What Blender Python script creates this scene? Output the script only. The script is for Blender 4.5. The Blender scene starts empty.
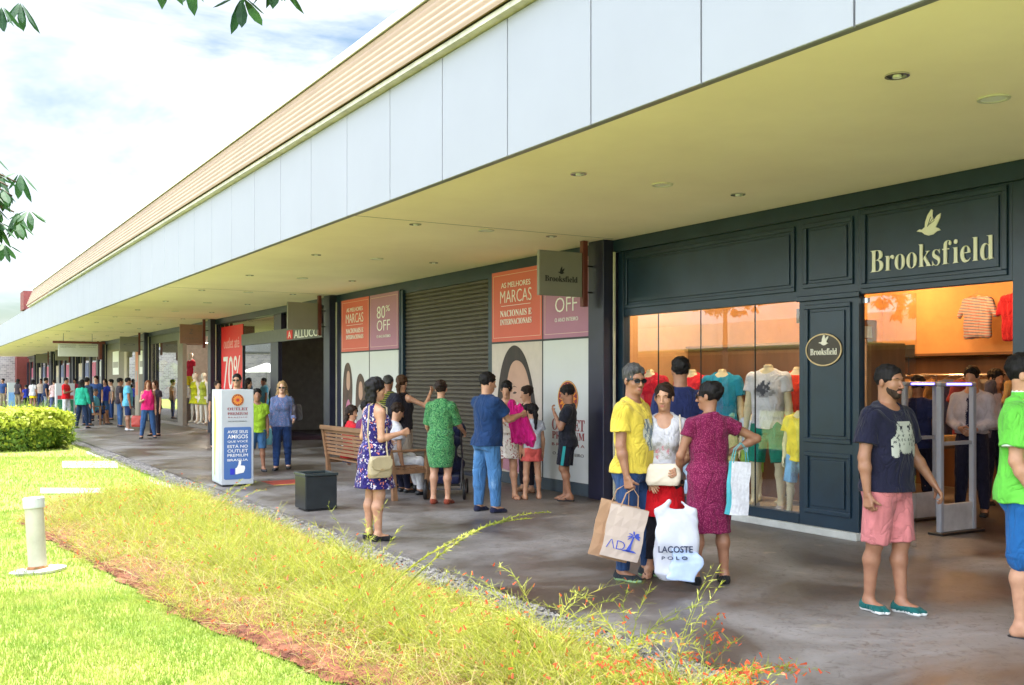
import bpy, bmesh, math, random
import numpy as np
from mathutils import Vector, Matrix
random.seed(7); RNG = np.random.default_rng(11)
SC = bpy.context.scene; COL = SC.collection
R = math.radians
CH = 1.65                      # eye height of the camera
YAW = math.atan2(602, 1000)    # the view is turned this far from the line of the shops
CY, SY = math.cos(YAW), math.sin(YAW)

def cam_to_world(X, Y):        # metres right / ahead of the camera -> world (x towards shops, y along them)
    return (CY * X + SY * Y, -SY * X + CY * Y)
def G(px, py):                 # ground point seen at a pixel of the survey photo
    Y = 1000 * CH / (py - 380.0)
    return cam_to_world((px - 512) / 1000 * Y, Y)
def D(px, Y):                  # point at depth Y seen in column px
    return cam_to_world((px - 512) / 1000 * Y, Y)

# ------------------------------------------------------------------ materials
def newmat(name):
    m = bpy.data.materials.new(name); m.use_nodes = True
    nt = m.node_tree; b = nt.nodes['Principled BSDF']
    return m, nt, b
def N(nt, t, **kw):
    n = nt.nodes.new(t)
    for k, v in kw.items():
        if k in n.inputs.keys(): n.inputs[k].default_value = v
        else: setattr(n, k, v)
    return n
def L(nt, a, b): nt.links.new(a, b)
def c4(c): return (c[0], c[1], c[2], 1.0)
def srgb(r, g, b):
    f = lambda v: (v / 255 / 12.92) if v / 255 <= .04045 else ((v / 255 + .055) / 1.055) ** 2.4
    return (f(r), f(g), f(b))
def ramp(nt, stops, interp='LINEAR'):
    n = nt.nodes.new('ShaderNodeValToRGB'); cr = n.color_ramp; cr.interpolation = interp
    while len(cr.elements) > len(stops): cr.elements.remove(cr.elements[-1])
    while len(cr.elements) < len(stops): cr.elements.new(0.5)
    for e, (p, c) in zip(cr.elements, stops): e.position = p; e.color = c4(c)
    return n
def bumpn(nt, b, src, strength, dist=.01):
    bp = N(nt, 'ShaderNodeBump'); bp.inputs['Strength'].default_value = strength
    bp.inputs['Distance'].default_value = dist
    L(nt, src, bp.inputs['Height']); L(nt, bp.outputs[0], b.inputs['Normal'])
MC = {}
def M(name, col, rough=.6, metal=0, var=.12, scale=6, bump=0, bscale=60, spec=.5, stretch=None, coat=0):
    if name in MC: return MC[name]
    m, nt, b = newmat(name)
    tc = N(nt, 'ShaderNodeTexCoord'); mp = N(nt, 'ShaderNodeMapping')
    if stretch: mp.inputs['Scale'].default_value = stretch
    L(nt, tc.outputs['Object'], mp.inputs['Vector'])
    nz = N(nt, 'ShaderNodeTexNoise', Scale=scale, Detail=5, Roughness=.6); L(nt, mp.outputs[0], nz.inputs['Vector'])
    lo = [max(0, c * (1 - var * 1.6)) for c in col]; hi = [min(1, c * (1 + var * 1.6)) for c in col]
    rp = ramp(nt, [(.25, lo), (.75, hi)]); L(nt, nz.outputs['Fac'], rp.inputs[0]); L(nt, rp.outputs[0], b.inputs['Base Color'])
    b.inputs['Roughness'].default_value = rough; b.inputs['Metallic'].default_value = metal
    b.inputs['Specular IOR Level'].default_value = spec; b.inputs['Coat Weight'].default_value = coat
    if bump:
        n2 = N(nt, 'ShaderNodeTexNoise', Scale=bscale, Detail=4); L(nt, mp.outputs[0], n2.inputs['Vector'])
        bumpn(nt, b, n2.outputs['Fac'], bump)
    MC[name] = m; return m
def flat(name, col, rough=.6, spec=.4):
    return M(name, col, rough, var=.03, scale=3, spec=spec)
def emis(name, col, st):
    m, nt, b = newmat(name); b.inputs['Base Color'].default_value = c4(col)
    b.inputs['Emission Color'].default_value = c4(col); b.inputs['Emission Strength'].default_value = st
    return m
def cloth(name, col, kind='plain', cols=None, sc=1.0):
    key = 'cloth_' + name
    if key in MC: return MC[key]
    m, nt, b = newmat(key)
    tc = N(nt, 'ShaderNodeTexCoord'); O = tc.outputs['Object']
    b.inputs['Roughness'].default_value = .85; b.inputs['Specular IOR Level'].default_value = .2
    b.inputs['Sheen Weight'].default_value = .08
    if kind == 'plain':
        nz = N(nt, 'ShaderNodeTexNoise', Scale=9 * sc, Detail=4); L(nt, O, nz.inputs['Vector'])
        rp = ramp(nt, [(.3, [c * .82 for c in col]), (.7, [min(1, c * 1.12) for c in col])])
        L(nt, nz.outputs['Fac'], rp.inputs[0]); L(nt, rp.outputs[0], b.inputs['Base Color'])
    elif kind == 'speck':
        nz = N(nt, 'ShaderNodeTexVoronoi', Scale=95 * sc); L(nt, O, nz.inputs['Vector'])
        rp = ramp(nt, [(.0, cols[0]), (.3, cols[0]), (.36, col), (1, col)])
        L(nt, nz.outputs['Distance'], rp.inputs[0]); L(nt, rp.outputs[0], b.inputs['Base Color'])
    elif kind == 'denim':
        mp = N(nt, 'ShaderNodeMapping'); mp.inputs['Scale'].default_value = (1, 1, .5); L(nt, O, mp.inputs['Vector'])
        nz = N(nt, 'ShaderNodeTexNoise', Scale=5 * sc, Detail=6, Roughness=.65); L(nt, mp.outputs[0], nz.inputs['Vector'])
        rp = ramp(nt, [(.3, [c * .7 for c in col]), (.55, col), (.72, cols[0] if cols else [min(1, c * 1.8) for c in col])])
        L(nt, nz.outputs['Fac'], rp.inputs[0]); L(nt, rp.outputs[0], b.inputs['Base Color'])
    elif kind == 'floral':
        n1 = N(nt, 'ShaderNodeTexNoise', Scale=14 * sc, Detail=2); L(nt, O, n1.inputs['Vector'])
        mx = N(nt, 'ShaderNodeMixRGB'); mx.blend_type = 'LINEAR_LIGHT'; mx.inputs[0].default_value = .06
        L(nt, O, mx.inputs[1]); L(nt, n1.outputs['Color'], mx.inputs[2])
        v = N(nt, 'ShaderNodeTexVoronoi', Scale=22 * sc); L(nt, mx.outputs[0], v.inputs['Vector'])
        r1 = ramp(nt, [(0, (1, 1, 1)), (.36, (1, 1, 1)), (.42, (0, 0, 0))]); L(nt, v.outputs['Distance'], r1.inputs[0])
        sep = N(nt, 'ShaderNodeSeparateColor'); L(nt, v.outputs['Color'], sep.inputs[0])
        st = [(i / len(cols), c) for i, c in enumerate(cols)]
        r2 = ramp(nt, st, 'CONSTANT'); L(nt, sep.outputs[0], r2.inputs[0])
        m2 = N(nt, 'ShaderNodeMixRGB'); L(nt, r1.outputs[0], m2.inputs[0]); m2.inputs[1].default_value = c4(col)
        L(nt, r2.outputs[0], m2.inputs[2]); L(nt, m2.outputs[0], b.inputs['Base Color'])
    elif kind == 'stripe':
        sp = N(nt, 'ShaderNodeSeparateXYZ'); L(nt, O, sp.inputs[0])
        mt = N(nt, 'ShaderNodeMath', operation='MULTIPLY'); L(nt, sp.outputs[2], mt.inputs[0]); mt.inputs[1].default_value = 22 * sc
        fr = N(nt, 'ShaderNodeMath', operation='FRACT'); L(nt, mt.outputs[0], fr.inputs[0])
        st = [(i / (len(cols) + 1), c) for i, c in enumerate([col] + list(cols))]
        rp = ramp(nt, st, 'CONSTANT'); L(nt, fr.outputs[0], rp.inputs[0]); L(nt, rp.outputs[0], b.inputs['Base Color'])
    elif kind == 'leafy':
        n1 = N(nt, 'ShaderNodeTexNoise', Scale=26 * sc, Detail=3, Distortion=1.6); L(nt, O, n1.inputs['Vector'])
        rp = ramp(nt, [(.36, col), (.44, cols[0]), (.5, col), (.58, cols[1]), (.66, cols[0])]); L(nt, n1.outputs['Fac'], rp.inputs[0])
        L(nt, rp.outputs[0], b.inputs['Base Color'])
    nm = N(nt, 'ShaderNodeMapping'); nm.inputs['Scale'].default_value = (1, 1, .55); nm.inputs['Rotation'].default_value = (.3, .5, 0); L(nt, O, nm.inputs['Vector'])
    nb = N(nt, 'ShaderNodeTexNoise', Scale=8, Detail=3, Distortion=.8); L(nt, nm.outputs[0], nb.inputs['Vector'])
    s1 = N(nt, 'ShaderNodeMath', operation='SUBTRACT'); L(nt, nb.outputs['Fac'], s1.inputs[0]); s1.inputs[1].default_value = .5
    s2 = N(nt, 'ShaderNodeMath', operation='ABSOLUTE'); L(nt, s1.outputs[0], s2.inputs[0]); s3 = N(nt, 'ShaderNodeMath', operation='POWER'); L(nt, s2.outputs[0], s3.inputs[0]); s3.inputs[1].default_value = .6
    bumpn(nt, b, s3.outputs[0], .85, .035)
    MC[key] = m; return m
def skin(name, col):
    key = 'skin_' + name
    if key in MC: return MC[key]
    m, nt, b = newmat(key)
    tc = N(nt, 'ShaderNodeTexCoord')
    nz = N(nt, 'ShaderNodeTexNoise', Scale=18, Detail=5); L(nt, tc.outputs['Object'], nz.inputs['Vector'])
    rp = ramp(nt, [(.3, (col[0] * .88, col[1] * .8, col[2] * .78)), (.7, (min(1, col[0] * 1.1), col[1] * 1.1, col[2] * 1.08))])
    L(nt, nz.outputs['Fac'], rp.inputs[0]); L(nt, rp.outputs[0], b.inputs['Base Color'])
    b.inputs['Roughness'].default_value = .5
    b.inputs['Subsurface Weight'].default_value = .08; b.inputs['Subsurface Radius'].default_value = (.02, .008, .004)
    b.inputs['Subsurface Scale'].default_value = .5
    n2 = N(nt, 'ShaderNodeTexNoise', Scale=160, Detail=2); L(nt, tc.outputs['Object'], n2.inputs['Vector'])
    bumpn(nt, b, n2.outputs['Fac'], .12, .003)
    MC[key] = m; return m
def hairmat(name, col):
    key = 'hair_' + name
    if key in MC: return MC[key]
    m, nt, b = newmat(key)
    tc = N(nt, 'ShaderNodeTexCoord'); mp = N(nt, 'ShaderNodeMapping'); mp.inputs['Scale'].default_value = (1, 1, .12)
    L(nt, tc.outputs['Object'], mp.inputs['Vector'])
    nz = N(nt, 'ShaderNodeTexNoise', Scale=110, Detail=4); L(nt, mp.outputs[0], nz.inputs['Vector'])
    rp = ramp(nt, [(.35, [c * .45 for c in col]), (.7, [min(1, c * 1.9) for c in col])])
    L(nt, nz.outputs['Fac'], rp.inputs[0]); L(nt, rp.outputs[0], b.inputs['Base Color'])
    b.inputs['Roughness'].default_value = .6; b.inputs['Specular IOR Level'].default_value = .22; bumpn(nt, b, nz.outputs['Fac'], .7, .006)
    MC[key] = m; return m
def glass(name='shop_glass', tint=(1, 1, 1), refl=1.0):
    if name in MC: return MC[name]
    m = bpy.data.materials.new(name); m.use_nodes = True; nt = m.node_tree; nt.nodes.clear()
    out = N(nt, 'ShaderNodeOutputMaterial'); mx = N(nt, 'ShaderNodeMixShader')
    tr = N(nt, 'ShaderNodeBsdfTransparent'); tr.inputs[0].default_value = c4(tint)
    gl = N(nt, 'ShaderNodeBsdfGlossy'); gl.inputs['Roughness'].default_value = 0.0
    fz = N(nt, 'ShaderNodeFresnel'); fz.inputs[0].default_value = 1.45
    mu = N(nt, 'ShaderNodeMath', operation='MULTIPLY'); mu.inputs[1].default_value = refl; mu.use_clamp = True
    L(nt, fz.outputs[0], mu.inputs[0]); gm = N(nt, 'ShaderNodeNewGeometry'); iv = N(nt, 'ShaderNodeMath', operation='SUBTRACT'); iv.inputs[0].default_value = 1; L(nt, gm.outputs['Backfacing'], iv.inputs[1]); m2 = N(nt, 'ShaderNodeMath', operation='MULTIPLY'); L(nt, mu.outputs[0], m2.inputs[0]); L(nt, iv.outputs[0], m2.inputs[1]); L(nt, m2.outputs[0], mx.inputs[0]); L(nt, tr.outputs[0], mx.inputs[1]); L(nt, gl.outputs[0], mx.inputs[2])
    L(nt, mx.outputs[0], out.inputs[0]); MC[name] = m; return m

# ------------------------------------------------------------------ mesh helpers
class Fr:                       # a local frame: a along x, b up, c out of the face
    def __init__(s, o, x, u=(0, 0, 1)):
        s.o = Vector(o); s.x = Vector(x).normalized(); s.u = Vector(u).normalized(); s.n = s.x.cross(s.u)
    def p(s, a, b, c=0): return s.o + s.x * a + s.u * b + s.n * c
W = Fr((0, 0, 0), (1, 0, 0), (0, 1, 0))     # plain world axes: a=x b=y c=z
class MB:
    def __init__(s): s.v = []; s.f = []; s.m = []; s.mi = 0
    def add(s, vs, fs):
        b = len(s.v); s.v += [tuple(v) for v in vs]
        for f in fs: s.f.append([b + i for i in f]); s.m.append(s.mi)
    def box(s, a0, a1, b0, b1, c0, c1, fr=W):
        if a0 > a1: a0, a1 = a1, a0
        if b0 > b1: b0, b1 = b1, b0
        if c0 > c1: c0, c1 = c1, c0
        P = [fr.p(a, b, c) for a in (a0, a1) for b in (b0, b1) for c in (c0, c1)]
        s.add(P, [(0, 1, 3, 2), (4, 6, 7, 5), (0, 4, 5, 1), (2, 3, 7, 6), (0, 2, 6, 4), (1, 5, 7, 3)]); return s
    def prism(s, pts, c0, c1, fr=W):
        n = len(pts); area = sum(pts[i][0] * pts[(i + 1) % n][1] - pts[(i + 1) % n][0] * pts[i][1] for i in range(n))
        if area < 0: pts = pts[::-1]
        P = [fr.p(a, b, c0) for a, b in pts] + [fr.p(a, b, c1) for a, b in pts]
        s.add(P, [list(range(n))[::-1], list(range(n, 2 * n))] + [(i, (i + 1) % n, n + (i + 1) % n, n + i) for i in range(n)]); return s
    def disc(s, a, b, ra, rb, c0, c1, fr=W, n=28):
        return s.prism([(a + ra * math.cos(t * 2 * math.pi / n), b + rb * math.sin(t * 2 * math.pi / n)) for t in range(n)], c0, c1, fr)
    def ring(s, a, b, ra, rb, w, c0, c1, fr=W, n=28):
        for t in range(n):
            q = [(a + (ra - k) * math.cos(tt * 2 * math.pi / n), b + (rb - k) * math.sin(tt * 2 * math.pi / n)) for k, tt in ((0, t), (0, t + 1), (w, t + 1), (w, t))]
            s.prism(q, c0, c1, fr)
        return s
    def tube(s, path, r, n=8, cap=True):
        path = [Vector(p) for p in path]; rs = r if isinstance(r, (list, tuple)) else [r] * len(path)
        rings = []
        d0 = (path[1] - path[0]).normalized(); a = d0.orthogonal().normalized()
        for i, p in enumerate(path):
            d = (path[min(i + 1, len(path) - 1)] - path[max(i - 1, 0)]).normalized()
            a = (a - d * a.dot(d)).normalized(); b = d.cross(a)
            rings.append([p + (a * math.cos(t * 2 * math.pi / n) + b * math.sin(t * 2 * math.pi / n)) * rs[i] for t in range(n)])
        vs = [q for rg in rings for q in rg]; fs = []
        for i in range(len(path) - 1):
            for t in range(n):
                fs.append((i * n + t, i * n + (t + 1) % n, (i + 1) * n + (t + 1) % n, (i + 1) * n + t))
        if cap: fs.append(list(range(n))[::-1]); fs.append([(len(path) - 1) * n + t for t in range(n)])
        s.add(vs, fs); return s
    def lathe(s, prof, o=(0, 0, 0), n=20, cap=True):
        o = Vector(o); vs = []; fs = []
        for r, z in prof:
            for t in range(n): vs.append(o + Vector((r * math.cos(t * 2 * math.pi / n), r * math.sin(t * 2 * math.pi / n), z)))
        for i in range(len(prof) - 1):
            for t in range(n): fs.append((i * n + t, i * n + (t + 1) % n, (i + 1) * n + (t + 1) % n, (i + 1) * n + t))
        if cap: fs.append(list(range(n))[::-1]); fs.append([(len(prof) - 1) * n + t for t in range(n)])
        s.add(vs, fs); return s
def mesh_np(name, V, F, mats, mi=None, smooth=False):
    """V (n,3), F list of arrays sharing one vertex count each, or one (m,k) array"""
    me = bpy.data.meshes.new(name); V = np.asarray(V, np.float32)
    Fs = F if isinstance(F, list) else [F]
    Fs = [np.asarray(f, np.int32) for f in Fs if len(f)]
    me.vertices.add(len(V)); me.vertices.foreach_set('co', V.ravel())
    nl = sum(f.size for f in Fs); npol = sum(len(f) for f in Fs)
    me.loops.add(nl); me.loops.foreach_set('vertex_index', np.concatenate([f.ravel() for f in Fs]))
    me.polygons.add(npol)
    tot = np.concatenate([np.full(len(f), f.shape[1], np.int32) for f in Fs])
    me.polygons.foreach_set('loop_start', np.concatenate([[0], np.cumsum(tot)[:-1]]).astype(np.int32))
    if mi is not None: me.polygons.foreach_set('material_index', np.asarray(mi, np.int32))
    me.polygons.foreach_set('use_smooth', np.full(npol, smooth))
    for m in mats: me.materials.append(m)
    me.update(calc_edges=True); me.validate(); return me
def link(name, me, parent=None, loc=(0, 0, 0)):
    o = bpy.data.objects.new(name, me); COL.objects.link(o); o.location = loc
    if parent is not None: o.parent = parent
    return o
def part(name, mb, mats, parent=None, bevel=0, smooth=False, rel=True, seg=1):
    """link a builder as ONE mesh; vertices were given in world axes, rel moves them to the parent's base"""
    if not isinstance(mats, (list, tuple)): mats = [mats]
    me = bpy.data.meshes.new(name)
    off = Vector(parent['_b']) if (rel and parent is not None and '_b' in parent.keys()) else Vector((0, 0, 0))
    me.from_pydata([(v[0] - off.x, v[1] - off.y, v[2] - off.z) for v in mb.v], [], mb.f)
    for m in mats: me.materials.append(m)
    me.polygons.foreach_set('material_index', mb.m)
    if smooth: me.shade_smooth()
    me.update(); o = link(name, me, parent)
    if bevel:
        md = o.modifiers.new('bevel', 'BEVEL'); md.width = bevel; md.segments = seg; md.limit_method = 'ANGLE'; md.angle_limit = R(40)
    return o
def thing(name, label, cat, loc=(0, 0, 0), rotz=0, group=None):
    o = bpy.data.objects.new(name, None); COL.objects.link(o); o.location = loc; o.rotation_euler = (0, 0, rotz)
    o['label'] = label; o['category'] = cat
    if group: o['group'] = group
    if rotz == 0: o['_b'] = tuple(loc)
    o.empty_display_size = .1
    return o
def tag(o, label=None, cat=None, group=None, kind=None):
    if label: o['label'] = label
    if cat: o['category'] = cat
    if group: o['group'] = group
    if kind: o['kind'] = kind
    return o
def dup(root, loc=None, rotz=None, label=None, scale=None):
    r = root.copy(); COL.objects.link(r)
    if loc is not None: r.location = loc
    if rotz is not None: r.rotation_euler = (0, 0, rotz)
    if scale: r.scale = (scale,) * 3
    if label: r['label'] = label
    for ch in list(root.children):
        c = ch.copy(); COL.objects.link(c); c.parent = r
        for g in list(ch.children):
            d = g.copy(); COL.objects.link(d); d.parent = c
    return r
BOLD0 = 0x1D400
def serif(t):
    out = ''
    for ch in t:
        if 'A' <= ch <= 'Z': out += chr(0x1D400 + ord(ch) - 65)
        elif 'a' <= ch <= 'z': out += chr(0x1D41A + ord(ch) - 97)
        elif '0' <= ch <= '9': out += chr(0x1D7CE + ord(ch) - 48)
        else: out += ch
    return out
def lettering(text, fr, a0, a1, b0, b1, mat, parent, depth=.004, c=.002, name='lettering', thin=0, shear=0):
    """writing fitted into the rectangle a0..a1, b0..b1 of a frame"""
    cu = bpy.data.curves.new('t', 'FONT'); cu.body = text; cu.size = 1; cu.extrude = 0.5; cu.resolution_u = 3; cu.offset = thin
    if shear: cu.shear = shear
    ob = bpy.data.objects.new('t', cu); COL.objects.link(ob)
    dg = bpy.context.evaluated_depsgraph_get(); me = bpy.data.meshes.new_from_object(ob.evaluated_get(dg))
    bpy.data.objects.remove(ob); bpy.data.curves.remove(cu)
    co = np.empty(len(me.vertices) * 3, np.float32); me.vertices.foreach_get('co', co); co = co.reshape(-1, 3)
    if len(co) == 0: return None
    lo, hi = co.min(0), co.max(0)
    u = (co[:, 0] - lo[0]) / (hi[0] - lo[0]) * (a1 - a0) + a0; v = (co[:, 1] - lo[1]) / (hi[1] - lo[1]) * (b1 - b0) + b0
    w = c + (co[:, 2] + .5) * depth
    off = np.array(parent['_b'] if '_b' in parent.keys() else (0, 0, 0))
    P = np.array(fr.o) + np.outer(u, fr.x) + np.outer(v, fr.u) + np.outer(w, fr.n) - off
    me.vertices.foreach_set('co', P.astype(np.float32).ravel()); me.materials.clear(); me.materials.append(mat)
    me.polygons.foreach_set('material_index', [0] * len(me.polygons)); me.update(); me.name = name
    return link(name, me, parent)

# ------------------------------------------------------------------ implicit surfaces (for people, clothes, cushions)
def v3(a): return np.array(a, np.float32)
class SDF:
    def __init__(s): s.ops = []
    def _p(s, mode, fn, lo, hi, k): s.ops.append((mode, fn, v3(lo), v3(hi), k)); return s
    def cap(s, a, b, ra, rb=None, k=.02, mode='u', flatend=False):
        a, b = v3(a), v3(b); rb = ra if rb is None else rb; ab = b - a; L2 = float(ab @ ab) + 1e-9; ln = math.sqrt(L2)
        def fn(x, y, z):
            t = ((x - a[0]) * ab[0] + (y - a[1]) * ab[1] + (z - a[2]) * ab[2]) / L2; tc = np.clip(t, 0, 1)
            d = np.sqrt((x - a[0] - tc * ab[0]) ** 2 + (y - a[1] - tc * ab[1]) ** 2 + (z - a[2] - tc * ab[2]) ** 2) - (ra + (rb - ra) * tc)
            if flatend: d = np.maximum(d, (t - 1) * ln)
            return d
        r = max(ra, rb); return s._p(mode, fn, np.minimum(a, b) - r, np.maximum(a, b) + r, k)
    def ell(s, c, r, k=.02, mode='u', rot=None):
        c, r = v3(c), v3(r)
        def fn(x, y, z):
            dx, dy, dz = x - c[0], y - c[1], z - c[2]
            if rot is not None:
                dx, dy, dz = (rot[0][0] * dx + rot[1][0] * dy + rot[2][0] * dz, rot[0][1] * dx + rot[1][1] * dy + rot[2][1] * dz, rot[0][2] * dx + rot[1][2] * dy + rot[2][2] * dz)
            q = np.sqrt((dx / r[0]) ** 2 + (dy / r[1]) ** 2 + (dz / r[2]) ** 2)
            return (q - 1) * float(min(r)) if min(r) * 2.2 > max(r) else (q - 1) * float((min(r) + sorted(r)[1]) / 2)
        R_ = float(max(r)) if rot is not None else r
        return s._p(mode, fn, c - R_, c + R_, k)
    def loft(s, sec, k=.02, mode='u', pw=2.0, wav=None):
        sec = sorted(sec); A = np.array(sec, np.float32)
        def fn(x, y, z):
            zz = z.ravel(); g = lambda i: np.interp(zz, A[:, 0], A[:, i]).astype(np.float32).reshape(z.shape)
            cx, cy, rx, ry = g(1), g(2), g(3), g(4)
            dx, dy = (x - cx), (y - cy)
            q = (np.abs(dx / rx) ** pw + np.abs(dy / ry) ** pw) ** (1 / pw)
            if wav:
                n_, amp, zt = wav; th = np.arctan2(dy, dx)
                q = q - amp * np.clip((zt - z) / (zt - A[0, 0]), 0, 1) * (np.sin(th * n_ + 1) + .4 * np.sin(th * (n_ * 2 + 1)))
            d = (q - 1) * np.minimum(rx, ry)
            return np.maximum(d, np.maximum(A[0, 0] - z, z - A[-1, 0]))
        m = max(A[:, 3].max(), A[:, 4].max()) * 1.15
        lo = (A[:, 1].min() - m, A[:, 2].min() - m, A[0, 0]); hi = (A[:, 1].max() + m, A[:, 2].max() + m, A[-1, 0])
        return s._p(mode, fn, lo, hi, k)
    def half(s, fn): s.ops.append(('h', fn, None, None, 0)); return s       # keep fn<0
    def noise(s, amp, fr, seed=0):
        r = np.random.default_rng(seed); K = r.normal(0, fr, (5, 3)); K[:, 2] *= .6; ph = r.uniform(0, 6, 5)
        def fn(x, y, z):
            t = [np.sin(K[i, 0] * x + K[i, 1] * y + K[i, 2] * z + ph[i]) for i in range(5)]
            return amp * (t[0] + t[1] + t[2]) / 2 + amp * 1.5 * (np.abs(np.sin(.55 * (K[3, 0] * x + K[3, 1] * y + K[3, 2] * z) + ph[3] + .9 * t[0])) - .6) * (.5 + .5 * t[4])
        s.ops.append(('n', fn, None, None, 0)); return s
    def polys(s, h):
        ad = [o for o in s.ops if o[0] == 'u']
        lo = np.min([o[2] for o in ad], 0) - 3 * h; hi = np.max([o[3] for o in ad], 0) + 3 * h
        n = np.ceil((hi - lo) / h).astype(int) + 1
        ax = [(lo[i] + np.arange(n[i]) * h).astype(np.float32) for i in range(3)]
        v = np.full(n, .5, np.float32)
        for mode, fn, a, b, k in s.ops:
            if mode in 'hn':
                d = fn(ax[0][:, None, None], ax[1][None, :, None], ax[2][None, None, :])
                v = np.maximum(v, d) if mode == 'h' else v + d
                continue
            pad = k + 2.5 * h
            i0 = np.clip(((a - pad - lo) / h).astype(int), 0, n); i1 = np.clip(((b + pad - lo) / h).astype(int) + 2, 0, n)
            if (i1 <= i0).any(): continue
            sl = tuple(slice(i0[i], i1[i]) for i in range(3))
            d = fn(ax[0][sl[0]][:, None, None], ax[1][sl[1]][None, :, None], ax[2][sl[2]][None, None, :])
            c = v[sl]
            if mode == 'u':
                if k > 0: hh = np.maximum(k - np.abs(c - d), 0) / k; v[sl] = np.minimum(c, d) - hh * hh * k * .25
                else: v[sl] = np.minimum(c, d)
            else:
                d = -d
                if k > 0: hh = np.maximum(k - np.abs(c - d), 0) / k; v[sl] = np.maximum(c, d) + hh * hh * k * .25
                else: v[sl] = np.maximum(c, d)
        v[0] = v[-1] = .5; v[:, 0] = v[:, -1] = .5; v[:, :, 0] = v[:, :, -1] = .5
        return surfnet(v.astype(np.float32), lo, h)
def surfnet(v, lo, h):
    s = v < 0; nx, ny, nz = v.shape
    cs = [(i, j, k) for i in (0, 1) for j in (0, 1) for k in (0, 1)]
    cnt = sum(s[i:nx - 1 + i, j:ny - 1 + j, k:nz - 1 + k].astype(np.int8) for i, j, k in cs)
    act = (cnt > 0) & (cnt < 8); I, J, K = np.nonzero(act)
    idx = np.full(act.shape, -1, np.int32); idx[I, J, K] = np.arange(len(I))
    P = np.zeros((len(I), 3), np.float32); C = np.zeros(len(I), np.float32)
    for a in cs:
        for ax in range(3):
            if a[ax]: continue
            b = list(a); b[ax] = 1
            va = v[I + a[0], J + a[1], K + a[2]]; vb = v[I + b[0], J + b[1], K + b[2]]
            mk = (va < 0) != (vb < 0); t = np.where(mk, va / (va - vb + 1e-12), 0)
            for d in range(3):
                P[:, d] += mk * (a[d] + (t if d == ax else 0))
            C += mk
    P = P / np.maximum(C, 1)[:, None] + np.stack([I, J, K], 1); P = P * h + lo
    Q = []
    for ax in range(3):
        sa = [slice(0, nx), slice(0, ny), slice(0, nz)]; sb = list(sa)
        sa[ax] = slice(0, v.shape[ax] - 1); sb[ax] = slice(1, v.shape[ax])
        A, B = s[tuple(sa)], s[tuple(sb)]
        E = np.stack(np.nonzero(A != B), 1)
        o1, o2 = [(1, 2), (2, 0), (0, 1)][ax]
        E = E[(E[:, o1] > 0) & (E[:, o2] > 0)]
        def cell(d1, d2):
            e = E.copy(); e[:, o1] -= d1; e[:, o2] -= d2; return idx[e[:, 0], e[:, 1], e[:, 2]]
        q = np.stack([cell(1, 1), cell(0, 1), cell(0, 0), cell(1, 0)], 1)
        ins = s[E[:, 0], E[:, 1], E[:, 2]]
        q[~ins] = q[~ins][:, ::-1]; Q.append(q)
    Q = np.concatenate(Q); Q = Q[(Q >= 0).all(1)]
    return P, Q
# ------------------------------------------------------------------ people
SK = {'tan': skin('tan', (.46, .25, .155)), 'brown': skin('brown', (.30, .145, .085)), 'dark': skin('dark', (.2, .095, .055)),
      'fair': skin('fair', (.6, .36, .25)), 'doll': M('mannequin_cream', (.62, .56, .36), .45, var=.03), 'dollw': M('mannequin_pale', (.7, .66, .58), .4, var=.03)}
HR = {'black': hairmat('black', (.006, .0045, .005)), 'dbrown': hairmat('dark_brown', (.018, .009, .006)), 'brown': hairmat('brown', (.05, .024, .012)),
      'auburn': hairmat('auburn', (.16, .06, .025)), 'grey': hairmat('grey', (.05, .048, .048)), 'blond': hairmat('blond', (.3, .19, .09))}
LIP = M('lips', (.4, .14, .11), .45, var=.05); EYEW = flat('eye_white', (.42, .38, .34), .3); EYEB = flat('iris_dark', (.02, .01, .006), .15)
def unit(a): a = np.array(a, float); return a / np.linalg.norm(a)
def rotz(v, a): c, s_ = math.cos(a), math.sin(a); return np.array([c * v[0] - s_ * v[1], s_ * v[0] + c * v[1], v[2]])

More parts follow.
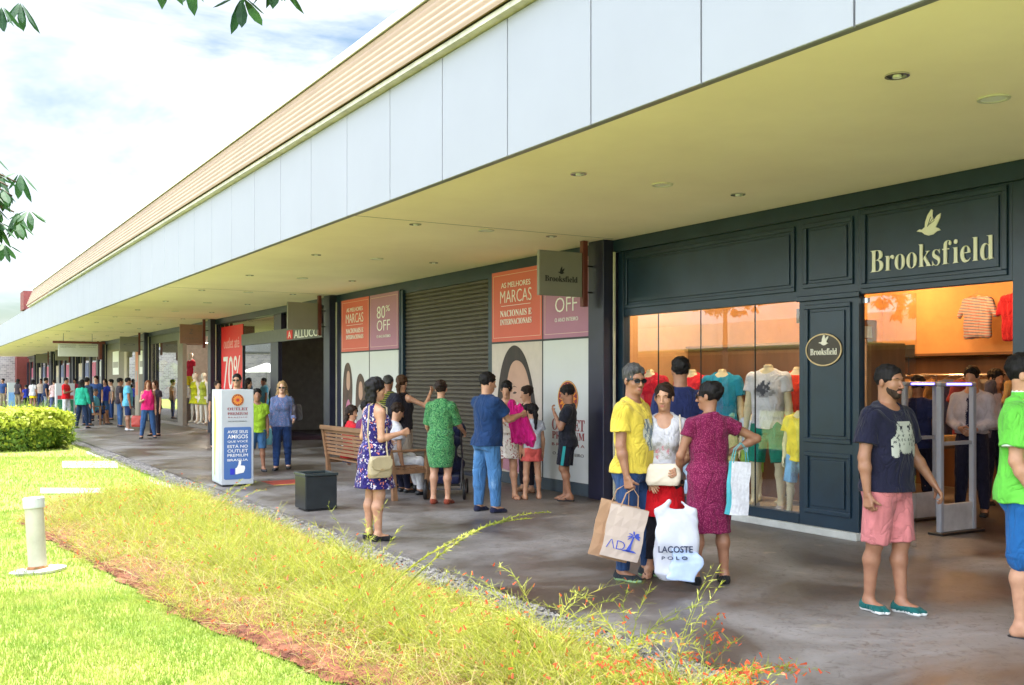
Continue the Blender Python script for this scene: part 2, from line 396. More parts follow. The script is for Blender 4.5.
class Fig:
    """one person: skeleton from a pose, then body, clothes and hair grown round it (local: +y ahead, +x their right)"""
    def __init__(f, H=1.7, sex='m', g=1.0, res=1, armL=None, armR=None, legL=None, legR=None, head=(0, 0), lean=0, sit=None,
                 handL=None, handR=None, belly=0, twist=0):
        s = f.s = H / 1.75; f.H = H; f.sex = sex; f.g = g; f.res = res
        f.hs = (.5 + .5 * s) * (.97 if sex == 'f' else 1.0); f.h = [.008, .011, .016, .022][res] * (1 if H > 1.2 else .85)
        f.lean = lean; f.belly = belly
        fem = sex == 'f'
        hipw = .088 * s; shw = (.158 if fem else (.178 if sex == 'm' else .165)) * s
        T, S_ = .41 * s, .415 * s
        f.hip = {}; f.knee = {}; f.ank = {}; f.toe = {}
        dl = {'L': legL or (.06, .0, -1), 'R': legR or (.06, .0, -1)}
        for sd, sg in (('L', -1), ('R', 1)):
            d = dl[sd]
            th, sh = (d, d) if not isinstance(d[0], (tuple, list)) else d[:2]
            toe = d[2] if isinstance(d[0], (tuple, list)) and len(d) > 2 else .15
            hp = np.array([sg * hipw, 0, 0.]); t = unit((th[0] * sg, th[1], th[2])); q = unit((sh[0] * sg, sh[1], sh[2]))
            f.hip[sd] = hp; f.knee[sd] = hp + t * T; f.ank[sd] = f.knee[sd] + q * S_
            f.toe[sd] = unit((sg * math.sin(toe), math.cos(toe), 0))
        zl = min(f.ank[k][2] for k in 'LR'); f.pz = .085 * s - zl
        for dct in (f.hip, f.knee, f.ank):
            for k in dct: dct[k] = dct[k] + np.array([0, 0, f.pz])
        f.liftz = {k: f.ank[k][2] - .085 * s for k in 'LR'}
        f.tw = twist
        f.sho = {}; f.elb = {}; f.wri = {}; f.hd = {}; f.hn = {}
        al = {'L': armL or ((.17, -.02, -1), (.05, .18, -1)), 'R': armR or ((.17, -.02, -1), (.05, .18, -1))}
        for sd, sg in (('L', -1), ('R', 1)):
            u, w = al[sd][:2]
            sp = f.T(np.array([sg * shw * (.5 + .5 * g), -.012 * s, .478 * s]))
            a = unit((u[0] * sg, u[1], u[2])); b = unit((w[0] * sg, w[1], w[2]))
            f.sho[sd] = sp; f.elb[sd] = sp + a * .285 * s; f.wri[sd] = f.elb[sd] + b * .25 * s; f.hd[sd] = b
            hh = handL if sd == 'L' else handR
            f.hn[sd] = (hh or {})
        f.neck = f.T(np.array([0, -.008 * s, .575 * s])); f.hc = f.T(np.array([0, .012 * s, (1.645 - .92) * s]))
        f.hc = f.hc + np.array([0, head[1] * .05, 0]); f.hyaw = -R(head[0]); f.hpit = head[1]
        f.extra = []
    def T(f, p):          # pelvis-relative point -> local, with the forward lean
        return np.array([p[0], p[1] + f.lean * p[2], p[2] + f.pz])
    def tors(f, off=0, hem=None, drop=True):
        s, g = f.s, f.g
        if f.sex == 'f':
            A = [(-.10, .125, .10, -.01), (-.04, .165, .115, -.012), (.03, .168, .115, -.012), (.10, .140, .10, 0), (.17, .122, .088, .004), (.26, .132, .095, .006),
                 (.36, .145, .105, .008), (.44, .145, .095, .0), (.50, .13, .078, -.008), (.545, .085, .062, -.010), (.575, .052, .052, -.010)]
        elif f.sex == 'm':
            A = [(-.10, .125, .10, -.01), (-.04, .158, .118, -.01), (.03, .162, .118, -.006), (.10, .152, .108, .002), (.17, .148, .104, .006), (.26, .155, .112, .008),
                 (.36, .170, .118, .006), (.44, .168, .108, -.002), (.50, .150, .088, -.01), (.545, .10, .07, -.012), (.575, .062, .06, -.012)]
        else:
            A = [(-.10, .12, .09, -.01), (-.04, .145, .105, -.01), (.03, .146, .105, -.006), (.10, .138, .1, .002), (.17, .135, .097, .006), (.26, .138, .1, .006),
                 (.36, .15, .103, .004), (.44, .148, .096, -.002), (.50, .135, .08, -.01), (.545, .09, .065, -.012), (.575, .056, .055, -.012)]
        out = []
        for z, rx, ry, cy in A:
            gg = g if z < .48 else (1 + (g - 1) * .3)
            bz = f.belly * math.exp(-((z - .13) / .12) ** 2)
            p = f.T(np.array([0, cy * s + bz * .5, z * s]))
            out.append([p[2], p[0], p[1], rx * s * gg + off, (ry * s) * gg + off + bz * .5])
        return out
    def headfr(f):
        cy, sy = math.cos(f.hyaw), math.sin(f.hyaw); cp, sp_ = math.cos(f.hpit), math.sin(f.hpit)
        # columns: local x, y (ahead), z
        X = np.array([cy, sy, 0]); Yv = np.array([-sy * cp, cy * cp, -sp_]); Z = np.cross(X, Yv)
        return X, Yv, Z
    def hp(f, x, y, z):
        X, Yv, Z = f.headfr(); return f.hc + (X * x + Yv * y + Z * z) * f.hs
    def add_head(f, S, fine=True):
        X, Yv, Z = f.headfr(); rot = np.array([X, Yv, Z]).T
        rt = [[X[0], Yv[0], Z[0]], [X[1], Yv[1], Z[1]], [X[2], Yv[2], Z[2]]]
        k = f.hs
        def e(c, r, kk=.015, mode='u'): S.ell(f.hp(*c), np.array(r) * k, kk * k, mode, rt)
        fm = f.sex == 'f'
        e((0, -.014, .035), (.075, .097, .086)); e((0, .022, -.03), (.059 if not fm else .055, .066, .088), .03)
        e((0, .058, -.094), (.027 if not fm else .02, .026, .02), .03)
        if fine:
            e((.036, .052, -.03), (.02, .022, .02), .02); e((-.036, .052, -.03), (.02, .022, .02), .02)
            e((0, .078, .026), (.046, .014, .009), .014)
            e((.030, .100, .002), (.017, .018, .011), .008, 's'); e((-.030, .100, .002), (.017, .018, .011), .008, 's')
            S.cap(f.hp(0, .088, .006), f.hp(0, .110, -.036), .007 * k, .0115 * k, .010)
            e((.012, .098, -.041), (.009, .010, .007), .006); e((-.012, .098, -.041), (.009, .010, .007), .006)
            e((0, .087, -.064), (.024, .010, .0055), .006); e((0, .085, -.075), (.020, .010, .006), .006)
        else:
            S.cap(f.hp(0, .088, .0), f.hp(0, .106, -.036), .009 * k, .014 * k, .012)
        for sg in (1, -1): e((sg * .078, -.008, -.008), (.010, .018, .030), .008)
        nr = (.048 if fm else .058) * f.s
        S.cap(f.neck - np.array([0, 0, .06 * f.s]), f.hp(0, -.022, -.055), nr * 1.12, nr, .03)
    def add_hand(f, S, sd, k=1.0):
        s = f.s * (.93 if f.sex == 'f' else 1) * k; sg = 1 if sd == 'R' else -1
        o = f.hn[sd]; w = f.wri[sd]; d = unit(o['dir']) if 'dir' in o else f.hd[sd]
        if 'dir' in o: d = unit((o['dir'][0] * sg, o['dir'][1], o['dir'][2]))
        n = np.array([-1. * sg, 0, 0]) if 'palm' not in o else np.array([o['palm'][0] * sg, o['palm'][1], o['palm'][2]])
        n = unit(n - d * (n @ d)); t = np.cross(d, n) * (1 if sd == 'R' else -1) * -1
        # thumb side: ahead when the arm hangs with the palm in
        if 'palm' not in o and t[1] < 0: t = -t
        if o.get('flip'): t = -t
        c = o.get('curl', .32)
        f.palm = getattr(f, 'palm', {}); f.palm[sd] = w + d * .085 * s + n * .03 * s
        for i, (off, ln) in enumerate(((.031, .070), (.011, .078), (-.010, .073), (-.029, .058))):
            kn = w + d * (.092 - abs(i - 1) * .004) * s + t * off * s
            S.cap(w + d * .01 * s + t * off * .55 * s, kn, .0145 * s, .0118 * s, .012)
            p = kn; ang = 0
            for j, fr_ in enumerate((.44, .32, .24)):
                ang += c * (.8 + .35 * j) * (1 + .12 * i)
                q = p + (d * math.cos(ang) + n * math.sin(ang)) * ln * fr_ * s + t * (off * .10) * s * (1 - c) * .3
                S.cap(p, q, (.0098 - .0011 * j) * s, (.0088 - .0012 * j) * s, .003); p = q
        S.cap(w + d * .018 * s + t * .015 * s, w + d * .05 * s + t * .038 * s + n * .012 * s, .014 * s, .0125 * s, .012)
        a = w + d * .05 * s + t * .038 * s + n * .012 * s; td = unit(d * .8 + t * .55 + n * (.25 + c * .6))
        b = a + td * .032 * s; S.cap(a, b, .0118 * s, .0102 * s, .004)
        S.cap(b, b + unit(td + n * c * .6) * .026 * s, .0102 * s, .0085 * s, .003)
    def body(f, mats, headless=False, feet=True):
        s, g = f.s, f.g; S = SDF()
        S.loft(f.tors(), .02, pw=2.25)
        for sg in (1, -1):
            p = f.T(np.array([sg * .075 * s, -.062 * s, -.02 * s])); S.ell(p, np.array([.082, .075, .085]) * s * g, .04)
            if f.sex == 'f':
                p = f.T(np.array([sg * .066 * s, .085 * s, .335 * s])); S.ell(p, np.array([.058, .052, .055]) * s * g, .03)
            p = f.T(np.array([sg * .085 * s, -.02 * s, .515 * s])); S.cap(f.neck - np.array([0, .01 * s, .035 * s]), f.sho['R' if sg > 0 else 'L'], .043 * s, .048 * s, .04)
        ag = (.85 if f.sex == 'f' else 1.0) * (.6 + .4 * g)
        for sd in 'LR':
            S.cap(f.sho[sd], f.elb[sd], .052 * s * ag, .040 * s * ag, .03)
            m = f.elb[sd] * .72 + f.wri[sd] * .28
            S.cap(f.elb[sd], m, .039 * s * ag, .042 * s * ag, .02); S.cap(m, f.wri[sd], .041 * s * ag, .025 * s * (.5 + .5 * ag), .02)
            k, a = f.knee[sd], f.ank[sd]; lg = .6 + .4 * g
            if f.hip[sd][2] > 0: S.cap(f.hip[sd] + np.array([0, 0, -.02 * s]), k, .088 * s * lg, .057 * s * lg, .04)
            dn = unit(a - k); bk = unit(np.cross(np.cross(dn, f.toe[sd]), dn) * 1.0)
            cal = k * .68 + a * .32 - bk * .018 * s
            S.cap(k, cal, .052 * s * lg, .056 * s * lg, .03); S.cap(cal, a, .054 * s * lg, .035 * s, .03)
            if feet: f.foot(S, sd)
        fine = f.res == 0
        if f.res > 0 and not headless: f.add_head(S, False)
        if headless: S.cap(f.neck, f.neck + np.array([0, 0, .045 * s]), .05 * s, .047 * s, .02, flatend=True)
        if f.res >= 2:
            for sd in 'LR':
                S.cap(f.wri[sd], f.wri[sd] + f.hd[sd] * .08 * s, .03 * s, .032 * s, .02); S.cap(f.wri[sd] + f.hd[sd] * .08 * s, f.wri[sd] + f.hd[sd] * .15 * s, .026 * s, .016 * s, .01)
        P, Q = S.polys(f.h); Ps, Qs, mi = [P], [Q], [np.zeros(len(Q), int)]
        nb = len(P)
        if f.res < 2:
            for sd in 'LR':
                Sh = SDF(); f.add_hand(Sh, sd); Sh.cap(f.wri[sd] - f.hd[sd] * .03 * s, f.wri[sd] + f.hd[sd] * .012 * s, .024 * s * (.5 + .5 * ag), .021 * s, .012)
                p, q = Sh.polys(.0042 if fine else .006); Ps.append(p); Qs.append(q + nb); mi.append(np.zeros(len(q), int)); nb += len(p)
        if fine and not headless:
            Sh = SDF(); f.add_head(Sh, True); p, q = Sh.polys(.0046)
            c = p[q].mean(1); X, Yv, Z = f.headfr(); r = (c - f.hc) / f.hs; ly, lz, lx = r @ Yv, r @ Z, r @ X
            lips = (np.abs(lx) < .024 * (1 - np.abs(lz + .07) / .016)) & (lz < -.057) & (lz > -.082) & (ly > .07)
            Ps.append(p); Qs.append(q + nb); mi.append(lips.astype(int)); nb += len(p)
        return mesh_np('body', np.concatenate(Ps), np.concatenate(Qs), mats, np.concatenate(mi), True)
    def foot(f, S, sd, off=0, sole=False):
        s = f.s; a = f.ank[sd]; t = f.toe[sd]; dz = f.liftz[sd]; pitch = min(dz * 2.5, .5) if dz > .02 and dz < .3 else 0
        dn = np.array([0, 0, -1.0]); side = np.cross(t, dn)
        P = lambda y, x, z: a + t * y * s + side * x * s + np.array([0, 0, (z - .085) * s - pitch * y * s * .6])
        if dz > .3: return
        S.cap(P(-.012, 0, .075), P(-.03, 0, .035), (.036 + 0) * s + off, .033 * s + off, .03)
        S.cap(P(-.035, 0, .032), P(.10, .008, .03), .031 * s + off, .029 * s + off, .03)
        S.cap(P(0, 0, .06), P(.09, 0, .034), .032 * s + off, .026 * s + off, .03)
        sg = 1
        S.cap(P(.09, .018, .024), P(.155, .014, .018), .024 * s + off, .016 * s + off, .02)
        S.cap(P(.08, -.02, .022), P(.135, -.03, .016), .021 * s + off, .013 * s + off, .02)
        z0 = a[2] - .085 * s
        if pitch == 0: S.half(lambda x, y, z: (z0 - z) + 0 * x + 0 * y)
    # ---- garments
    def torso_cloth(f, S, off, hem, flare=1.0, top=.575, drape=.55):
        s = f.s; sec = f.tors(off); hz = f.pz + hem * s
        zs = [q for q in sec if q[0] >= hz + .01]
        wm = max(q[3] for q in sec); dm = max(q[4] for q in sec)
        for q in zs:
            if q[0] < f.pz + .33 * s:        # the cloth falls straighter than the waist
                q[3] += (wm - q[3]) * drape * .8; q[4] += (dm - q[4]) * drape * .6
        b = zs[0] if zs else sec[0]
        cyb = f.lean * (hz - f.pz)
        zs.append([hz, b[1], b[2], max(b[3], wm * .98) * flare + .004, max(b[4], dm * .99) * flare + .010])
        S.loft(zs, .015, pw=2.3)
        if hem < .02:
            for sg in (1, -1): S.ell(f.T(np.array([sg * .075 * s, -.062 * s, -.02 * s])), np.array([.082, .075, .085]) * s * f.g + off, .04)
            S.half(lambda x, y, z: (hz - z) + 0 * x + 0 * y)
    def shirt(f, mat, off=.021, hem=-.06, sleeve=.55, flare=1.0, neck=(.085, .0), fit=.55, wr=.005, name='shirt', long=False, sw=1.0, bare=False, mats=None):
        s = f.s; S = SDF(); f.torso_cloth(S, off * (1 + .3 * f.res), hem, flare, drape=fit)
        if f.sex == 'f':
            for sg in (1, -1): S.ell(f.T(np.array([sg * .066 * s, .085 * s, .335 * s])), np.array([.058, .052, .055]) * s * f.g + off, .035)
        ag = (.85 if f.sex == 'f' else 1.0) * (.6 + .4 * f.g)
        for sd in 'LR':
            sh, el, wr_ = f.sho[sd], f.elb[sd], f.wri[sd]
            if not bare:
                S.cap(f.neck - np.array([0, .01 * s, .035 * s]), sh, .043 * s + off * .7, .048 * s + off * .7, .04)
                if long:
                    S.cap(sh, el, .054 * s * ag + off, .044 * s * ag + off, .02); S.cap(el, el + (wr_ - el) * .93, .044 * s * ag + off, .031 * s * ag + off, .02, flatend=True)
                elif sleeve > 0:
                    S.cap(sh, sh + (el - sh) * sleeve, .056 * s * ag + off, (.060 * sw) * s * ag + off, .02, flatend=True)
        nr, nd = neck[0] * s, neck[1] * s
        c = f.T(np.array([0, .035 * s, .575 * s]))
        S.ell(c, np.array([nr, nr * .95, .055 * s]), .006, 's')
        if nd > 0: S.ell(f.T(np.array([0, .10 * s, .55 * s])), np.array([nr * .85, .07 * s, nd]), .01, 's')
        if bare:
            for sg in (1, -1): S.ell(f.T(np.array([sg * .165 * s, .0, .50 * s])), np.array([.052, .12, .10]) * s, .008, 's')
        S.noise(wr, 26 / s, int(f.H * 977) % 97 + len(f.extra))
        P, Q = S.polys(f.h); f.extra.append((name, P, Q, mats or [mat])); return S
    def skirt(f, mat, top=.12, hem=-.35, r0=None, rx=.2, ry=.16, off=.011, name='skirt', folds=0, wr=.003, mid=None):
        s = f.s; S = SDF(); sec = [q for q in f.tors(off) if q[0] <= f.pz + top * s + .001 and q[0] >= f.pz - .05 * s]
        sec += [[f.pz + hem * s, 0, 0, rx * s, ry * s]]
        if mid: sec += [[f.pz + mid[0] * s, 0, 0, mid[1] * s, mid[2] * s]]
        S.loft(sec, .01, pw=2.1, wav=(5, folds, f.pz + .02) if folds else None)
        for sg in (1, -1): S.ell(f.T(np.array([sg * .075 * s, -.062 * s, -.02 * s])), np.array([.082, .075, .085]) * s * f.g + off * .9, .04)
        S.noise(wr, 22 / s, 5); P, Q = S.polys(f.h); f.extra.append((name, P, Q, [mat])); return f
    def dress(f, mat, hem=-.35, rx=.2, ry=.16, off=.015, sleeve=.45, neck=(.085, 0), bare=False, folds=0, fit=.2, name='dress', waist=None, sw=1.0, mid=None, wr=.003):
        s = f.s; S = SDF(); f.torso_cloth(S, off, .09, drape=fit)
        sec = [q for q in f.tors(off) if q[0] <= f.pz + .12 * s and q[0] >= f.pz - .05 * s] + [[f.pz + hem * s, 0, 0, rx * s, ry * s]]
        if mid: sec += [[f.pz + mid[0] * s, 0, 0, mid[1] * s, mid[2] * s]]
        S.loft(sec, .05, pw=2.1, wav=(5, folds, f.pz + .05) if folds else None)
        for sg in (1, -1):
            S.ell(f.T(np.array([sg * .066 * s, .085 * s, .335 * s])), np.array([.058, .052, .055]) * s * f.g + off, .035)
            S.ell(f.T(np.array([sg * .075 * s, -.062 * s, -.02 * s])), np.array([.078, .066, .085]) * s * f.g + off * .5, .06)
        if f.belly: S.ell(f.T(np.array([0, .07 * s, .14 * s])), np.array([.12, .07 + f.belly, .12]) * s, .05)
        ag = .85 * (.6 + .4 * f.g)
        if not bare:
            for sd in 'LR':
                sh, el = f.sho[sd], f.elb[sd]
                S.cap(f.neck - np.array([0, .01 * s, .035 * s]), sh, .043 * s + off * .7, .048 * s + off * .7, .04)
                if sleeve > 0: S.cap(sh, sh + (el - sh) * sleeve, .056 * s * ag + off, .058 * sw * s * ag + off, .02, flatend=True)
        S.ell(f.T(np.array([0, .03 * s, .575 * s])), np.array([neck[0], neck[0] * .95, .055]) * s, .006, 's')
        if neck[1] > 0: S.ell(f.T(np.array([0, .10 * s, .55 * s])), np.array([neck[0] * .85, .07, neck[1]]) * s, .01, 's')
        if bare:
            for sg in (1, -1): S.ell(f.T(np.array([sg * .165 * s, .0, .50 * s])), np.array([.055, .12, .11]) * s, .008, 's')
        S.noise(wr, 24 / s, 9); P, Q = S.polys(f.h); f.extra.append((name, P, Q, [mat])); return f
    def trousers(f, mat, length=1.0, off=.009, top=.10, wide=1.0, name='trousers', wr=.004):
        """length 1 = to the ankle, .5 = to the knee"""
        s = f.s; S = SDF(); g = f.g
        S.loft([q for q in f.tors(off) if q[0] <= f.pz + top * s + .005], .02, pw=2.3)
        for sg in (1, -1): S.ell(f.T(np.array([sg * .075 * s, -.062 * s, -.02 * s])), np.array([.082, .075, .085]) * s * g + off * .9, .04)
        lg = .6 + .4 * g
        for sd in 'LR':
            h_, k, a = f.hip[sd], f.knee[sd], f.ank[sd]
            if length <= .5:
                e = h_ + (k - h_) * (length / .5); S.cap(h_ + np.array([0, 0, -.05 * s]), e, .090 * s * lg + off + .004, (.076 * wide) * s * lg + off, .03, flatend=True)
            else:
                S.cap(h_ + np.array([0, 0, -.02 * s]), k, .090 * s * lg + off, .069 * wide * s * lg + off, .03)
                t = (length - .5) / .5; e = k + (a - k) * t
                bk = f.toe[sd]; cal = k * .62 + a * .38 - bk * .012 * s
                S.cap(k, e, .067 * wide * s * lg + off, (.052 * wide - .008) * s * lg + off, .03, flatend=True)
                if wide < 1.02: S.cap(k, cal, .053 * s * lg + off, .056 * s * lg + off, .03)
        S.noise(wr, 24 / s, 3); P, Q = S.polys(f.h); f.extra.append((name, P, Q, [mat])); return f
    def shoes(f, mat, solemat=None, off=.006, low=True, name='shoe'):
        s = f.s
        for sd in 'LR':
            S = SDF(); f.foot(S, sd, off); zt = f.ank[sd][2] - .085 * s
            if low:
                t = f.toe[sd]; a = f.ank[sd]
                S.half(lambda x, y, z: (z - (zt + .055 * s + np.maximum(0, -((x - a[0]) * t[0] + (y - a[1]) * t[1])) * .45)))
            P, Q = S.polys(min(f.h, .009)); mats = [mat]; mi = None
            if solemat: mats = [mat, solemat]
            f.extra.append((name, P, Q, mats, (P[Q].mean(1)[:, 2] < zt + .018 * s).astype(int) if solemat else None))
        return f
    def flipflops(f, mat, name='sandal'):
        s = f.s
        for sd in 'LR':
            S = SDF(); a, t = f.ank[sd], f.toe[sd]; side = np.array([t[1], -t[0], 0]); z0 = a[2] - .085 * s
            P_ = lambda y, x, z: np.array([a[0], a[1], z0]) + t * y * s + side * x * s + np.array([0, 0, z * s])
            S.cap(P_(-.045, 0, -.001), P_(.06, 0, -.001), .036 * s, .038 * s, .01); S.cap(P_(.06, 0, 0), P_(.15, 0, 0), .040 * s, .038 * s, .01)
            S.half(lambda x, y, z: (z - (z0 + .007)) + 0 * x + 0 * y); S.half(lambda x, y, z: (z0 - .011 - z) + 0 * x + 0 * y)
            [S.cap(P_(*p_), P_(*q_), .0065, .0065, .002) for sg in (1, -1) for p_, q_ in (((.128, .006, .042), (.09, sg * .030, .052)), ((.09, sg * .030, .052), (.045, sg * .046, .018)))]
            S.ops = S.ops[:2] + S.ops[2:4] + S.ops[4:]
            P, Q = S.polys(.0055); f.extra.append((name, P, Q, [mat]))
        return f
    def hair(f, mat, style='short', name='hair'):
        S = SDF(); k = f.hs; X, Yv, Z = f.headfr(); rt = [[X[0], Yv[0], Z[0]], [X[1], Yv[1], Z[1]], [X[2], Yv[2], Z[2]]]
        def e(c, r, kk=.015, mode='u'): S.ell(f.hp(*c), np.array(r) * k, kk * k, mode, rt)
        th = {'short': .006, 'crop': .006, 'buzz': .005, 'tied': .006, 'bun': .006, 'pony': .006}.get(style, .013)
        e((0, -.016, .038), (.077 + th, .099 + th, .087 + th))
        if style == 'short': e((0, -.005, .085), (.066, .085, .052), .03); e((0, -.045, .06), (.076, .075, .075), .03)
        if style in ('tied', 'bun', 'pony'): e((0, -.05, .05), (.078, .08, .08), .03)
        cx = f.hc; 
        def plane(px, py, pz, nx, ny, nz):   # keep the side the normal points away from
            p = f.hp(px, py, pz); n_ = X * nx + Yv * ny + Z * nz
            S.half(lambda x, y, z: (x - p[0]) * n_[0] + (y - p[1]) * n_[1] + (z - p[2]) * n_[2])
        if style in ('short', 'crop', 'buzz'):
            e((0, .105, -.008), (.085, .062, .080), .008, 's')          # the face
            for sg in (1, -1): e((sg * .085, .035, -.045), (.03, .045, .05), .006, 's'); e((sg * .088, -.006, -.02), (.016, .016, .026), .004, 's')
            plane(0, -.06, -.055, 0, .35, -1)
        else:
            e((0, .112, -.016), (.070, .062, .096), .012, 's')
            if style == 'tied' or style == 'bun' or style == 'pony':
                plane(0, -.05, -.05, 0, .5, -1)
                for sg in (1, -1): e((sg * .09, .0, -.03), (.025, .035, .04), .006, 's')
            if style == 'bun': e((0, -.115, .06), (.035, .032, .035), .01)
            if style == 'pony':
                S.cap(f.hp(0, -.105, .04), f.hp(0, -.135, -.06), .028 * k, .036 * k, .02); S.cap(f.hp(0, -.135, -.06), f.hp(0.01, -.115, -.27), .036 * k, .018 * k, .02)
            if style == 'bob':
                for a_ in (-1, -.6, 0, .6, 1):
                    S.cap(f.hp(a_ * .066, -.045 - .04 * (1 - abs(a_)), .03), f.hp(a_ * .078, -.04 - .045 * (1 - abs(a_)), -.125), .036 * k, .03 * k, .03)
                S.ell(f.hp(0, .112, -.05), np.array([.056, .09, .13]) * k, .008, 's', rt)
            if style == 'long':
                for a_ in (-1, -.6, 0, .6, 1):
                    S.cap(f.hp(a_ * .066, -.04 - .04 * (1 - abs(a_)), .03), f.hp(a_ * .085, -.05 - .03 * (1 - abs(a_)), -.15), .034 * k, .034 * k, .03)
                    S.cap(f.hp(a_ * .085, -.05 - .03 * (1 - abs(a_)), -.15), f.hp(a_ * .075, -.08, -.30), .034 * k, .02 * k, .03)
                S.ell(f.hp(0, .112, -.05), np.array([.056, .09, .14]) * k, .008, 's', rt)
        S.noise(.003 if style in ('crop', 'buzz') else .0045, 85, 4); P, Q = S.polys(min(f.h, .006)); f.extra.append((name, P, Q, [mat])); return f
    def beard(f, mat):
        S = SDF(); k = f.hs; X, Yv, Z = f.headfr(); rt = [[X[0], Yv[0], Z[0]], [X[1], Yv[1], Z[1]], [X[2], Yv[2], Z[2]]]
        def e(c, r, kk=.01, mode='u'): S.ell(f.hp(*c), np.array(r) * k, kk * k, mode, rt)
        e((0, .026, -.036), (.0615, .069, .089)); e((0, .060, -.096), (.030, .029, .024), .02)
        e((0, .07, .02), (.09, .09, .084), .004, 's'); e((0, .098, -.068), (.026, .03, .012), .004, 's')
        S.cap(f.hp(-.022, .088, -.056), f.hp(.022, .088, -.056), .006 * k, .006 * k, .004)
        p = f.hp(0, .0, 0); S.half(lambda x, y, z: -((x - p[0]) * Yv[0] + (y - p[1]) * Yv[1] + (z - p[2]) * Yv[2]))
        P, Q = S.polys(.005); f.extra.append(('beard', P, Q, [mat])); return f
    def glasses(f, mat):
        mb = MB(); k = f.hs; H_ = lambda *a: tuple(f.hp(*a))
        for sg in (1, -1):
            pts = [(sg * (.032 + .027 * math.cos(t)), .103 - .02 * abs(math.cos(t) * .5 + .3 * 1) ** 1 * .35, .0 + .02 * math.sin(t)) for t in np.linspace(0, 2 * math.pi, 13)[:-1]]
            n = len(pts); vs = [H_(*p) for p in pts] + [H_(p[0], p[1] - .005, p[2]) for p in pts]
            mb.add(vs, [list(range(n)), list(range(n, 2 * n))[::-1]] + [(i, (i + 1) % n, n + (i + 1) % n, n + i) for i in range(n)])
            mb.tube([H_(sg * .056, .094, .006), H_(sg * .077, .05, .006), H_(sg * .083, -.01, .0)], .003)
        mb.tube([H_(-.01, .108, .006), H_(.01, .108, .006)], .003)
        f.parts = getattr(f, 'parts', []); f.parts.append(('sunglasses', mb, [mat])); return f
    def place(f, xy, yaw, sk, label, group=None, name='person', cat='person', eyes=True, headless=False, feet=True, z=0, brow=None):
        mats = [SK[sk], LIP] if f.res == 0 and not headless else [SK[sk]]
        me = f.body(mats, headless, feet)
        o = link(name, me, None, (xy[0], xy[1], z)); o.rotation_euler = (0, 0, yaw)
        tag(o, label, cat, group)
        for e in f.extra:
            nm, P, Q, mt = e[:4]; m2 = mesh_np(nm, P, Q, mt, e[4] if len(e) > 4 and e[4] is not None else None, True); link(nm, m2, o)
        for nm, mb, mt in getattr(f, 'parts', []): part(nm, mb, mt, o, rel=False, smooth=False)
        if f.res == 0 and eyes and not headless:
            for sg in (1, -1):
                mb = MB(); c = f.hp(sg * .030, .0665, .001); r = .0115 * f.hs; X, Yv, Z = f.headfr()
                n1, n2 = 8, 14; vs = []; fs = []
                for i in range(n1 + 1):
                    a = math.pi * i / n1
                    for j in range(n2):
                        b = 2 * math.pi * j / n2; vs.append(tuple(c + (Yv * math.cos(a) + (X * math.cos(b) + Z * math.sin(b)) * math.sin(a)) * r))
                for i in range(n1):
                    mb.mi = 1 if i < 2 else 0
                    for j in range(n2): mb.add([], []) ; fs = (i * n2 + j, i * n2 + (j + 1) % n2, (i + 1) * n2 + (j + 1) % n2, (i + 1) * n2 + j); mb.f.append(list(fs)); mb.m.append(mb.mi)
                mb.v = vs; part('eye', mb, [EYEW, EYEB], o, rel=False, smooth=True)
                if brow is not None:
                    bb = MB(); bb.tube([f.hp(sg * .014, .091, .021), f.hp(sg * .032, .089, .027), f.hp(sg * .048, .077, .022)], [.0022, .0032, .0015]); part('eyebrow', bb, [brow], o, rel=False)
        return o
def facing(phi):      # 0 away from the camera, 90 to the right of the photo, 180 to the camera, 270 left
    return -YAW - R(phi)
# ------------------------------------------------------------------ camera, sky, sun
cam = bpy.data.cameras.new('camera'); co = link('camera', cam); co.location = (0, 0, CH); co.rotation_euler = (R(90), 0, -YAW)
cam.sensor_width = 36; cam.lens = 1000 / 1024 * 36; cam.shift_y = (380 - 342.5) / 1024; cam.clip_start = .05; cam.clip_end = 3000; SC.camera = co
SUN = Vector((.12, .30, .95)).normalized()
w = bpy.data.worlds.new('World'); SC.world = w; w.use_nodes = True; nt = w.node_tree; bg = nt.nodes['Background']
sky = N(nt, 'ShaderNodeTexSky'); sky.sky_type = 'NISHITA'; sky.sun_disc = False
sky.sun_elevation = math.asin(SUN.z); sky.sun_rotation = math.atan2(SUN.x, SUN.y); sky.air_density = 1.0; sky.dust_density = 1.5
tc = N(nt, 'ShaderNodeTexCoord'); mp = N(nt, 'ShaderNodeMapping'); mp.inputs['Scale'].default_value = (1, 1, 2.6); L(nt, tc.outputs['Generated'], mp.inputs[0])
nz = N(nt, 'ShaderNodeTexNoise', Scale=1.9, Detail=7, Roughness=.58, Distortion=.4); L(nt, mp.outputs[0], nz.inputs['Vector'])
rp = ramp(nt, [(.42, (0, 0, 0)), (.54, (1, 1, 1))]); L(nt, nz.outputs['Fac'], rp.inputs[0])
n2 = N(nt, 'ShaderNodeTexNoise', Scale=4.5, Detail=5); L(nt, mp.outputs[0], n2.inputs['Vector'])
r2 = ramp(nt, [(.3, (5.6, 6.0, 6.4)), (.6, (8.6, 8.6, 8.5))]); 
for e, c in zip(r2.color_ramp.elements, ((5.6, 6.4, 7.4, 1), (8.6, 8.7, 9.3, 1))): e.color = c
L(nt, n2.outputs['Fac'], r2.inputs[0])
br = N(nt, 'ShaderNodeMixRGB'); br.blend_type = 'MULTIPLY'; br.inputs[0].default_value = 1; br.inputs[2].default_value = (.84, .92, .88, 1); L(nt, sky.outputs[0], br.inputs[1])
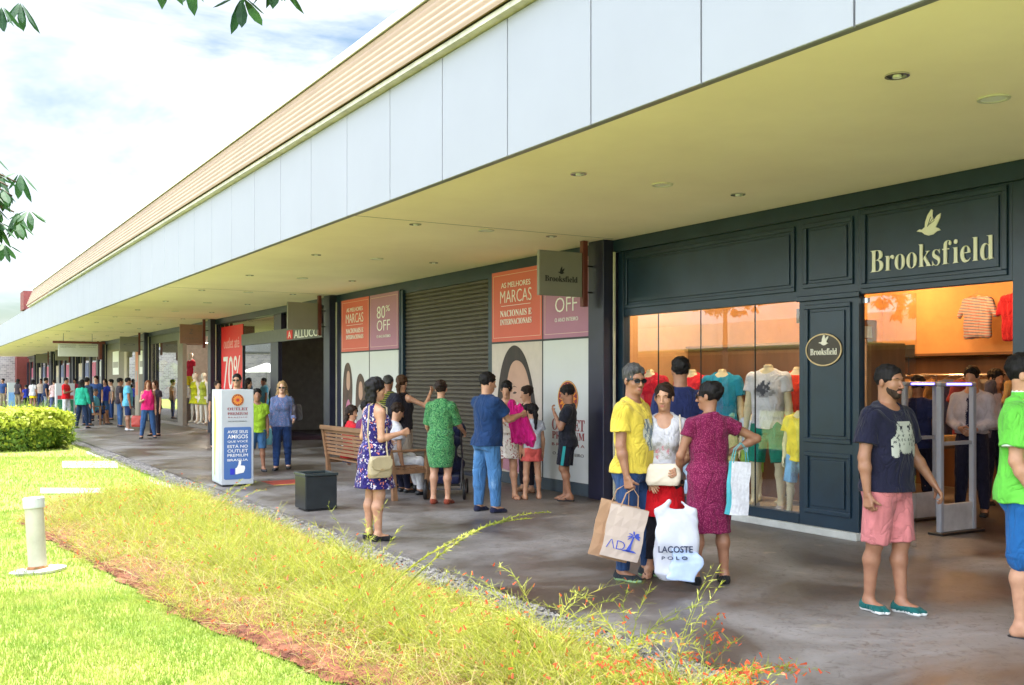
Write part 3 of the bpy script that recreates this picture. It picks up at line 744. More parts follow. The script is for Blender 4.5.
mx = N(nt, 'ShaderNodeMixRGB'); L(nt, rp.outputs[0], mx.inputs[0]); L(nt, br.outputs[0], mx.inputs[1]); L(nt, r2.outputs[0], mx.inputs[2])
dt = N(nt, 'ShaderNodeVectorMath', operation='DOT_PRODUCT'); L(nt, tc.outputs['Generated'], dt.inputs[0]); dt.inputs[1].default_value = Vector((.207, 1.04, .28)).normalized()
mr = N(nt, 'ShaderNodeMapRange', interpolation_type='SMOOTHSTEP'); L(nt, dt.outputs['Value'], mr.inputs[0])      # added directional factor: sky dimmed in view, brightened elsewhere to light under the canopy
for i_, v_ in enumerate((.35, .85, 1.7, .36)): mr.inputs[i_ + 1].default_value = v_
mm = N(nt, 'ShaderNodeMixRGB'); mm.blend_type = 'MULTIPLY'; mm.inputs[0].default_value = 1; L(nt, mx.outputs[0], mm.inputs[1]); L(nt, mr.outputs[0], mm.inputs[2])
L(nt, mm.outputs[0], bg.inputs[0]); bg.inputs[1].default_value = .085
sl = bpy.data.lights.new('sun', 'SUN'); sl.energy = 3.2; sl.angle = R(.53); sl.color = (1, .96, .88)
so = link('sun', sl); so.rotation_euler = SUN.to_track_quat('Z', 'Y').to_euler()
vs = SC.view_settings; vs.view_transform = 'Standard'; vs.look = 'None'; vs.exposure = EXPO = 2.5; vs.gamma = 1
SC.cycles.max_bounces = 8; SC.cycles.diffuse_bounces = 4; SC.cycles.transparent_max_bounces = 24; SC.cycles.use_denoising = True
SC.cycles.sample_clamp_indirect = 8
# ------------------------------------------------------------------ shared materials
NAVY = M('painted_navy', (.009, .026, .046), .32, var=.18, scale=2.5, bump=.05, bscale=30)
STEEL = M('dark_column_paint', (.014, .014, .035), .4, var=.2, scale=2)
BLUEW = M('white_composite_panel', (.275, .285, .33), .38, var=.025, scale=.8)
SOFF = M('cream_plaster', (.95, .81, .62), .8, var=.05, scale=.6, bump=.03, bscale=14)
PEACH = M('peach_metal_sheet', (.31, .215, .14), .45, var=.06, scale=1.4)
GREYM = M('grey_metal', (.22, .22, .22), .4, metal=.3, var=.1)
REDB = M('red_brown_paint', (.13, .028, .02), .5, var=.12)
WHITEP = M('white_paint', (.78, .78, .76), .5, var=.04)
CREAM = M('cream_letters', (.78, .74, .62), .5, var=.03)
BLACK = flat('black_plastic', (.015, .015, .017), .4)
GL = glass('shop_glass', (.92, .92, .92), 2.6); GLR = glass('reflecting_glass', (.62, .66, .7), 2.2)
WOOD = M('brown_wood_panel', (.16, .075, .03), .5, var=.25, scale=2.5, stretch=(1, 1, .15))
WOODL = M('orange_plaster', (.58, .33, .14), .8, var=.05)
WHITET = flat('white_lettering', (.8, .78, .74))
GREYT = flat('grey_lettering', (.13, .13, .13))
# ------------------------------------------------------------------ ground
def concrete():
    m, nt, b = newmat('stained_polished_concrete'); tc = N(nt, 'ShaderNodeTexCoord'); O = tc.outputs['Object']
    a = N(nt, 'ShaderNodeTexNoise', Scale=.55, Detail=8, Roughness=.62, Distortion=.7); L(nt, O, a.inputs['Vector'])
    r1 = ramp(nt, [(.25, (.028, .018, .012)), (.41, (.080, .058, .044)), (.50, (.15, .132, .12)), (.66, (.27, .25, .24))]); L(nt, a.outputs['Fac'], r1.inputs[0])
    c = N(nt, 'ShaderNodeTexNoise', Scale=9, Detail=10, Roughness=.75, Distortion=1.6); L(nt, O, c.inputs['Vector'])
    r2 = ramp(nt, [(.34, (.42, .37, .33)), (.48, (.95, .95, .95)), (.66, (1.0, 1.0, 1.0))]); L(nt, c.outputs['Fac'], r2.inputs[0])
    mx = N(nt, 'ShaderNodeMixRGB'); mx.blend_type = 'MULTIPLY'; mx.inputs[0].default_value = .8; L(nt, r1.outputs[0], mx.inputs[1]); L(nt, r2.outputs[0], mx.inputs[2])
    e = N(nt, 'ShaderNodeTexNoise', Scale=2.2, Detail=6, Roughness=.6); L(nt, O, e.inputs['Vector'])
    r3 = ramp(nt, [(.64, (0, 0, 0)), (.72, (.5, .5, .5))]); L(nt, e.outputs['Fac'], r3.inputs[0])
    m3 = N(nt, 'ShaderNodeMixRGB'); L(nt, r3.outputs[0], m3.inputs[0]); L(nt, mx.outputs[0], m3.inputs[1]); m3.inputs[2].default_value = (.34, .29, .22, 1)
    L(nt, m3.outputs[0], b.inputs['Base Color'])
    rr = ramp(nt, [(.3, (.30,) * 3), (.6, (.60,) * 3)]); L(nt, a.outputs['Fac'], rr.inputs[0]); L(nt, rr.outputs[0], b.inputs['Roughness'])
    b.inputs['Specular IOR Level'].default_value = .6; bumpn(nt, b, c.outputs['Fac'], .12, .004); return m
def soilmat():
    m, nt, b = newmat('red_soil'); tc = N(nt, 'ShaderNodeTexCoord'); O = tc.outputs['Object']
    a = N(nt, 'ShaderNodeTexNoise', Scale=7, Detail=9, Roughness=.7); L(nt, O, a.inputs['Vector'])
    r1 = ramp(nt, [(.3, (.045, .012, .005)), (.5, (.125, .036, .014)), (.68, (.20, .08, .038))]); L(nt, a.outputs['Fac'], r1.inputs[0]); L(nt, r1.outputs[0], b.inputs['Base Color'])
    b.inputs['Roughness'].default_value = .95; bumpn(nt, b, a.outputs['Fac'], 1, .04); return m
def lawnmat():
    m, nt, b = newmat('lawn_turf'); tc = N(nt, 'ShaderNodeTexCoord'); O = tc.outputs['Object']
    a = N(nt, 'ShaderNodeTexNoise', Scale=.9, Detail=6, Roughness=.6); L(nt, O, a.inputs['Vector'])
    c = N(nt, 'ShaderNodeTexNoise', Scale=60, Detail=4, Roughness=.7); L(nt, O, c.inputs['Vector'])
    r1 = ramp(nt, [(.35, (.15, .22, .03)), (.65, (.29, .30, .07))]); L(nt, a.outputs['Fac'], r1.inputs[0])
    r2 = ramp(nt, [(.3, (.45, .5, .4)), (.6, (1, 1, 1))]); L(nt, c.outputs['Fac'], r2.inputs[0])
    mx = N(nt, 'ShaderNodeMixRGB'); mx.blend_type = 'MULTIPLY'; mx.inputs[0].default_value = .9; L(nt, r1.outputs[0], mx.inputs[1]); L(nt, r2.outputs[0], mx.inputs[2])
    L(nt, mx.outputs[0], b.inputs['Base Color']); b.inputs['Roughness'].default_value = .9; bumpn(nt, b, c.outputs['Fac'], .6, .03); return m
def gravelmat():
    m, nt, b = newmat('grey_gravel'); tc = N(nt, 'ShaderNodeTexCoord'); O = tc.outputs['Object']
    v = N(nt, 'ShaderNodeTexVoronoi', Scale=32); L(nt, O, v.inputs['Vector'])
    sp = N(nt, 'ShaderNodeSeparateColor'); L(nt, v.outputs['Color'], sp.inputs[0])
    r1 = ramp(nt, [(0, (.10, .09, .085)), (.5, (.22, .2, .19)), (1, (.42, .38, .34))]); L(nt, sp.outputs[0], r1.inputs[0]); L(nt, r1.outputs[0], b.inputs['Base Color'])
    iv = N(nt, 'ShaderNodeMath', operation='SUBTRACT'); iv.inputs[0].default_value = 1; L(nt, v.outputs['Distance'], iv.inputs[1])
    b.inputs['Roughness'].default_value = .9; bumpn(nt, b, iv.outputs[0], 1, .03); return m
CONC, SOIL, LAWN, GRAV = concrete(), soilmat(), lawnmat(), gravelmat()
def sheet(name, pts, z, mat):
    mb = MB(); mb.add([(x, y, z) for x, y in pts], [list(range(len(pts)))]); return tag(part(name, mb, mat), kind='structure')
GZ = -.05
sheet('lawn', [(-700, -700), (900, -700), (900, 1500), (-700, 1500)], GZ, LAWN)
mb = MB().box(4.0, 24, -20, 93, -.3, 0); tag(part('walkway', mb, CONC), kind='structure')
mb = MB()
for y in np.arange(21.45, 92, 5.2): mb.box(4.004, 8.3, y, y + .014, .0, .0015)
tag(part('walkway_joint', mb, flat('joint_dark', (.03, .027, .024))), kind='structure')
gp = [(3.86 + .1 * math.sin(y * 1.7) - (.20 + .12 * math.sin(y * .9)) * (1 if y < 26 else 0), y) for y in np.arange(-6, 90, .5)]
mb = MB(); n = len(gp)
mb.add([(x - .12, y, GZ + .006) for x, y in gp] + [(4.0, y, GZ + .006) for x, y in gp], [(i, n + i, n + i + 1, i + 1) for i in range(n - 1)])
tag(part('gravel_strip', mb, GRAV), kind='structure')
EDGE = [(2.9, 2.6), (2.45, 3.9), (2.13, 5.07), (1.99, 5.65), (1.91, 6.32), (1.69, 7.28), (1.58, 8.54), (1.40, 10.5), (1.13, 12.98), (1.3, 14.2), (1.9, 15.3), (2.8, 15.9)]
def edge_x(y):
    return np.interp(y, [e[1] for e in EDGE], [e[0] for e in EDGE])
ys = np.arange(2.6, 15.9, .12); xs = np.linspace(0, 1, 26); V = []; 
r = np.random.default_rng(2)
for y in ys:
    e = edge_x(y) - .03 + .03 * math.sin(y * 9) + .02 * math.sin(y * 23 + 1)
    for t in xs:
        x = e + (3.72 - e) * t; V.append((x, y, GZ + .012 + (.03 * r.random() + .02) * min(1, t * 12) * min(1, (1 - t) * 12)))
F = np.array([(i * 26 + j, i * 26 + j + 1, (i + 1) * 26 + j + 1, (i + 1) * 26 + j) for i in range(len(ys) - 1) for j in range(25)])
tag(link('soil_bed', mesh_np('soil_bed', V, F, [SOIL], None, True)), kind='structure')
sheet_pt = MB(); a = G(345, 479); b_ = G(525 / 4.876 + 190, 484)
# loose clods and pebbles on the bare soil and gravel
def scatter_rocks(name, n, fx, fy, smin, smax, mat, seed):
    r = np.random.default_rng(seed); base = np.array([(1, 0, 0), (-1, 0, 0), (0, 1, 0), (0, -1, 0), (0, 0, 1), (0, 0, -1)], float)
    fc = np.array([(0, 2, 4), (2, 1, 4), (1, 3, 4), (3, 0, 4), (2, 0, 5), (1, 2, 5), (3, 1, 5), (0, 3, 5)])
    y = fy(r, n); x = fx(r, y, n); s_ = r.uniform(smin, smax, n)
    V = base[None] * (s_[:, None, None] * r.uniform(.6, 1.3, (n, 6, 1))) * np.array([1, 1, .7]); a = r.uniform(0, 6.3, n)
    c, s2 = np.cos(a)[:, None], np.sin(a)[:, None]; VX = V[:, :, 0] * c - V[:, :, 1] * s2; VY = V[:, :, 0] * s2 + V[:, :, 1] * c
    V = np.stack([VX + x[:, None], VY + y[:, None], V[:, :, 2] + GZ + .02], 2).reshape(-1, 3)
    F = (fc[None] + np.arange(n)[:, None, None] * 6).reshape(-1, 3)
    return tag(link(name, mesh_np(name, V, F, [mat], None, False)), kind='stuff')
tag(scatter_rocks('soil_clods', 16000, lambda r, y, n: edge_x(y) + r.random(n) ** 2 * .8, lambda r, n: r.uniform(3.2, 14, n), .006, .028, SOIL, 3), 'crumbly red soil clods along the lawn edge of the bed', 'soil', kind='stuff')
tag(scatter_rocks('pebbles', 9000, lambda r, y, n: 4.0 - r.random(n) * .36, lambda r, n: 3 + 22 * r.random(n) ** 1.4, .008, .022, M('pebble_grey', (.24, .22, .2), .85, var=.5, scale=9), 4), 'grey pebbles between the planting bed and the walkway', 'gravel', kind='stuff')
# ------------------------------------------------------------------ grass blades
def leafmat(name, c1, c2, trans=.45, scale=3.0, rough=.6, c3=None):
    m = bpy.data.materials.new(name); m.use_nodes = True; nt = m.node_tree; nt.nodes.clear()
    out = N(nt, 'ShaderNodeOutputMaterial'); tc = N(nt, 'ShaderNodeTexCoord'); nz = N(nt, 'ShaderNodeTexNoise', Scale=scale, Detail=8, Roughness=.8)
    L(nt, tc.outputs['Object'], nz.inputs['Vector']); st = [(.36, c1), (.64, c2)] if c3 is None else [(.34, c1), (.54, c2), (.68, c3)]
    rp = ramp(nt, st); L(nt, nz.outputs['Fac'], rp.inputs[0])
    d = N(nt, 'ShaderNodeBsdfPrincipled'); d.inputs['Roughness'].default_value = rough; d.inputs['Specular IOR Level'].default_value = .3; L(nt, rp.outputs[0], d.inputs['Base Color'])
    t = N(nt, 'ShaderNodeBsdfTranslucent'); L(nt, rp.outputs[0], t.inputs[0]); mx = N(nt, 'ShaderNodeMixShader'); mx.inputs[0].default_value = trans
    L(nt, d.outputs[0], mx.inputs[1]); L(nt, t.outputs[0], mx.inputs[2]); L(nt, mx.outputs[0], out.inputs[0]); return m
def blades(name, x, y, z, h, wd, mat, seed, lean=.5):
    r = np.random.default_rng(seed); n = len(x); a = r.uniform(0, 2 * np.pi, n); l = r.uniform(0, lean, n) * h; b = r.uniform(0, 2 * np.pi, n)
    dx, dy = np.cos(a) * wd / 2, np.sin(a) * wd / 2
    p0 = np.stack([x - dx, y - dy, z], 1); p1 = np.stack([x + dx, y + dy, z], 1); tp = np.stack([x + np.cos(b) * l, y + np.sin(b) * l, z + h], 1)
    V = np.stack([p0, p1, tp], 1).reshape(-1, 3); F = np.arange(3 * n).reshape(-1, 3)
    return link(name, mesh_np(name, V, F, [mat]))
r = np.random.default_rng(5); pts = []
for lo_, hi_, dens in ((3.5, 8, 5200), (8, 13, 2100), (13, 22, 700), (22, 34, 200)):
    A = (hi_ - lo_) * .56 * (lo_ + hi_) ; n = int(A * dens * .5)
    Y = np.sqrt(r.uniform(lo_ ** 2, hi_ ** 2, n)); X = -Y * r.uniform(-.12, .56, n)
    wx, wy = CY * X + SY * Y, -SY * X + CY * Y
    k = (wx < 3.72) & ~((wx > edge_x(wy) - .02 + .05 * np.sin(wy * 7) * r.random(n)) & (wy > 2.6) & (wy < 15.9))
    pts.append((wx[k], wy[k], Y[k]))
gx, gy, gd = [np.concatenate(q) for q in zip(*pts)]
gh = r.uniform(.018, .042, len(gx)) * (1 + gd * .03); gw = .0045 * (1 + gd * .10)
GRASS = leafmat('grass_blade', (.14, .26, .03), (.30, .37, .07), .5, 2.3, c3=(.46, .43, .17))
tag(blades('grass', gx, gy, np.full(len(gx), GZ), gh, gw, GRASS, 6, .9), 'short bright green lawn grass in full sun', 'grass', kind='stuff')
# ------------------------------------------------------------------ the wispy planting bed
def ribbons(name, x, y, z, ln, wd, mats, seed, up=.9, droop=1.1, flower=.0, seg=5, jz=None, mi_f=1, az=None):
    r = np.random.default_rng(seed); n = len(x); a = r.uniform(0, 2 * np.pi, n) if az is None else az; el = r.uniform(.25, 1.2, n) * up
    el = np.clip(el, .1, 1.5); p = np.stack([x, y, z], 1); P = [p]; d = np.stack([np.cos(a) * np.cos(el), np.sin(a) * np.cos(el), np.sin(el)], 1)
    dr = r.uniform(.3, 1, n) * droop
    for i in range(seg):
        d = d + np.array([0, 0, -1]) * (dr / seg)[:, None] + r.normal(0, .10, (n, 3)); d /= np.linalg.norm(d, axis=1)[:, None]
        p = p + d * (ln / seg)[:, None]; p[:, 2] = np.maximum(p[:, 2], GZ + .01); P.append(p)
    P = np.stack(P, 1); sa = r.uniform(0, 2 * np.pi, n); sd = np.stack([np.cos(sa), np.sin(sa), r.uniform(-.5, .5, n)], 1)
    wv = np.linspace(1, .35, seg + 1)[None, :, None] * wd[:, None, None] * .5
    A = P - sd[:, None] * wv; B = P + sd[:, None] * wv
    V = np.stack([A, B], 2).reshape(-1, 3); base = (np.arange(n) * (seg + 1) * 2)[:, None]
    F = np.concatenate([base + np.array([[2 * i, 2 * i + 1, 2 * i + 3, 2 * i + 2]]) for i in range(seg)], 0)
    mi = np.zeros(len(F), int)
    if flower:
        k = r.random(n) < flower; T = P[k][:, -1]; m = len(T); fd = r.normal(0, 1, (m, 3)); fd[:, 2] -= .8; fd /= np.linalg.norm(fd, axis=1)[:, None]
        q = np.cross(fd, r.normal(0, 1, (m, 3))); q /= np.linalg.norm(q, axis=1)[:, None]
        FV = np.stack([T - q * .0035, T + q * .0035, T + fd * .028 + q * .007, T + fd * .028 - q * .007], 1).reshape(-1, 3)
        F2 = np.arange(4 * m).reshape(-1, 4) + len(V); V = np.concatenate([V, FV]); F = np.concatenate([F, F2]); mi = np.concatenate([mi, np.full(m, mi_f)])
    return link(name, mesh_np(name, V, F, mats, mi))
STEM = leafmat('wispy_stem', (.14, .19, .02), (.32, .34, .045), .45, 7, c3=(.48, .41, .11)); FLOW = leafmat('coral_flower', (.55, .06, .03), (.62, .14, .05), .4, 8)
STRAW = leafmat('straw_stem', (.24, .17, .055), (.42, .35, .15), .3, 9)
r = np.random.default_rng(8)
def bed_points(n, e0, e1, y0, y1, pw=1.0):
    y = y0 + (y1 - y0) * r.random(n) ** pw; e = edge_x(y) + e0; return e + (e1 - e) * r.random(n), y
nc = 7000; cx, cy_ = bed_points(nc, .0, 3.50, 2.8, 15.2, 1.15); cx = cx + .07 * np.sin(cy_ * 2.3) * (cx < edge_x(cy_) + .7) + .08; pern = 22
px_ = np.repeat(cx, pern) + r.normal(0, .05, nc * pern); py_ = np.repeat(cy_, pern) + r.normal(0, .05, nc * pern)
hh = np.repeat(r.uniform(.5, 1.15, nc) * (.95 + .10 * np.sin(cx * 5.1 + 1.3 * np.sin(cy_ * 2.2)) + .10 * np.sin(cy_ * 4.3 + cx * 2)), pern)
ef = np.clip((px_ - edge_x(py_)) / .7, .48, 1)
o = ribbons('coral_plant_cover', px_, py_, np.full(len(px_), GZ), r.uniform(.16, .50, len(px_)) * hh * ef * np.clip((3.75 - px_) / .5, .45, 1), r.uniform(.0035, .0075, len(px_)), [STEM, FLOW], 9, flower=.02)
tag(o, 'wispy yellow green ground cover with small coral flowers filling the bed', 'ground cover', kind='stuff')
nc = 1500; cx, cy_ = bed_points(nc, .05, 3.5, 3.0, 15.0); pern = 11
px_ = np.repeat(cx, pern) + r.normal(0, .04, nc * pern); py_ = np.repeat(cy_, pern) + r.normal(0, .04, nc * pern)
o = ribbons('dry_stalks', px_, py_, np.full(len(px_), GZ + .01), r.uniform(.08, .42, len(px_)), r.uniform(.003, .006, len(px_)), [STRAW, FLOW], 10, flower=.05)
tag(o, 'dry straw coloured stalks tangled among the green ground cover', 'ground cover', kind='stuff')
def sprig(loc, n, ln, label, az0, spread, up, droop, fl, seed, wd=.005, tw=26, lw=.0065, lk=1.0):
    """one taller arching plant: main stems with whorls of fine twigs"""
    r = np.random.default_rng(seed); root = thing('coral_plant', label, 'plant', (loc[0], loc[1], GZ), group='tall sprigs of the planting bed')
    X, Y, Z, A, LN = [], [], [], [], []; mb = MB()
    for i in range(n):
        a = az0 + r.uniform(-spread, spread); el = up * r.uniform(.8, 1.1); p = np.array([loc[0] + r.normal(0, .03), loc[1] + r.normal(0, .03), GZ]); path = [tuple(p)]; l = ln * r.uniform(.7, 1.05)
        for k in range(12):
            el -= droop / 12; d = np.array([math.cos(a) * math.cos(el), math.sin(a) * math.cos(el), math.sin(el)]); p0 = p; p = p + d * l / 12; path.append(tuple(p)); a += r.normal(0, .05)
            if k > 2:
                for q in range(tw // 6): u_ = r.random(); X.append(p[0] * u_ + p0[0] * (1 - u_)); Y.append(p[1] * u_ + p0[1] * (1 - u_)); Z.append(p[2] * u_ + p0[2] * (1 - u_)); A.append(a + r.uniform(-1.3, 1.3)); LN.append(lk * r.uniform(.06, .15) * (1.15 - k / 16))
        mb.tube(path, [wd * (1 - .07 * j) * .6 for j in range(13)], 5)
    part('stem', mb, STEM, root)
    o = ribbons('twigs', np.array(X) - loc[0], np.array(Y) - loc[1], np.array(Z) - GZ, np.array(LN), np.full(len(X), lw), [STEM, FLOW], seed + 1, up=.8, droop=.7, flower=fl, seg=3, az=np.array(A))
    o.parent = root; o['kind'] = 'stuff'; return root
sprig((2.75, 6.5), 2, 1.75, 'long arching yellow green sprig leaning over the walkway by the jeans man', R(-2), .10, .95, .95, 0, 21, .010, 150, .013, .55)
sprig((3.25, 5.05), 16, 1.0, 'bushy wispy plant with red flowers in front of the lettered white bag', R(60), 3.0, 1.2, 1.3, .12, 22, .005, 26)
sprig((3.5, 4.6), 12, .9, 'feathery green plant left of the reddest blossoms', R(20), 3.0, 1.2, 1.3, .05, 23, .005, 24)
sprig((3.3, 3.95), 3, .85, 'single upright sprig with a bent tip before the green shoes', R(0), .3, 1.45, .5, .1, 24, .005, 22)
sprig((3.45, 3.9), 30, .78, 'low plant crowded with red blossoms at the end of the bed', R(10), 3.0, 1.05, 1.2, .42, 25, .004, 26)
sprig((3.1, 7.3), 7, .75, 'thin upright green sprig beside the gravel strip', R(70), 2.0, 1.35, .6, .0, 26, .005, 30)
sprig((3.2, 7.9), 3, .75, 'pale drooping sprig between the black bin and the woman in the flowered dress', R(70), 1.5, 1.45, .7, .0, 27, .005, 20)
sprig((2.6, 12.6), 9, .95, 'pale wispy sprig in front of the printed totem', R(120), 2.0, 1.3, .9, .03, 28, .005, 30)
sprig((3.0, 11.8), 9, .85, 'wispy sprig beside the near foot of the printed totem', R(20), 2.0, 1.2, .9, .03, 29, .005, 30)
sprig((1.9, 13.6), 5, 1.1, 'yellow sprig reaching out over the path at the far end of the bed', R(70), .9, 1.25, .8, .0, 30, .006, 40)
sprig((1.45, 12.4), 3, .6, 'dry reddish sprig at the far lawn corner of the bed', R(150), 1.0, 1.3, .9, .12, 31, .004, 20)
# ------------------------------------------------------------------ lawn furniture: post, slabs, hedge
p = G(38, 565); root = thing('bollard_light', 'short white capped bollard standing on a disc in the lawn', 'bollard', (p[0], p[1], GZ)); BM = M('old_white_pvc', (.42, .40, .31), .45, var=.12, scale=5)
mb = MB(); mb.lathe([(.078, 0), (.078, .56), (.078, .561)], (p[0], p[1], GZ + .02), 28); o = part('post', mb, BM, root, smooth=False); 
mb = MB(); mb.lathe([(.088, 0), (.09, .01), (.09, .085), (.084, .095), (.0, .098)], (p[0], p[1], GZ + .56), 28, cap=False); part('cap', mb, M('cap_white', (.46, .48, .46), .4, var=.05), root)
mb = MB(); mb.lathe([(.23, -.01), (.235, .012), (.20, .02), (.0, .022)], (p[0], p[1], GZ), 26, cap=False); part('base_disc', mb, M('worn_white_concrete', (.40, .38, .34), .8, var=.25, scale=12), root)
mb = MB(); mb.lathe([(.09, 0), (.086, .02), (.08, .024)], (p[0], p[1], GZ + .02), 26, cap=False); part('rust_collar', mb, M('rust', (.3, .13, .05), .9, var=.4, scale=20), root)
root.rotation_euler = (R(-3.2), R(-3), 0)
SLAB = M('pale_paving', (.30, .31, .22), .85, var=.1, scale=5, bump=.2)
for (a, b2, lb) in (((62, 459.5), (118, 466), 'far pale concrete stepping slab in the lawn'), ((40, 486), (104, 491), 'near pale concrete stepping slab half hidden by the bed')):
    q0 = G(a[0], a[1]); q1 = G(b2[0], a[1]); q2 = G(b2[0], b2[1]); q3 = G(a[0], b2[1]); mb = MB(); P = [q3, q2, q1, q0]
    cx = sum(q[0] for q in P) / 4; cyy = sum(q[1] for q in P) / 4
    mb.prism([(q[0] - cx, q[1] - cyy) for q in P], 0, .022); o = part('paving_slab', mb, SLAB, None, bevel=.006); o.location = (cx, cyy, GZ); tag(o, lb, 'paving slab', 'stepping slabs in the lawn')
def leafcloud(P, Nn, sz, seed, jit=.6, asp=.55):
    r = np.random.default_rng(seed); n = len(P); d = Nn + r.normal(0, jit, (n, 3)); d /= np.linalg.norm(d, axis=1)[:, None]
    u = np.cross(d, r.normal(0, 1, (n, 3))); u /= np.linalg.norm(u, axis=1)[:, None]; v = np.cross(d, u); s_ = (sz * r.uniform(.6, 1.3, n))[:, None]
    V = np.stack([P - u * s_, P + v * s_ * asp, P + u * s_, P - v * s_ * asp], 1).reshape(-1, 3); return V, np.arange(4 * n).reshape(-1, 4)
def hedge(x0, x1, y0, y1, h, n, label, mats, seed, sz=.045, rot=0, c=None):
    """clipped hedge: twigs inside, leaves through the outer shell"""
    r = np.random.default_rng(seed); cx, cyy = (x0 + x1) / 2, (y0 + y1) / 2; root = thing('hedge', label, 'hedge', (cx, cyy, GZ), rot)
    lx, ly = (x1 - x0) / 2, (y1 - y0) / 2; Q = r.uniform(-1, 1, (n * 3, 3)); m_ = np.abs(Q).max(1); Q = Q[m_ > .80][:n]
    bulge = 1 + .012 * np.sin(Q[:, 0] * 19 + 2 * Q[:, 1]) + .03 * np.sin(Q[:, 1] * 13 + Q[:, 2] * 5)
    rr = (np.abs(Q) ** 6).sum(1) ** (1 / 6); P = Q / np.maximum(rr, 1)[:, None] * bulge[:, None]; Nn = np.sign(Q) * (np.abs(Q) > .8)
    P = P * np.array([lx, ly, h / 2]) + np.array([0, 0, h / 2]); P[:, 2] += r.normal(0, .025, len(P)) ; P[:, 2] = np.maximum(P[:, 2], .02)
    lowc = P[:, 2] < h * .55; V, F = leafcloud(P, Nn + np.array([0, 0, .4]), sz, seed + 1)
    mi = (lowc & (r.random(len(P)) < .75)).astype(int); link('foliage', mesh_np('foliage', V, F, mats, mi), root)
    mb = MB(); 
    for i in range(220):
        a = (r.uniform(-.9, .9) * lx, r.uniform(-.9, .9) * ly); mb.tube([(a[0], a[1], 0), (a[0] + r.normal(0, .06), a[1] + r.normal(0, .06), h * .5), (a[0] + r.normal(0, .1), a[1] + r.normal(0, .1), h * .93)], [.012, .008, .004], 4)
    part('stems', mb, M('twig_brown', (.08, .055, .035), .9), root, rel=False)
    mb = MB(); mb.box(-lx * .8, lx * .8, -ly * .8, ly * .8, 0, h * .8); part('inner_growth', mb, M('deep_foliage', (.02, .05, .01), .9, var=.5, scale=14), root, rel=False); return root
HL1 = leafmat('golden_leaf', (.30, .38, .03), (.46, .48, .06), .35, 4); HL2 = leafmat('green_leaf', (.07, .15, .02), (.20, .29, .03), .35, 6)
# near hedge seen end-on: its right end at px 77
hedge(-6.5, 3.45, 26.3, 28.6, 1.0, 52000, 'clipped golden hedge across the lawn at the end of the bed', [HL1, HL2], 41, .055)
def spikes(x0, x1, y0, y1, h, n, label, mat, seed, parts_=18):
    r = np.random.default_rng(seed); cx, cyy = (x0 + x1) / 2, (y0 + y1) / 2
    root = thing('ornamental_grass', label, 'plant', (cx, cyy, GZ)); x = r.uniform(x0, x1, n) - cx; y = r.uniform(y0, y1, n) - cyy
    o = ribbons('blades', x, y, np.full(n, .0), r.uniform(.7, 1.1, n) * h, np.full(n, .02), [mat], seed, up=1.3, droop=.9, seg=4); o.parent = root; return root
HL3 = leafmat('strap_leaf', (.12, .24, .03), (.36, .46, .06), .4, 3)
spikes(-6, 3.2, 29.2, 31.6, 1.15, 7000, 'taller spiky green grasses just behind the golden hedge', HL3, 51)
spikes(-6, 2.6, 33.5, 36, .85, 4000, 'farther strip of arching grasses behind the first', HL3, 52)
# ------------------------------------------------------------------ trees beside and behind the camera
BARK = M('bark', (.12, .09, .065), .95, var=.35, scale=8, bump=1, bscale=25, stretch=(1, 1, .3)); TL = leafmat('tree_leaf', (.012, .045, .022), (.045, .125, .04), .25, 2); 
def palmate(pos, r, L_, mbs):
    """a whorl of drooping oblong leaves, each a folded blade"""
    V, F = mbs; nl = r.integers(5, 8); a0 = r.uniform(0, 6.3)
    for i in range(nl):
        a = a0 + i * 2 * math.pi / nl; el = r.uniform(-1.15, -.25); d = np.array([math.cos(a) * math.cos(el), math.sin(a) * math.cos(el), math.sin(el)]); sd = np.array([-math.sin(a), math.cos(a), 0]); up = np.cross(sd, d)
        l = L_ * r.uniform(.75, 1.15); b = len(V); prof = ((.0, .0), (.25, .10), (.55, .17), (.8, .13), (1.0, .0))
        for t, w_ in prof:
            c = pos + d * l * (.12 + .88 * t) + np.array([0, 0, -1]) * l * .22 * t * t
            V += [c - sd * w_ * l + up * abs(w_) * l * .35, c, c + sd * w_ * l + up * abs(w_) * l * .35]
        for k in range(4):
            F.append((b + 3 * k, b + 3 * k + 1, b + 3 * k + 4, b + 3 * k + 3)); F.append((b + 3 * k + 1, b + 3 * k + 2, b + 3 * k + 5, b + 3 * k + 4))
def tree(x, y, h, label, tips, seed, crown=None, nfill=120, L_=.14):
    """trunk with limbs out to every tip; each tip carries whorls of leaves"""
    r = np.random.default_rng(seed); root = thing('tree', label, 'tree', (x, y, GZ)); mb = MB()
    top = np.array([x, y, h * .62]); mb.tube([(x, y, GZ - .05), (x + .04, y - .03, h * .2), (x - .03, y + .04, h * .42), tuple(top)], [.17, .13, .11, .085], 12)
    part('trunk', mb, BARK, root, smooth=True); V, F = [], []; lm = MB()
    allt = [(np.array(t), 5) for t in tips]
    if crown is not None:
        c, rad = np.array(crown[0]), np.array(crown[1])
        for i in range(nfill):
            q = r.normal(0, 1, 3); q /= np.linalg.norm(q); allt.append((c + q * rad * r.uniform(.55, 1.0), 3))
    for t, nw in allt:
        m = (top + t) / 2 + np.array([r.normal(0, .1), r.normal(0, .1), .25]); d = t - m
        if r.random() < .45 or nw == 5: lm.tube([tuple(top - np.array([0, 0, r.uniform(0, .4)])), tuple(m), tuple(t)], [.035, .022, .006], 5)
        for k in range(nw):
            q = t - d * k * .10 + r.normal(0, .07, 3); palmate(q, r, L_, (V, F))
    part('branches', lm, BARK, root); V = np.array(V) - np.array([x, y, GZ]); link('crown', mesh_np('crown', V, np.array(F), [TL]), root); return root
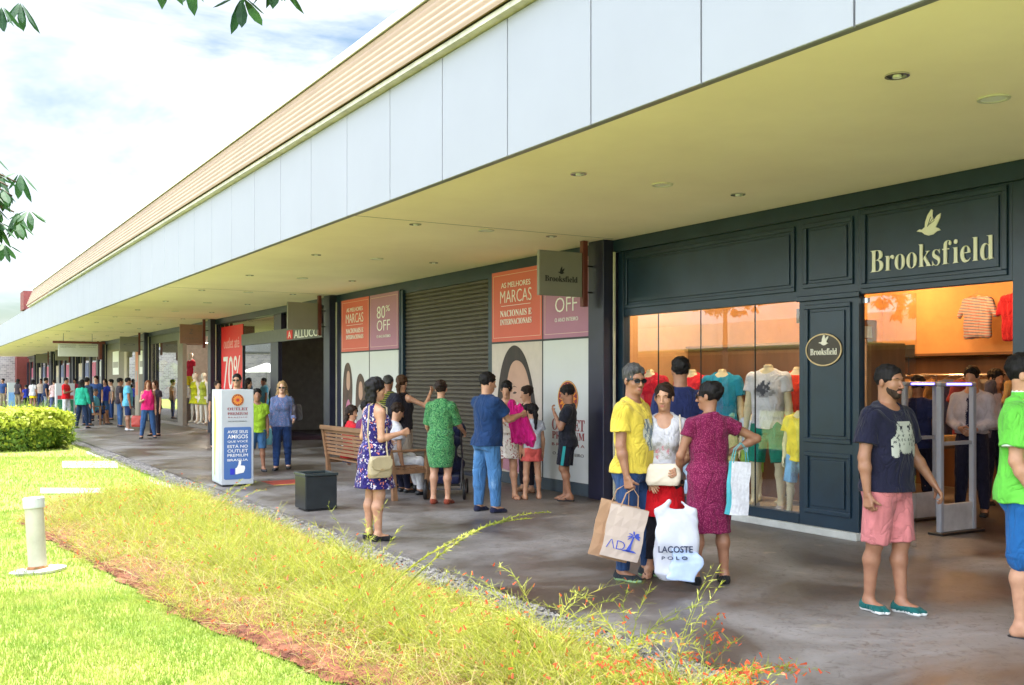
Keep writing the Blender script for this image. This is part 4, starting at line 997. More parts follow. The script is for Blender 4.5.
def tip(px, py, Y):
    a = D(px, Y); return (a[0], a[1], CH + (380 - py) / 1000 * Y)
tree(-2.3, 5.2, 5.2, 'leafy tree just left of the view whose leaf tips hang into the left edge', [tip(2, 178, 6.4), tip(12, 196, 6.4), tip(2, 208, 6.5), tip(-6, 192, 6.5), tip(-4, 222, 6.5), tip(-14, 200, 6.8), tip(-12, 172, 6.7), tip(-22, 215, 6.7), tip(-6, -2, 5.2), tip(-2, -14, 5.4), tip(8, 186, 6.6), tip(14, 212, 6.6), tip(4, 226, 6.7), tip(16, 182, 6.5), tip(-3, 170, 6.5), tip(6, 200, 6.8)], 61, ((-2.9, 4.6, 5.3), (1.7, 1.6, 1.3)), 150, .15)
tree(-1.6, 1.2, 5.6, 'overhanging tree at the camera whose leaves droop into the top of the sky', [tip(183, -38, 4.6), tip(208, -44, 4.7), tip(268, -20, 4.4), tip(290, -24, 4.4), tip(278, -30, 4.5), tip(300, -30, 4.5), tip(232, -70, 4.5)], 62, ((-1.9, .6, 5.9), (1.9, 1.6, 1.2)), 120, .15)
for i, (x, y, hgt) in enumerate(((-13, 22, 7), (-15, 34, 8), (-12.5, 48, 7))):
    tree(x, y, hgt, ['round garden tree across the lawn nearest the camera', 'middle garden tree across the lawn', 'farthest garden tree across the lawn'][i], [], 70 + i, ((x, y, hgt * .78), (2.3, 2.3, 1.8)), 170, .30)
# ------------------------------------------------------------------ the long shopping building
Y0, Y1, YC = -14.0, 91.0, 47.0; ZS = 3.57; FX = 4.36
bld = thing('shopping_building', 'long low outlet building with white panelled canopy and peach ribbed cladding', 'building', (8.4, 20, 0))
mb = MB().box(FX + .03, 8.4, Y0, Y1, ZS, ZS + .1); part('soffit', mb, SOFF, bld)
mb = MB()
for y in np.arange(10.94, Y1, 10.4): mb.box(FX + .04, 8.2, y, y + .012, ZS - .003, ZS)
part('soffit_joint', mb, flat('soffit_joint_tone', (.3, .28, .2)), bld)
mb = MB(); k = 0; y = 3.67 - 1.217 * 14
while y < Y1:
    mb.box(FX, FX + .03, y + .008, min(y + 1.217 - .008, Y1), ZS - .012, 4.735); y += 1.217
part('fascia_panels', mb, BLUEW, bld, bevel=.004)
mb = MB().box(FX + .03, FX + .09, Y0, Y1, ZS - .004, 4.74); part('fascia_backing', mb, GREYM, bld)
mb = MB().box(FX - .09, FX + .1, Y0, YC, 4.745, 4.795)
part('eaves_flashing', mb, M('eaves_metal', (.5, .47, .40), .5, var=.2), bld)
def ribs(y0, y1):
    prof = []; nr = 7; z0, z1 = 4.80, 5.50
    for i in range(nr * 8 + 1):
        t = i / (nr * 8); ph = (t * nr) % 1; b = .5 - .5 * math.cos(2 * math.pi * ph); prof.append((FX - .13 + .27 * t - .022 * b ** .7, z0 + (z1 - z0) * t))
    mb = MB(); n = len(prof); vs = [(x, y, z) for y in (y0, y1) for x, z in prof] + [(x + .02, y, z) for y in (y0, y1) for x, z in prof]
    fs = [(i, i + 1, n + i + 1, n + i) for i in range(n - 1)] + [(2 * n + i, 3 * n + i, 3 * n + i + 1, 2 * n + i + 1) for i in range(n - 1)]
    mb.add(vs, fs); return mb
y = Y0
while y < YC - .1:
    part('ribbed_cladding', ribs(y, min(y + 6.1, YC) - .004), PEACH, bld, smooth=True); y += 6.1
mb = MB().box(FX + .09, FX + .5, Y0, YC, 5.50, 5.56).box(FX + .07, FX + .09, Y0, YC, 5.47, 5.57); part('ridge_flashing', mb, M('white_flashing', (.66, .67, .68), .5, var=.04), bld)
mb = MB().box(FX + .12, 24, Y0, Y1, 4.68, 4.78).box(FX + .5, 24, Y0, YC, 5.40, 5.50); part('roof', mb, M('roof_sheet', (.4, .4, .4), .7), bld)
mb = MB().box(14.0, 24, Y0, Y1, 0, 4.68).box(8.4, 14, Y0, Y1, 3.42, 3.60); part('wall', mb, M('inner_wall', (.34, .3, .26), .9), bld)
mb = MB().box(8.27, 8.5, Y0, Y1, 3.40, 3.566); part('lintel_beam', mb, NAVY, bld)
mb = MB().box(4.30, 9.5, 49.0, 50.5, 4.78, 5.60); part('end_parapet', mb, M('red_wall_paint', (.16, .03, .026), .7), bld)
CYS = [.64 + 10.4 * k for k in range(-1, 9)]
for y in CYS:
    mb = MB().box(8.10, 8.42, y, y + .36, 0, ZS - .002); part('column', mb, STEEL, bld, bevel=.008)
    if y > 5: mb = MB().box(8.42, 14, y + .1, y + .2, 0, 3.42); part('party_wall', mb, M('inner_wall', (.34, .3, .26), .9), bld)
    mb = MB().box(8.24, 8.262, y - .06, y - .03, .02, 3.4); part('column_pipe', mb, M('pale_trim', (.5, .47, .36), .6), bld)
# recessed ceiling lights
LT = M('lamp_glass', (.8, .8, .74), .4, var=.02); CHR = M('chrome', (.6, .6, .6), .15, metal=1, var=.02)
def downlight(x, y, rad, label, big):
    t = thing('ceiling_light', label, 'ceiling light', (x, y, ZS), group='recessed lights in the canopy soffit'); mb = MB()
    mb.ring(x, y, rad, rad, rad * .2, ZS - .012, ZS - .001, n=24); part('rim', mb, M('lamp_rim', (.6, .58, .45), .4) if big else CHR, t)
    mb = MB(); 
    if big: mb.disc(x, y, rad * .8, rad * .8, ZS - .008, ZS - .001, n=24); part('diffuser', mb, LT, t)
    else: mb.disc(x, y, rad * .8, rad * .8, ZS - .004, ZS - .001, n=24); part('reflector', mb, M('lamp_inside', (.10, .09, .08), .3, metal=.6), t); mb = MB(); mb.disc(x, y, rad * .35, rad * .35, ZS - .02, ZS - .004, n=16); part('bulb', mb, LT, t)
rows = [4.14 + 3.5 * k for k in range(0, 18)]
nm = ['nearest', 'second', 'third', 'fourth', 'fifth', 'sixth', 'seventh', 'eighth', 'ninth', 'tenth', 'eleventh', 'twelfth', 'thirteenth', 'fourteenth', 'fifteenth', 'sixteenth', 'seventeenth', 'eighteenth']
for i, y in enumerate(rows):
    downlight(5.32, y, .075, 'small chrome spotlight of the outer row in the soffit, %s from the camera' % nm[i], False)
    downlight(6.32, y, .105, 'wide pale ceiling disc of the middle row in the soffit, %s from the camera' % nm[i], True)
    if i: downlight(7.32, y, .075, 'small chrome spotlight of the row beside the shops, %s in view' % nm[i - 1], False)
# ------------------------------------------------------------------ clothing shop with dark blue front (text as in the photo)
SX = 8.35; f0 = Fr((SX, 11.04, 0), (0, -1, 0)); F0 = lambda c=0: f0
shop = thing('shopfront', 'dark navy panelled shopfront with wide display window and cream serif name', 'shopfront', (SX, 7, 0))
mb = MB()
mb.box(0.02, .14, .08, 3.40, -.10, .02, f0).box(.14, 3.29, 2.52, 3.40, -.08, 0, f0).box(.14, 3.29, .08, .19, -.08, .03, f0)
mb.box(3.29, 4.09, .08, 2.52, -.08, .02, f0).box(3.29, 4.09, 2.52, 3.40, -.08, .02, f0).box(4.09, 5.76, 2.53, 3.40, -.08, .02, f0).box(5.76, 6.05, .0, 3.40, -.08, .02, f0)
mb.box(6.05, 10.2, 2.52, 3.40, -.08, 0, f0).box(6.05, 10.2, .08, .19, -.08, .03, f0)
part('frame', mb, NAVY, shop, bevel=.004)
def moulded(a0, a1, b0, b1, c, w=.05):
    mb = MB()
    for q in ((a0, a1, b0, b0 + w), (a0, a1, b1 - w, b1), (a0, a0 + w, b0 + w, b1 - w), (a1 - w, a1, b0 + w, b1 - w)): mb.box(q[0], q[1], q[2], q[3], c, c + .022, f0)
    mb.box(a0 + w + .03, a1 - w - .03, b0 + w + .03, b1 - w - .03, c, c + .014, f0)
    return part('moulded_panel', mb, NAVY, shop, bevel=.007, seg=2)
moulded(.17, 3.22, 2.62, 3.34, .002); moulded(3.36, 4.03, 2.64, 3.34, .022); moulded(4.14, 5.72, 2.58, 3.38, .022); moulded(3.38, 4.0, .98, 2.46, .022); moulded(3.38, 4.0, .22, .88, .022); moulded(6.2, 9.8, 2.62, 3.34, .002)
mb = MB().box(3.27, 4.11, 2.50, 2.56, .022, .05, f0); part('cornice', mb, NAVY, shop, bevel=.008)
mb = MB().box(0, 4.10, .0, .08, -.1, .07, f0).box(5.76, 10.2, .0, .08, -.1, .07, f0); part('sill', mb, M('pale_stone', (.5, .5, .47), .6, var=.1), shop, bevel=.006)
for a0, a1 in ((.14, .80), (.805, 1.62), (1.625, 2.55), (2.555, 3.29), (6.05, 8.1), (8.11, 10.2)):
    mb = MB().box(a0 + .002, a1 - .002, .19, 2.52, -.06, -.05, f0); part('window', mb, GL, shop)
mb = MB()
for a in (.802, 1.622, 2.552): mb.box(a - .003, a + .003, .19, 2.52, -.064, -.046, f0)
part('glass_joint', mb, BLACK, shop)
mb = MB().box(4.12, 4.72, .02, 2.50, -.06, -.05, f0); gp_ = part('glass_side_panel', mb, GL, shop)
for b in (.06, 2.44):
    mb = MB().box(4.10, 4.16, b, b + .05, -.07, -.03, f0); part('hinge', mb, CHR, gp_, rel=False); 
    for v in bpy.data.objects['hinge'].children: pass
for o in [q for q in COL.objects if q.name.startswith('hinge')]: o.location = Vector((-SX, -7, 0)) if False else o.location
# hinges were given in world axes while the panel's mesh is relative to the shopfront base
for o in [q for q in COL.objects if q.name.startswith('hinge')]:
    for v in o.data.vertices: v.co -= Vector((SX, 7, 0))
fs = f0
lettering(serif('Brooksf') + '\u200a' + serif('ield'), fs, 4.26, 5.60, 2.73, 2.955, CREAM, shop, .012, .04, thin=-.010)
BIRD = [(-.13, .02), (-.10, .035), (-.07, .03), (-.04, .05), (-.035, .10), (-.01, .16), (.03, .21), (.045, .20), (.04, .15), (.055, .10), (.09, .14), (.13, .16), (.125, .12), (.09, .06), (.075, .035), (.11, .02), (.13, .0), (.09, -.005), (.05, -.03), (.0, -.035), (-.04, -.02), (-.07, .005)]
def bird(a, b, s, fr, mat, parent, c, d=.006, name='bird_emblem'):
    mb = MB(); mb.prism([(a + x * s, b + y * s) for x, y in BIRD], c, c + d, fr); return part(name, mb, mat, parent, rel='_b' in parent.keys())
bo = bird(4.93, 3.06, 1.0, fs, CREAM, shop, .036, .012)
mb = MB()
for q in range(3): mb.prism([(4.92 + q * .012, 3.11 + q * .01), (4.925 + q * .012, 3.11 + q * .01), (4.96 + q * .02, 3.20 - q * .02), (4.955 + q * .02, 3.20 - q * .02)], .048, .052, fs)
part('feather_lines', mb, NAVY, shop)
mb = MB(); mb.disc(3.655, 1.97, .25, .178, .024, .045, fs, 40); em = part('oval_emblem', mb, M('bronze_plaque', (.05, .04, .03), .35, metal=.4), shop, bevel=.004)
mb = MB(); mb.ring(3.655, 1.97, .245, .173, .014, .045, .052, fs, 40); part('oval_rim', mb, M('brass', (.45, .33, .18), .35, metal=.6), shop)
lettering(serif('Brooksfield'), fs, 3.475, 3.835, 1.915, 1.985, CREAM, shop, .005, .046); bird(3.655, 2.035, .5, fs, CREAM, shop, .046)
# its lit interior
room = thing('shop_interior', 'warm orange lit shop room behind the display window and open doorway', 'shop interior', (8.5, 6, 0))
mb = MB().box(13.9, 13.98, .9, 11.1, .0, 3.3).box(8.5, 13.9, 11.1, 11.13, 0, 3.3).box(8.5, 13.9, .95, 1.0, 0, 3.3); part('wall', mb, WOODL, room)
mb = MB().box(8.46, 13.9, 1.0, 11.1, 3.3, 3.34); part('ceiling', mb, M('warm_ceiling', (.6, .5, .36), .8), room)
mb = MB().box(8.46, 9.62, 7.75, 11.05, .0, .125); part('display_platform', mb, M('pale_platform', (.42, .34, .24), .5), room, bevel=.004)
mb = MB().box(9.62, 9.66, 7.95, 11.05, 0, 2.1); part('wood_partition', mb, WOOD, room); mb = MB().box(9.58, 9.70, 7.88, 11.06, 2.1, 2.13).box(9.60, 9.68, 7.89, 7.95, 0, 2.1); part('partition_trim', mb, M('light_wood', (.35, .19, .08), .5), room); mb = MB().box(13.8, 13.9, 1.0, 11.1, 0, 2.0).box(9.7, 13.8, 11.02, 11.1, 0, 2.0); part('wainscot', mb, WOOD, room)
mb = MB().box(9.72, 10.5, 8.05, 8.6, 0, 2.1); part('wood_cabinet', mb, M('cabinet_wood', (.22, .10, .045), .5, var=.25, stretch=(1, 1, .2)), room, bevel=.006)
mb = MB().box(13.5, 13.9, 2.2, 10.9, 2.02, 2.06).box(13.5, 13.9, 2.2, 10.9, .95, .99).box(13.5, 13.9, 2.2, 6.2, 2.62, 2.65)
part('wall_shelf', mb, WOOD, room)
t = thing('box', 'orange carton standing on top of the wooden cabinet inside the shop', 'box', (9.95, 8.3, 2.1)); mb = MB().box(9.75, 10.1, 8.15, 8.45, 2.1, 2.38); part('carton', mb, M('orange_card', (.5, .2, .06), .7), t, bevel=.005); mb = MB().box(9.82, 10.0, 8.142, 8.15, 2.16, 2.3); part('carton_label', mb, CREAM, t)
def lamp(x, y, z, e, col=(1, .54, .21), rad=.12, spot=None):
    l = bpy.data.lights.new('shop_lamp', 'SPOT' if spot else 'POINT'); l.energy = e; l.color = col; l.shadow_soft_size = rad
    if spot: l.spot_size = R(spot); l.spot_blend = .6
    o = link('shop_lamp', l, None, (x, y, z)); return o
for x, y, e in ((12.9, 5.6, 7), (12.6, 8.9, 11), (13.2, 10.3, 8), (11.2, 9.9, 9)): lamp(x, y, 3.1, e)
lamp(8.95, 8.1, 3.1, 10, (1, .76, .50)); lamp(8.95, 9.3, 3.1, 10, (1, .76, .50)); lamp(8.95, 10.4, 3.1, 9, (1, .76, .50))
def hanging(x, y, z0, w_, h_, mat, label, fr, sleeve=True, group='garments on the long rail inside the shop'):
    """a shirt on a hanger: rail hook, hanger, shirt with sleeves"""
    t = thing('hanging_shirt', label, 'shirt', (x, y, z0), group=group); S = SDF(); n_ = fr
    def P(a, b, c=0): return np.array(fr.x) * a + np.array(fr.u) * b + np.array(fr.n) * c
    for sg in (1, -1):
        S.cap(P(0, -.06), P(sg * w_ * .42, -.11), .03, .03, .02)
        if sleeve: S.cap(P(sg * w_ * .42, -.12), P(sg * w_ * .55, -.32), .034, .04, .02)
    for a in np.linspace(-w_ * .34, w_ * .34, 5): S.cap(P(a, -.10), P(a, -h_), .04, .045, .05)
    S.ell(P(0, -.035, .03), (.05, .05, .05), .01, 's'); S.noise(.005, 25, int(x * 100 + y * 10) % 50); V, F = S.polys(.014)
    link('fabric', mesh_np('fabric', V, F, [mat], None, True), t)
    mb = MB(); mb.tube([P(0, .04), P(0, 0), P(-w_ * .4, -.07)], .004, 4).tube([P(0, 0), P(w_ * .4, -.07)], .004, 4); part('hanger', mb, CHR, t, rel=False); return t
fb = Fr((0, 0, 0), (0, -1, 0)); fd = Fr((0, 0, 0), (1, 0, 0))
hanging(13.42, 9.05, 2.92, .52, .62, cloth('polo_stripe', (.55, .5, .5), 'stripe', [(.05, .06, .2), (.5, .5, .5), (.3, .03, .05)], 1), 'striped polo shirt hung high on the shop wall', fb, group=None)
hanging(13.42, 8.45, 2.92, .5, .68, cloth('red_shirt', (.42, .02, .04)), 'red polo shirt hung high beside the striped one', fb, group=None)
rail = thing('clothes_rail', 'long dark clothes rail across the back of the lit shop', 'clothes rail', (12.4, 9, 0)); mb = MB().tube([(12.4, 7.2, 1.72), (12.4, 10.9, 1.72)], .018)
part('bar', mb, CHR, rail)
for y in (7.2, 9.0, 10.9): mb = MB().tube([(12.4, y, 0), (12.4, y, 1.72)], .018); part('post', mb, CHR, rail)
cols = [((.5, .25, .06), 'mustard'), ((.35, .3, .22), 'beige'), ((.5, .3, .1), 'tan'), ((.1, .1, .14), 'charcoal'), ((.42, .38, .3), 'cream'), ((.3, .05, .05), 'brick red'), ((.12, .16, .28), 'slate blue'), ((.4, .2, .06), 'amber'), ((.25, .22, .16), 'khaki')]
for i, y in enumerate(np.arange(7.35, 10.8, .24)):
    cc, nmn = cols[i % 9]; ff = Fr((0, 0, 0), (1, .15 * math.sin(i), 0))
    hanging(12.4, y, 1.70, .5, .80, cloth('rail_' + nmn, cc), 'folded side on shirt on the long rail inside the shop', ff)
def signholder(x, y, z, label):
    t = thing('price_stand', label, 'sign stand', (x, y, z)); mb = MB().tube([(x, y, z), (x, y, z + .26)], .006, 6).tube([(x, y, z), (x, y, z + .004)], .04, 12); part('rod', mb, BLACK, t)
    mb = MB().box(-.10, .10, .24, .42, -.005, .005, Fr((x, y, z), (0, -1, 0))); part('card', mb, flat('dark_card', (.05, .04, .03)), t)
signholder(9.63, 8.9, 2.13, 'small black square card on a rod above the display partition'); signholder(12.4, 9.45, 1.74, 'small dark card on a rod above the clothes rail')
table = thing('display_table', 'low wooden table with folded clothes inside the shop doorway', 'table', (11.2, 8.3, 0)); mb = MB().box(10.8, 11.6, 7.8, 8.9, .80, .84); part('table_top', mb, WOOD, table, bevel=.005)
for x in (10.85, 11.55):
    for y in (7.85, 8.85): mb = MB().box(x - .03, x + .03, y - .03, y + .03, 0, .80); part('leg', mb, WOOD, table)
for i in range(8):
    x, y = 10.95 + .24 * (i % 3), 7.97 + .33 * (i // 3); cc, nmn = cols[(i * 2) % 9]; S = SDF(); S.cap((-.08, 0, .03), (.08, 0, .03), .04).cap((-.08, 0, .08), (.08, 0, .08), .038); S.ops = S.ops; V, F = S.polys(.015)
    V = V * np.array([1, 2.4, 1]); tag(link('folded_clothes', mesh_np('folded_clothes', V, F, [cloth('rail_' + nmn, cc)], None, True), None, (x, y, .84)), 'soft folded shirt piled on the low table in the shop', 'clothes', 'folded shirts on the shop table')
# security gates in the doorway
GATE = M('gate_plastic', (.34, .36, .42), .35, var=.05); BLT = emis('blue_indicator', (.15, .12, 1.0), 2.2)
def gate(x, y, label, ln=.62, h=1.6):
    t = thing('security_gate', label, 'security gate', (x, y, 0)); a = .035
    def path(x0, x1, z1): return [(x0, y, 0), (x0, y, z1 - .08), (x0 + .08, y, z1), (x1 - .08, y, z1), (x1, y, z1 - .08), (x1, y, 0)]
    mb = MB().box(x, x + .06, y - .03, y + .03, .0, h - .02).box(x + ln - .06, x + ln, y - .03, y + .03, 0, h - .02); part('post', mb, GATE, t, bevel=.012, seg=2)
    mb = MB().box(x, x + ln, y - .03, y + .03, h - .02, h + .03); part('top_bar', mb, GATE, t, bevel=.015, seg=2); mb = MB().box(x + .1, x + ln - .1, y - .034, y - .0305, h - .005, h + .015); part('indicator', mb, BLT, t)
    mb = MB().box(x + .06, x + ln - .06, y - .02, y + .02, .02, .32); part('lower_panel', mb, M('gate_pale', (.5, .5, .52), .5), t); mb = MB().box(x + .06, x + ln - .06, y - .012, y + .012, .95, .99); part('cross_bar', mb, GATE, t)
    mb = MB().box(x - .06, x + ln + .06, y - .09, y + .09, 0, .03); part('base', mb, BLACK, t, bevel=.006)
gate(9.38, 6.78, 'grey security gate in the doorway with blue lit top bar nearest the tie man'); gate(9.9, 7.62, 'slimmer grey security gate behind the dark t-shirt man')
# ------------------------------------------------------------------ closed unit: hoarding panels and roller shutter
PX = 8.2; ORG = M('orange_poster', (.60, .11, .075), .55, var=.04, scale=1); MAU = M('mauve_poster', (.38, .16, .25), .55, var=.04, scale=1); PWH = M('grey_white_poster', (.56, .57, .56), .45, var=.03, scale=1)
def hoarding(y_hi, y_mid, y_lo, lab, which):
    """four printed panels on a backing wall, larger y on the left"""
    fr = Fr((PX, y_hi, 0), (0, -1, 0)); m = y_hi - y_mid; e = y_hi - y_lo; t = thing('advertising_hoarding', lab, 'advertising panel', (PX, (y_hi + y_lo) / 2, 0))
    mb = MB().box(-.04, e + .03, .0, 3.42, -.10, -.01, fr); part('backing', mb, NAVY, t); mb = MB().box(0, e, 0, .17, -.01, .004, fr); part('baseboard', mb, M('blue_grey_base', (.05, .07, .09), .5), t)
    for a0, a1, mt, nm_ in ((.02, m - .012, ORG, 'orange_panel'), (m + .012, e - .02, MAU, 'mauve_panel')):
        mb = MB().box(a0, a1, 2.27, 3.40, -.01, .0, fr); part(nm_, mb, mt, t); mb = MB(); 
        for q in ((a0 + .05, a1 - .05, 2.33, 2.336), (a0 + .05, a1 - .05, 3.334, 3.34), (a0 + .05, a0 + .056, 2.336, 3.334), (a1 - .056, a1 - .05, 2.336, 3.334)): mb.box(*q, .0, .003, fr)
        part('border_line', mb, flat('pale_line', (.7, .5, .4)), t)
    w_ = m - .03; A = lambda p: .02 + p * w_; B = lambda p: 3.40 - p * 1.13
    lettering('AS MELHORES', fr, A(.2), A(.78), B(.24), B(.165), WHITET, t); lettering('MARCAS', fr, A(.18), A(.80), B(.455), B(.28), WHITET, t, thin=-.012)
    mb = MB().box(A(.2), A(.78), B(.50), B(.494), 0, .004, fr); part('divider_line', mb, WHITET, t)
    lettering(serif('NACIONAIS E'), fr, A(.18), A(.80), B(.65), B(.56), WHITET, t); lettering(serif('INTERNACIONAIS'), fr, A(.18), A(.80), B(.765), B(.685), WHITET, t)
    w2 = e - m - .03; A2 = lambda p: m + .012 + p * w2
    lettering('80', fr, A2(.27), A2(.56), B(.44), B(.22), WHITET, t, thin=-.008); lettering('%', fr, A2(.58), A2(.72), B(.33), B(.22), WHITET, t); lettering('OFF', fr, A2(.27), A2(.72), B(.665), B(.475), WHITET, t, thin=-.010)
    lettering('O ANO INTEIRO', fr, A2(.26), A2(.74), B(.79), B(.74), WHITET, t)
    mb = MB().box(.02, m - .012, .18, 2.24, -.01, .0, fr); part('photo_panel', mb, PWH if which else M('blush_poster', (.52, .44, .38), .5, var=.05), t); mb = MB().box(m + .012, e - .02, .18, 2.24, -.01, .0, fr); part('white_panel', mb, PWH, t)
    mb = MB().box(0, e, 2.245, 2.265, -.01, .008, fr).box(m - .01, m + .01, .17, 3.4, -.01, .006, fr); part('panel_joint', mb, BLACK, t)
    return t, fr, m, e
t, fr, m, e = hoarding(14.28, 12.72, 11.44, 'printed hoarding with large portrait and round sun emblem beside the navy shopfront', 0)
skp = M('print_skin', (.46, .27, .19), .55, var=.06, scale=3); hrp = M('print_hair', (.022, .011, .008), .55, var=.35, scale=7, stretch=(1, 1, .2)); lip = flat('print_lips', (.45, .08, .08))
def sm(pts, n=3):
    for _ in range(n):
        q = []
        for i in range(len(pts)): a, b = pts[i], pts[(i + 1) % len(pts)]; q += [(a[0] * .75 + b[0] * .25, a[1] * .75 + b[1] * .25), (a[0] * .25 + b[0] * .75, a[1] * .25 + b[1] * .75)]
        pts = q
    return pts
def fan(mb, pts, c0, c1, fr): mb.prism(pts, c0, c1, fr)
mb = MB(); fan(mb, sm([(.16, .55), (.18, 1.3), (.34, 1.95), (.66, 2.24), (1.0, 2.12), (1.24, 1.72), (1.40, 1.15), (1.53, .72), (1.50, .45), (1.2, .75), (.7, .45), (.5, .25), (.25, .3)]), .002, .004, fr); part('portrait_hair', mb, hrp, t)
mb = MB(); fan(mb, sm([(.52, 1.25), (.50, 1.65), (.68, 1.98), (1.02, 1.93), (1.24, 1.5), (1.22, 1.05), (1.02, .76), (.74, .86)]), .004, .006, fr)
fan(mb, sm([(.72, 1.0), (1.05, 1.0), (1.1, .7), (1.4, .5), (1.4, .2), (.45, .2), (.55, .6)]), .0045, .0055, fr); part('portrait_face', mb, skp, t)
mb = MB(); fan(mb, sm([(.84, 1.12), (.95, 1.15), (1.08, 1.13), (.96, 1.06)]), .006, .0075, fr); part('portrait_mouth', mb, lip, t)
mb = MB(); [fan(mb, sm([(a, 1.44), (a + .07, 1.475), (a + .15, 1.45), (a + .07, 1.425)]), .006, .0075, fr) for a in (.68, .95)]; [fan(mb, [(a, 1.53), (a + .08, 1.56), (a + .17, 1.53), (a + .08, 1.545)], .006, .0075, fr) for a in (.66, .94)]; part('portrait_eyes', mb, hrp, t)
mb = MB(); fan(mb, sm([(.03, .2), (.03, .7), (.4, .6), (.95, .5), (1.5, .62), (1.52, .2)]), .006, .0075, fr); part('portrait_dress', mb, M('print_pink', (.45, .2, .26), .6), t)
def sun_emblem(fr, a, b, rad, parent, c=.002, sq=1.0):
    mb = MB(); mb.disc(a, b, rad * sq, rad, c, c + .004, fr, 36); part('emblem_disc', mb, flat('emblem_red', (.20, .022, .03)), parent); mb = MB()
    for q in range(16):
        t0 = q * 2 * math.pi / 16; P = lambda r_, t_: (a + r_ * rad * sq * math.cos(t_), b + r_ * rad * math.sin(t_)); mb.prism([P(.38, t0 - .17), P(.62, t0 - .16), P(.88, t0), P(.62, t0 + .16), P(.38, t0 + .17)], c + .004, c + .007, fr)
    part('emblem_rays', mb, flat('emblem_orange', (.72, .25, .03)), parent); mb = MB(); mb.ring(a, b, rad * .98 * sq, rad * .98, rad * .045, c + .004, c + .006, fr, 36); mb.ring(a, b, rad * .34 * sq, rad * .34, rad * .06, c + .0075, c + .009, fr, 24); part('emblem_ring', mb, flat('emblem_gold', (.75, .42, .08)), parent)
    mb = MB(); mb.disc(a, b, rad * .30 * sq, rad * .30, c + .004, c + .0095, fr, 24); part('emblem_core', mb, flat('emblem_core_red', (.45, .03, .03)), parent)
c_ = m + .68; sun_emblem(fr, c_, 1.38, .262, t)
RT = flat('wine_lettering', (.27, .05, .05))
def brand(fr, c_, z, w_, t, k=1.0):
    lettering(serif('OUTLET'), fr, c_ - w_ / 2, c_ + w_ / 2, z - .17 * k, z, RT, t); lettering(serif('PREMIUM'), fr, c_ - w_ / 2, c_ + w_ / 2, z - .30 * k, z - .19 * k, RT, t); lettering('B R A S Í L I A', fr, c_ - w_ / 2, c_ + w_ / 2, z - .40 * k, z - .345 * k, RT, t)
brand(fr, c_, 1.08, .84, t); lettering('O ANO INTEIRO', fr, c_ - .40, c_ + .40, .545, .59, GREYT, t)
t, fr, m, e = hoarding(20.98, 19.38, 17.92, 'printed hoarding with two fashion models beyond the closed shutter', 1)
mb = MB(); fan(mb, sm([(.1, .2), (.1, 1.9), (.5, 2.1), (.7, 1.6), (.62, 1.0), (.7, .2)]), .002, .004, fr); fan(mb, sm([(.85, .6), (.85, 1.6), (1.1, 1.85), (1.4, 1.6), (1.45, .9), (1.3, .6)]), .002, .004, fr); part('model_hair', mb, M('print_brown', (.07, .035, .022), .55, var=.4, scale=5), t)
mb = MB(); fan(mb, sm([(.32, 1.5), (.36, 1.85), (.52, 1.85), (.55, 1.5), (.44, 1.4)]), .004, .006, fr); part('model_face', mb, skp, t); mb = MB(); fan(mb, sm([(1.02, 1.3), (1.05, 1.62), (1.22, 1.62), (1.26, 1.3), (1.14, 1.2)]), .004, .006, fr); part('model_face', mb, skp, t)
mb = MB(); fan(mb, sm([(.15, .2), (.25, 1.0), (.45, 1.3), (.62, 1.0), (.68, .2)]), .004, .006, fr); part('model_dress', mb, M('print_rose', (.45, .16, .25), .6), t); mb = MB(); fan(mb, sm([(.85, .2), (.9, .9), (1.1, 1.2), (1.3, .9), (1.4, .2)]), .004, .006, fr); part('model_coat', mb, M('print_grey', (.35, .33, .32), .6), t)
sun_emblem(fr, m + .74, 1.38, .262, t); brand(fr, m + .74, 1.08, .84, t)
sh = thing('roller_shutter', 'closed grey brown roller shutter between the two printed hoardings', 'shutter', (8.3, 16, 0)); mb = MB(); z = .05; prof = []
while z < 3.36:
    prof += [(0, z), (-.02, z + .018), (-.02, z + .055), (0, z + .073)]; z += .075
n = len(prof); vs = [(8.30 + x, y, zz) for y in (14.42, 17.78) for x, zz in prof]; mb.add(vs, [(i, n + i, n + i + 1, i + 1) for i in range(n - 1)]); part('slats', mb, M('shutter_metal', (.078, .064, .050), .5, metal=.25, var=.15, scale=1.5), sh)
mb = MB().box(8.22, 8.34, 14.32, 14.42, 0, 3.4).box(8.22, 8.34, 17.78, 17.9, 0, 3.4); part('side_rail', mb, NAVY, sh); mb = MB().box(8.26, 8.34, 14.42, 17.78, 0, .06); part('bottom_bar', mb, STEEL, sh); mb = MB().box(8.26, 8.4, 14.42, 17.78, 3.34, 3.42); part('shutter_box', mb, NAVY, sh)
mb = MB().box(8.26, 8.4, 20.99, 21.44, 0, 3.4); part('infill_wall', mb, STEEL, bld)
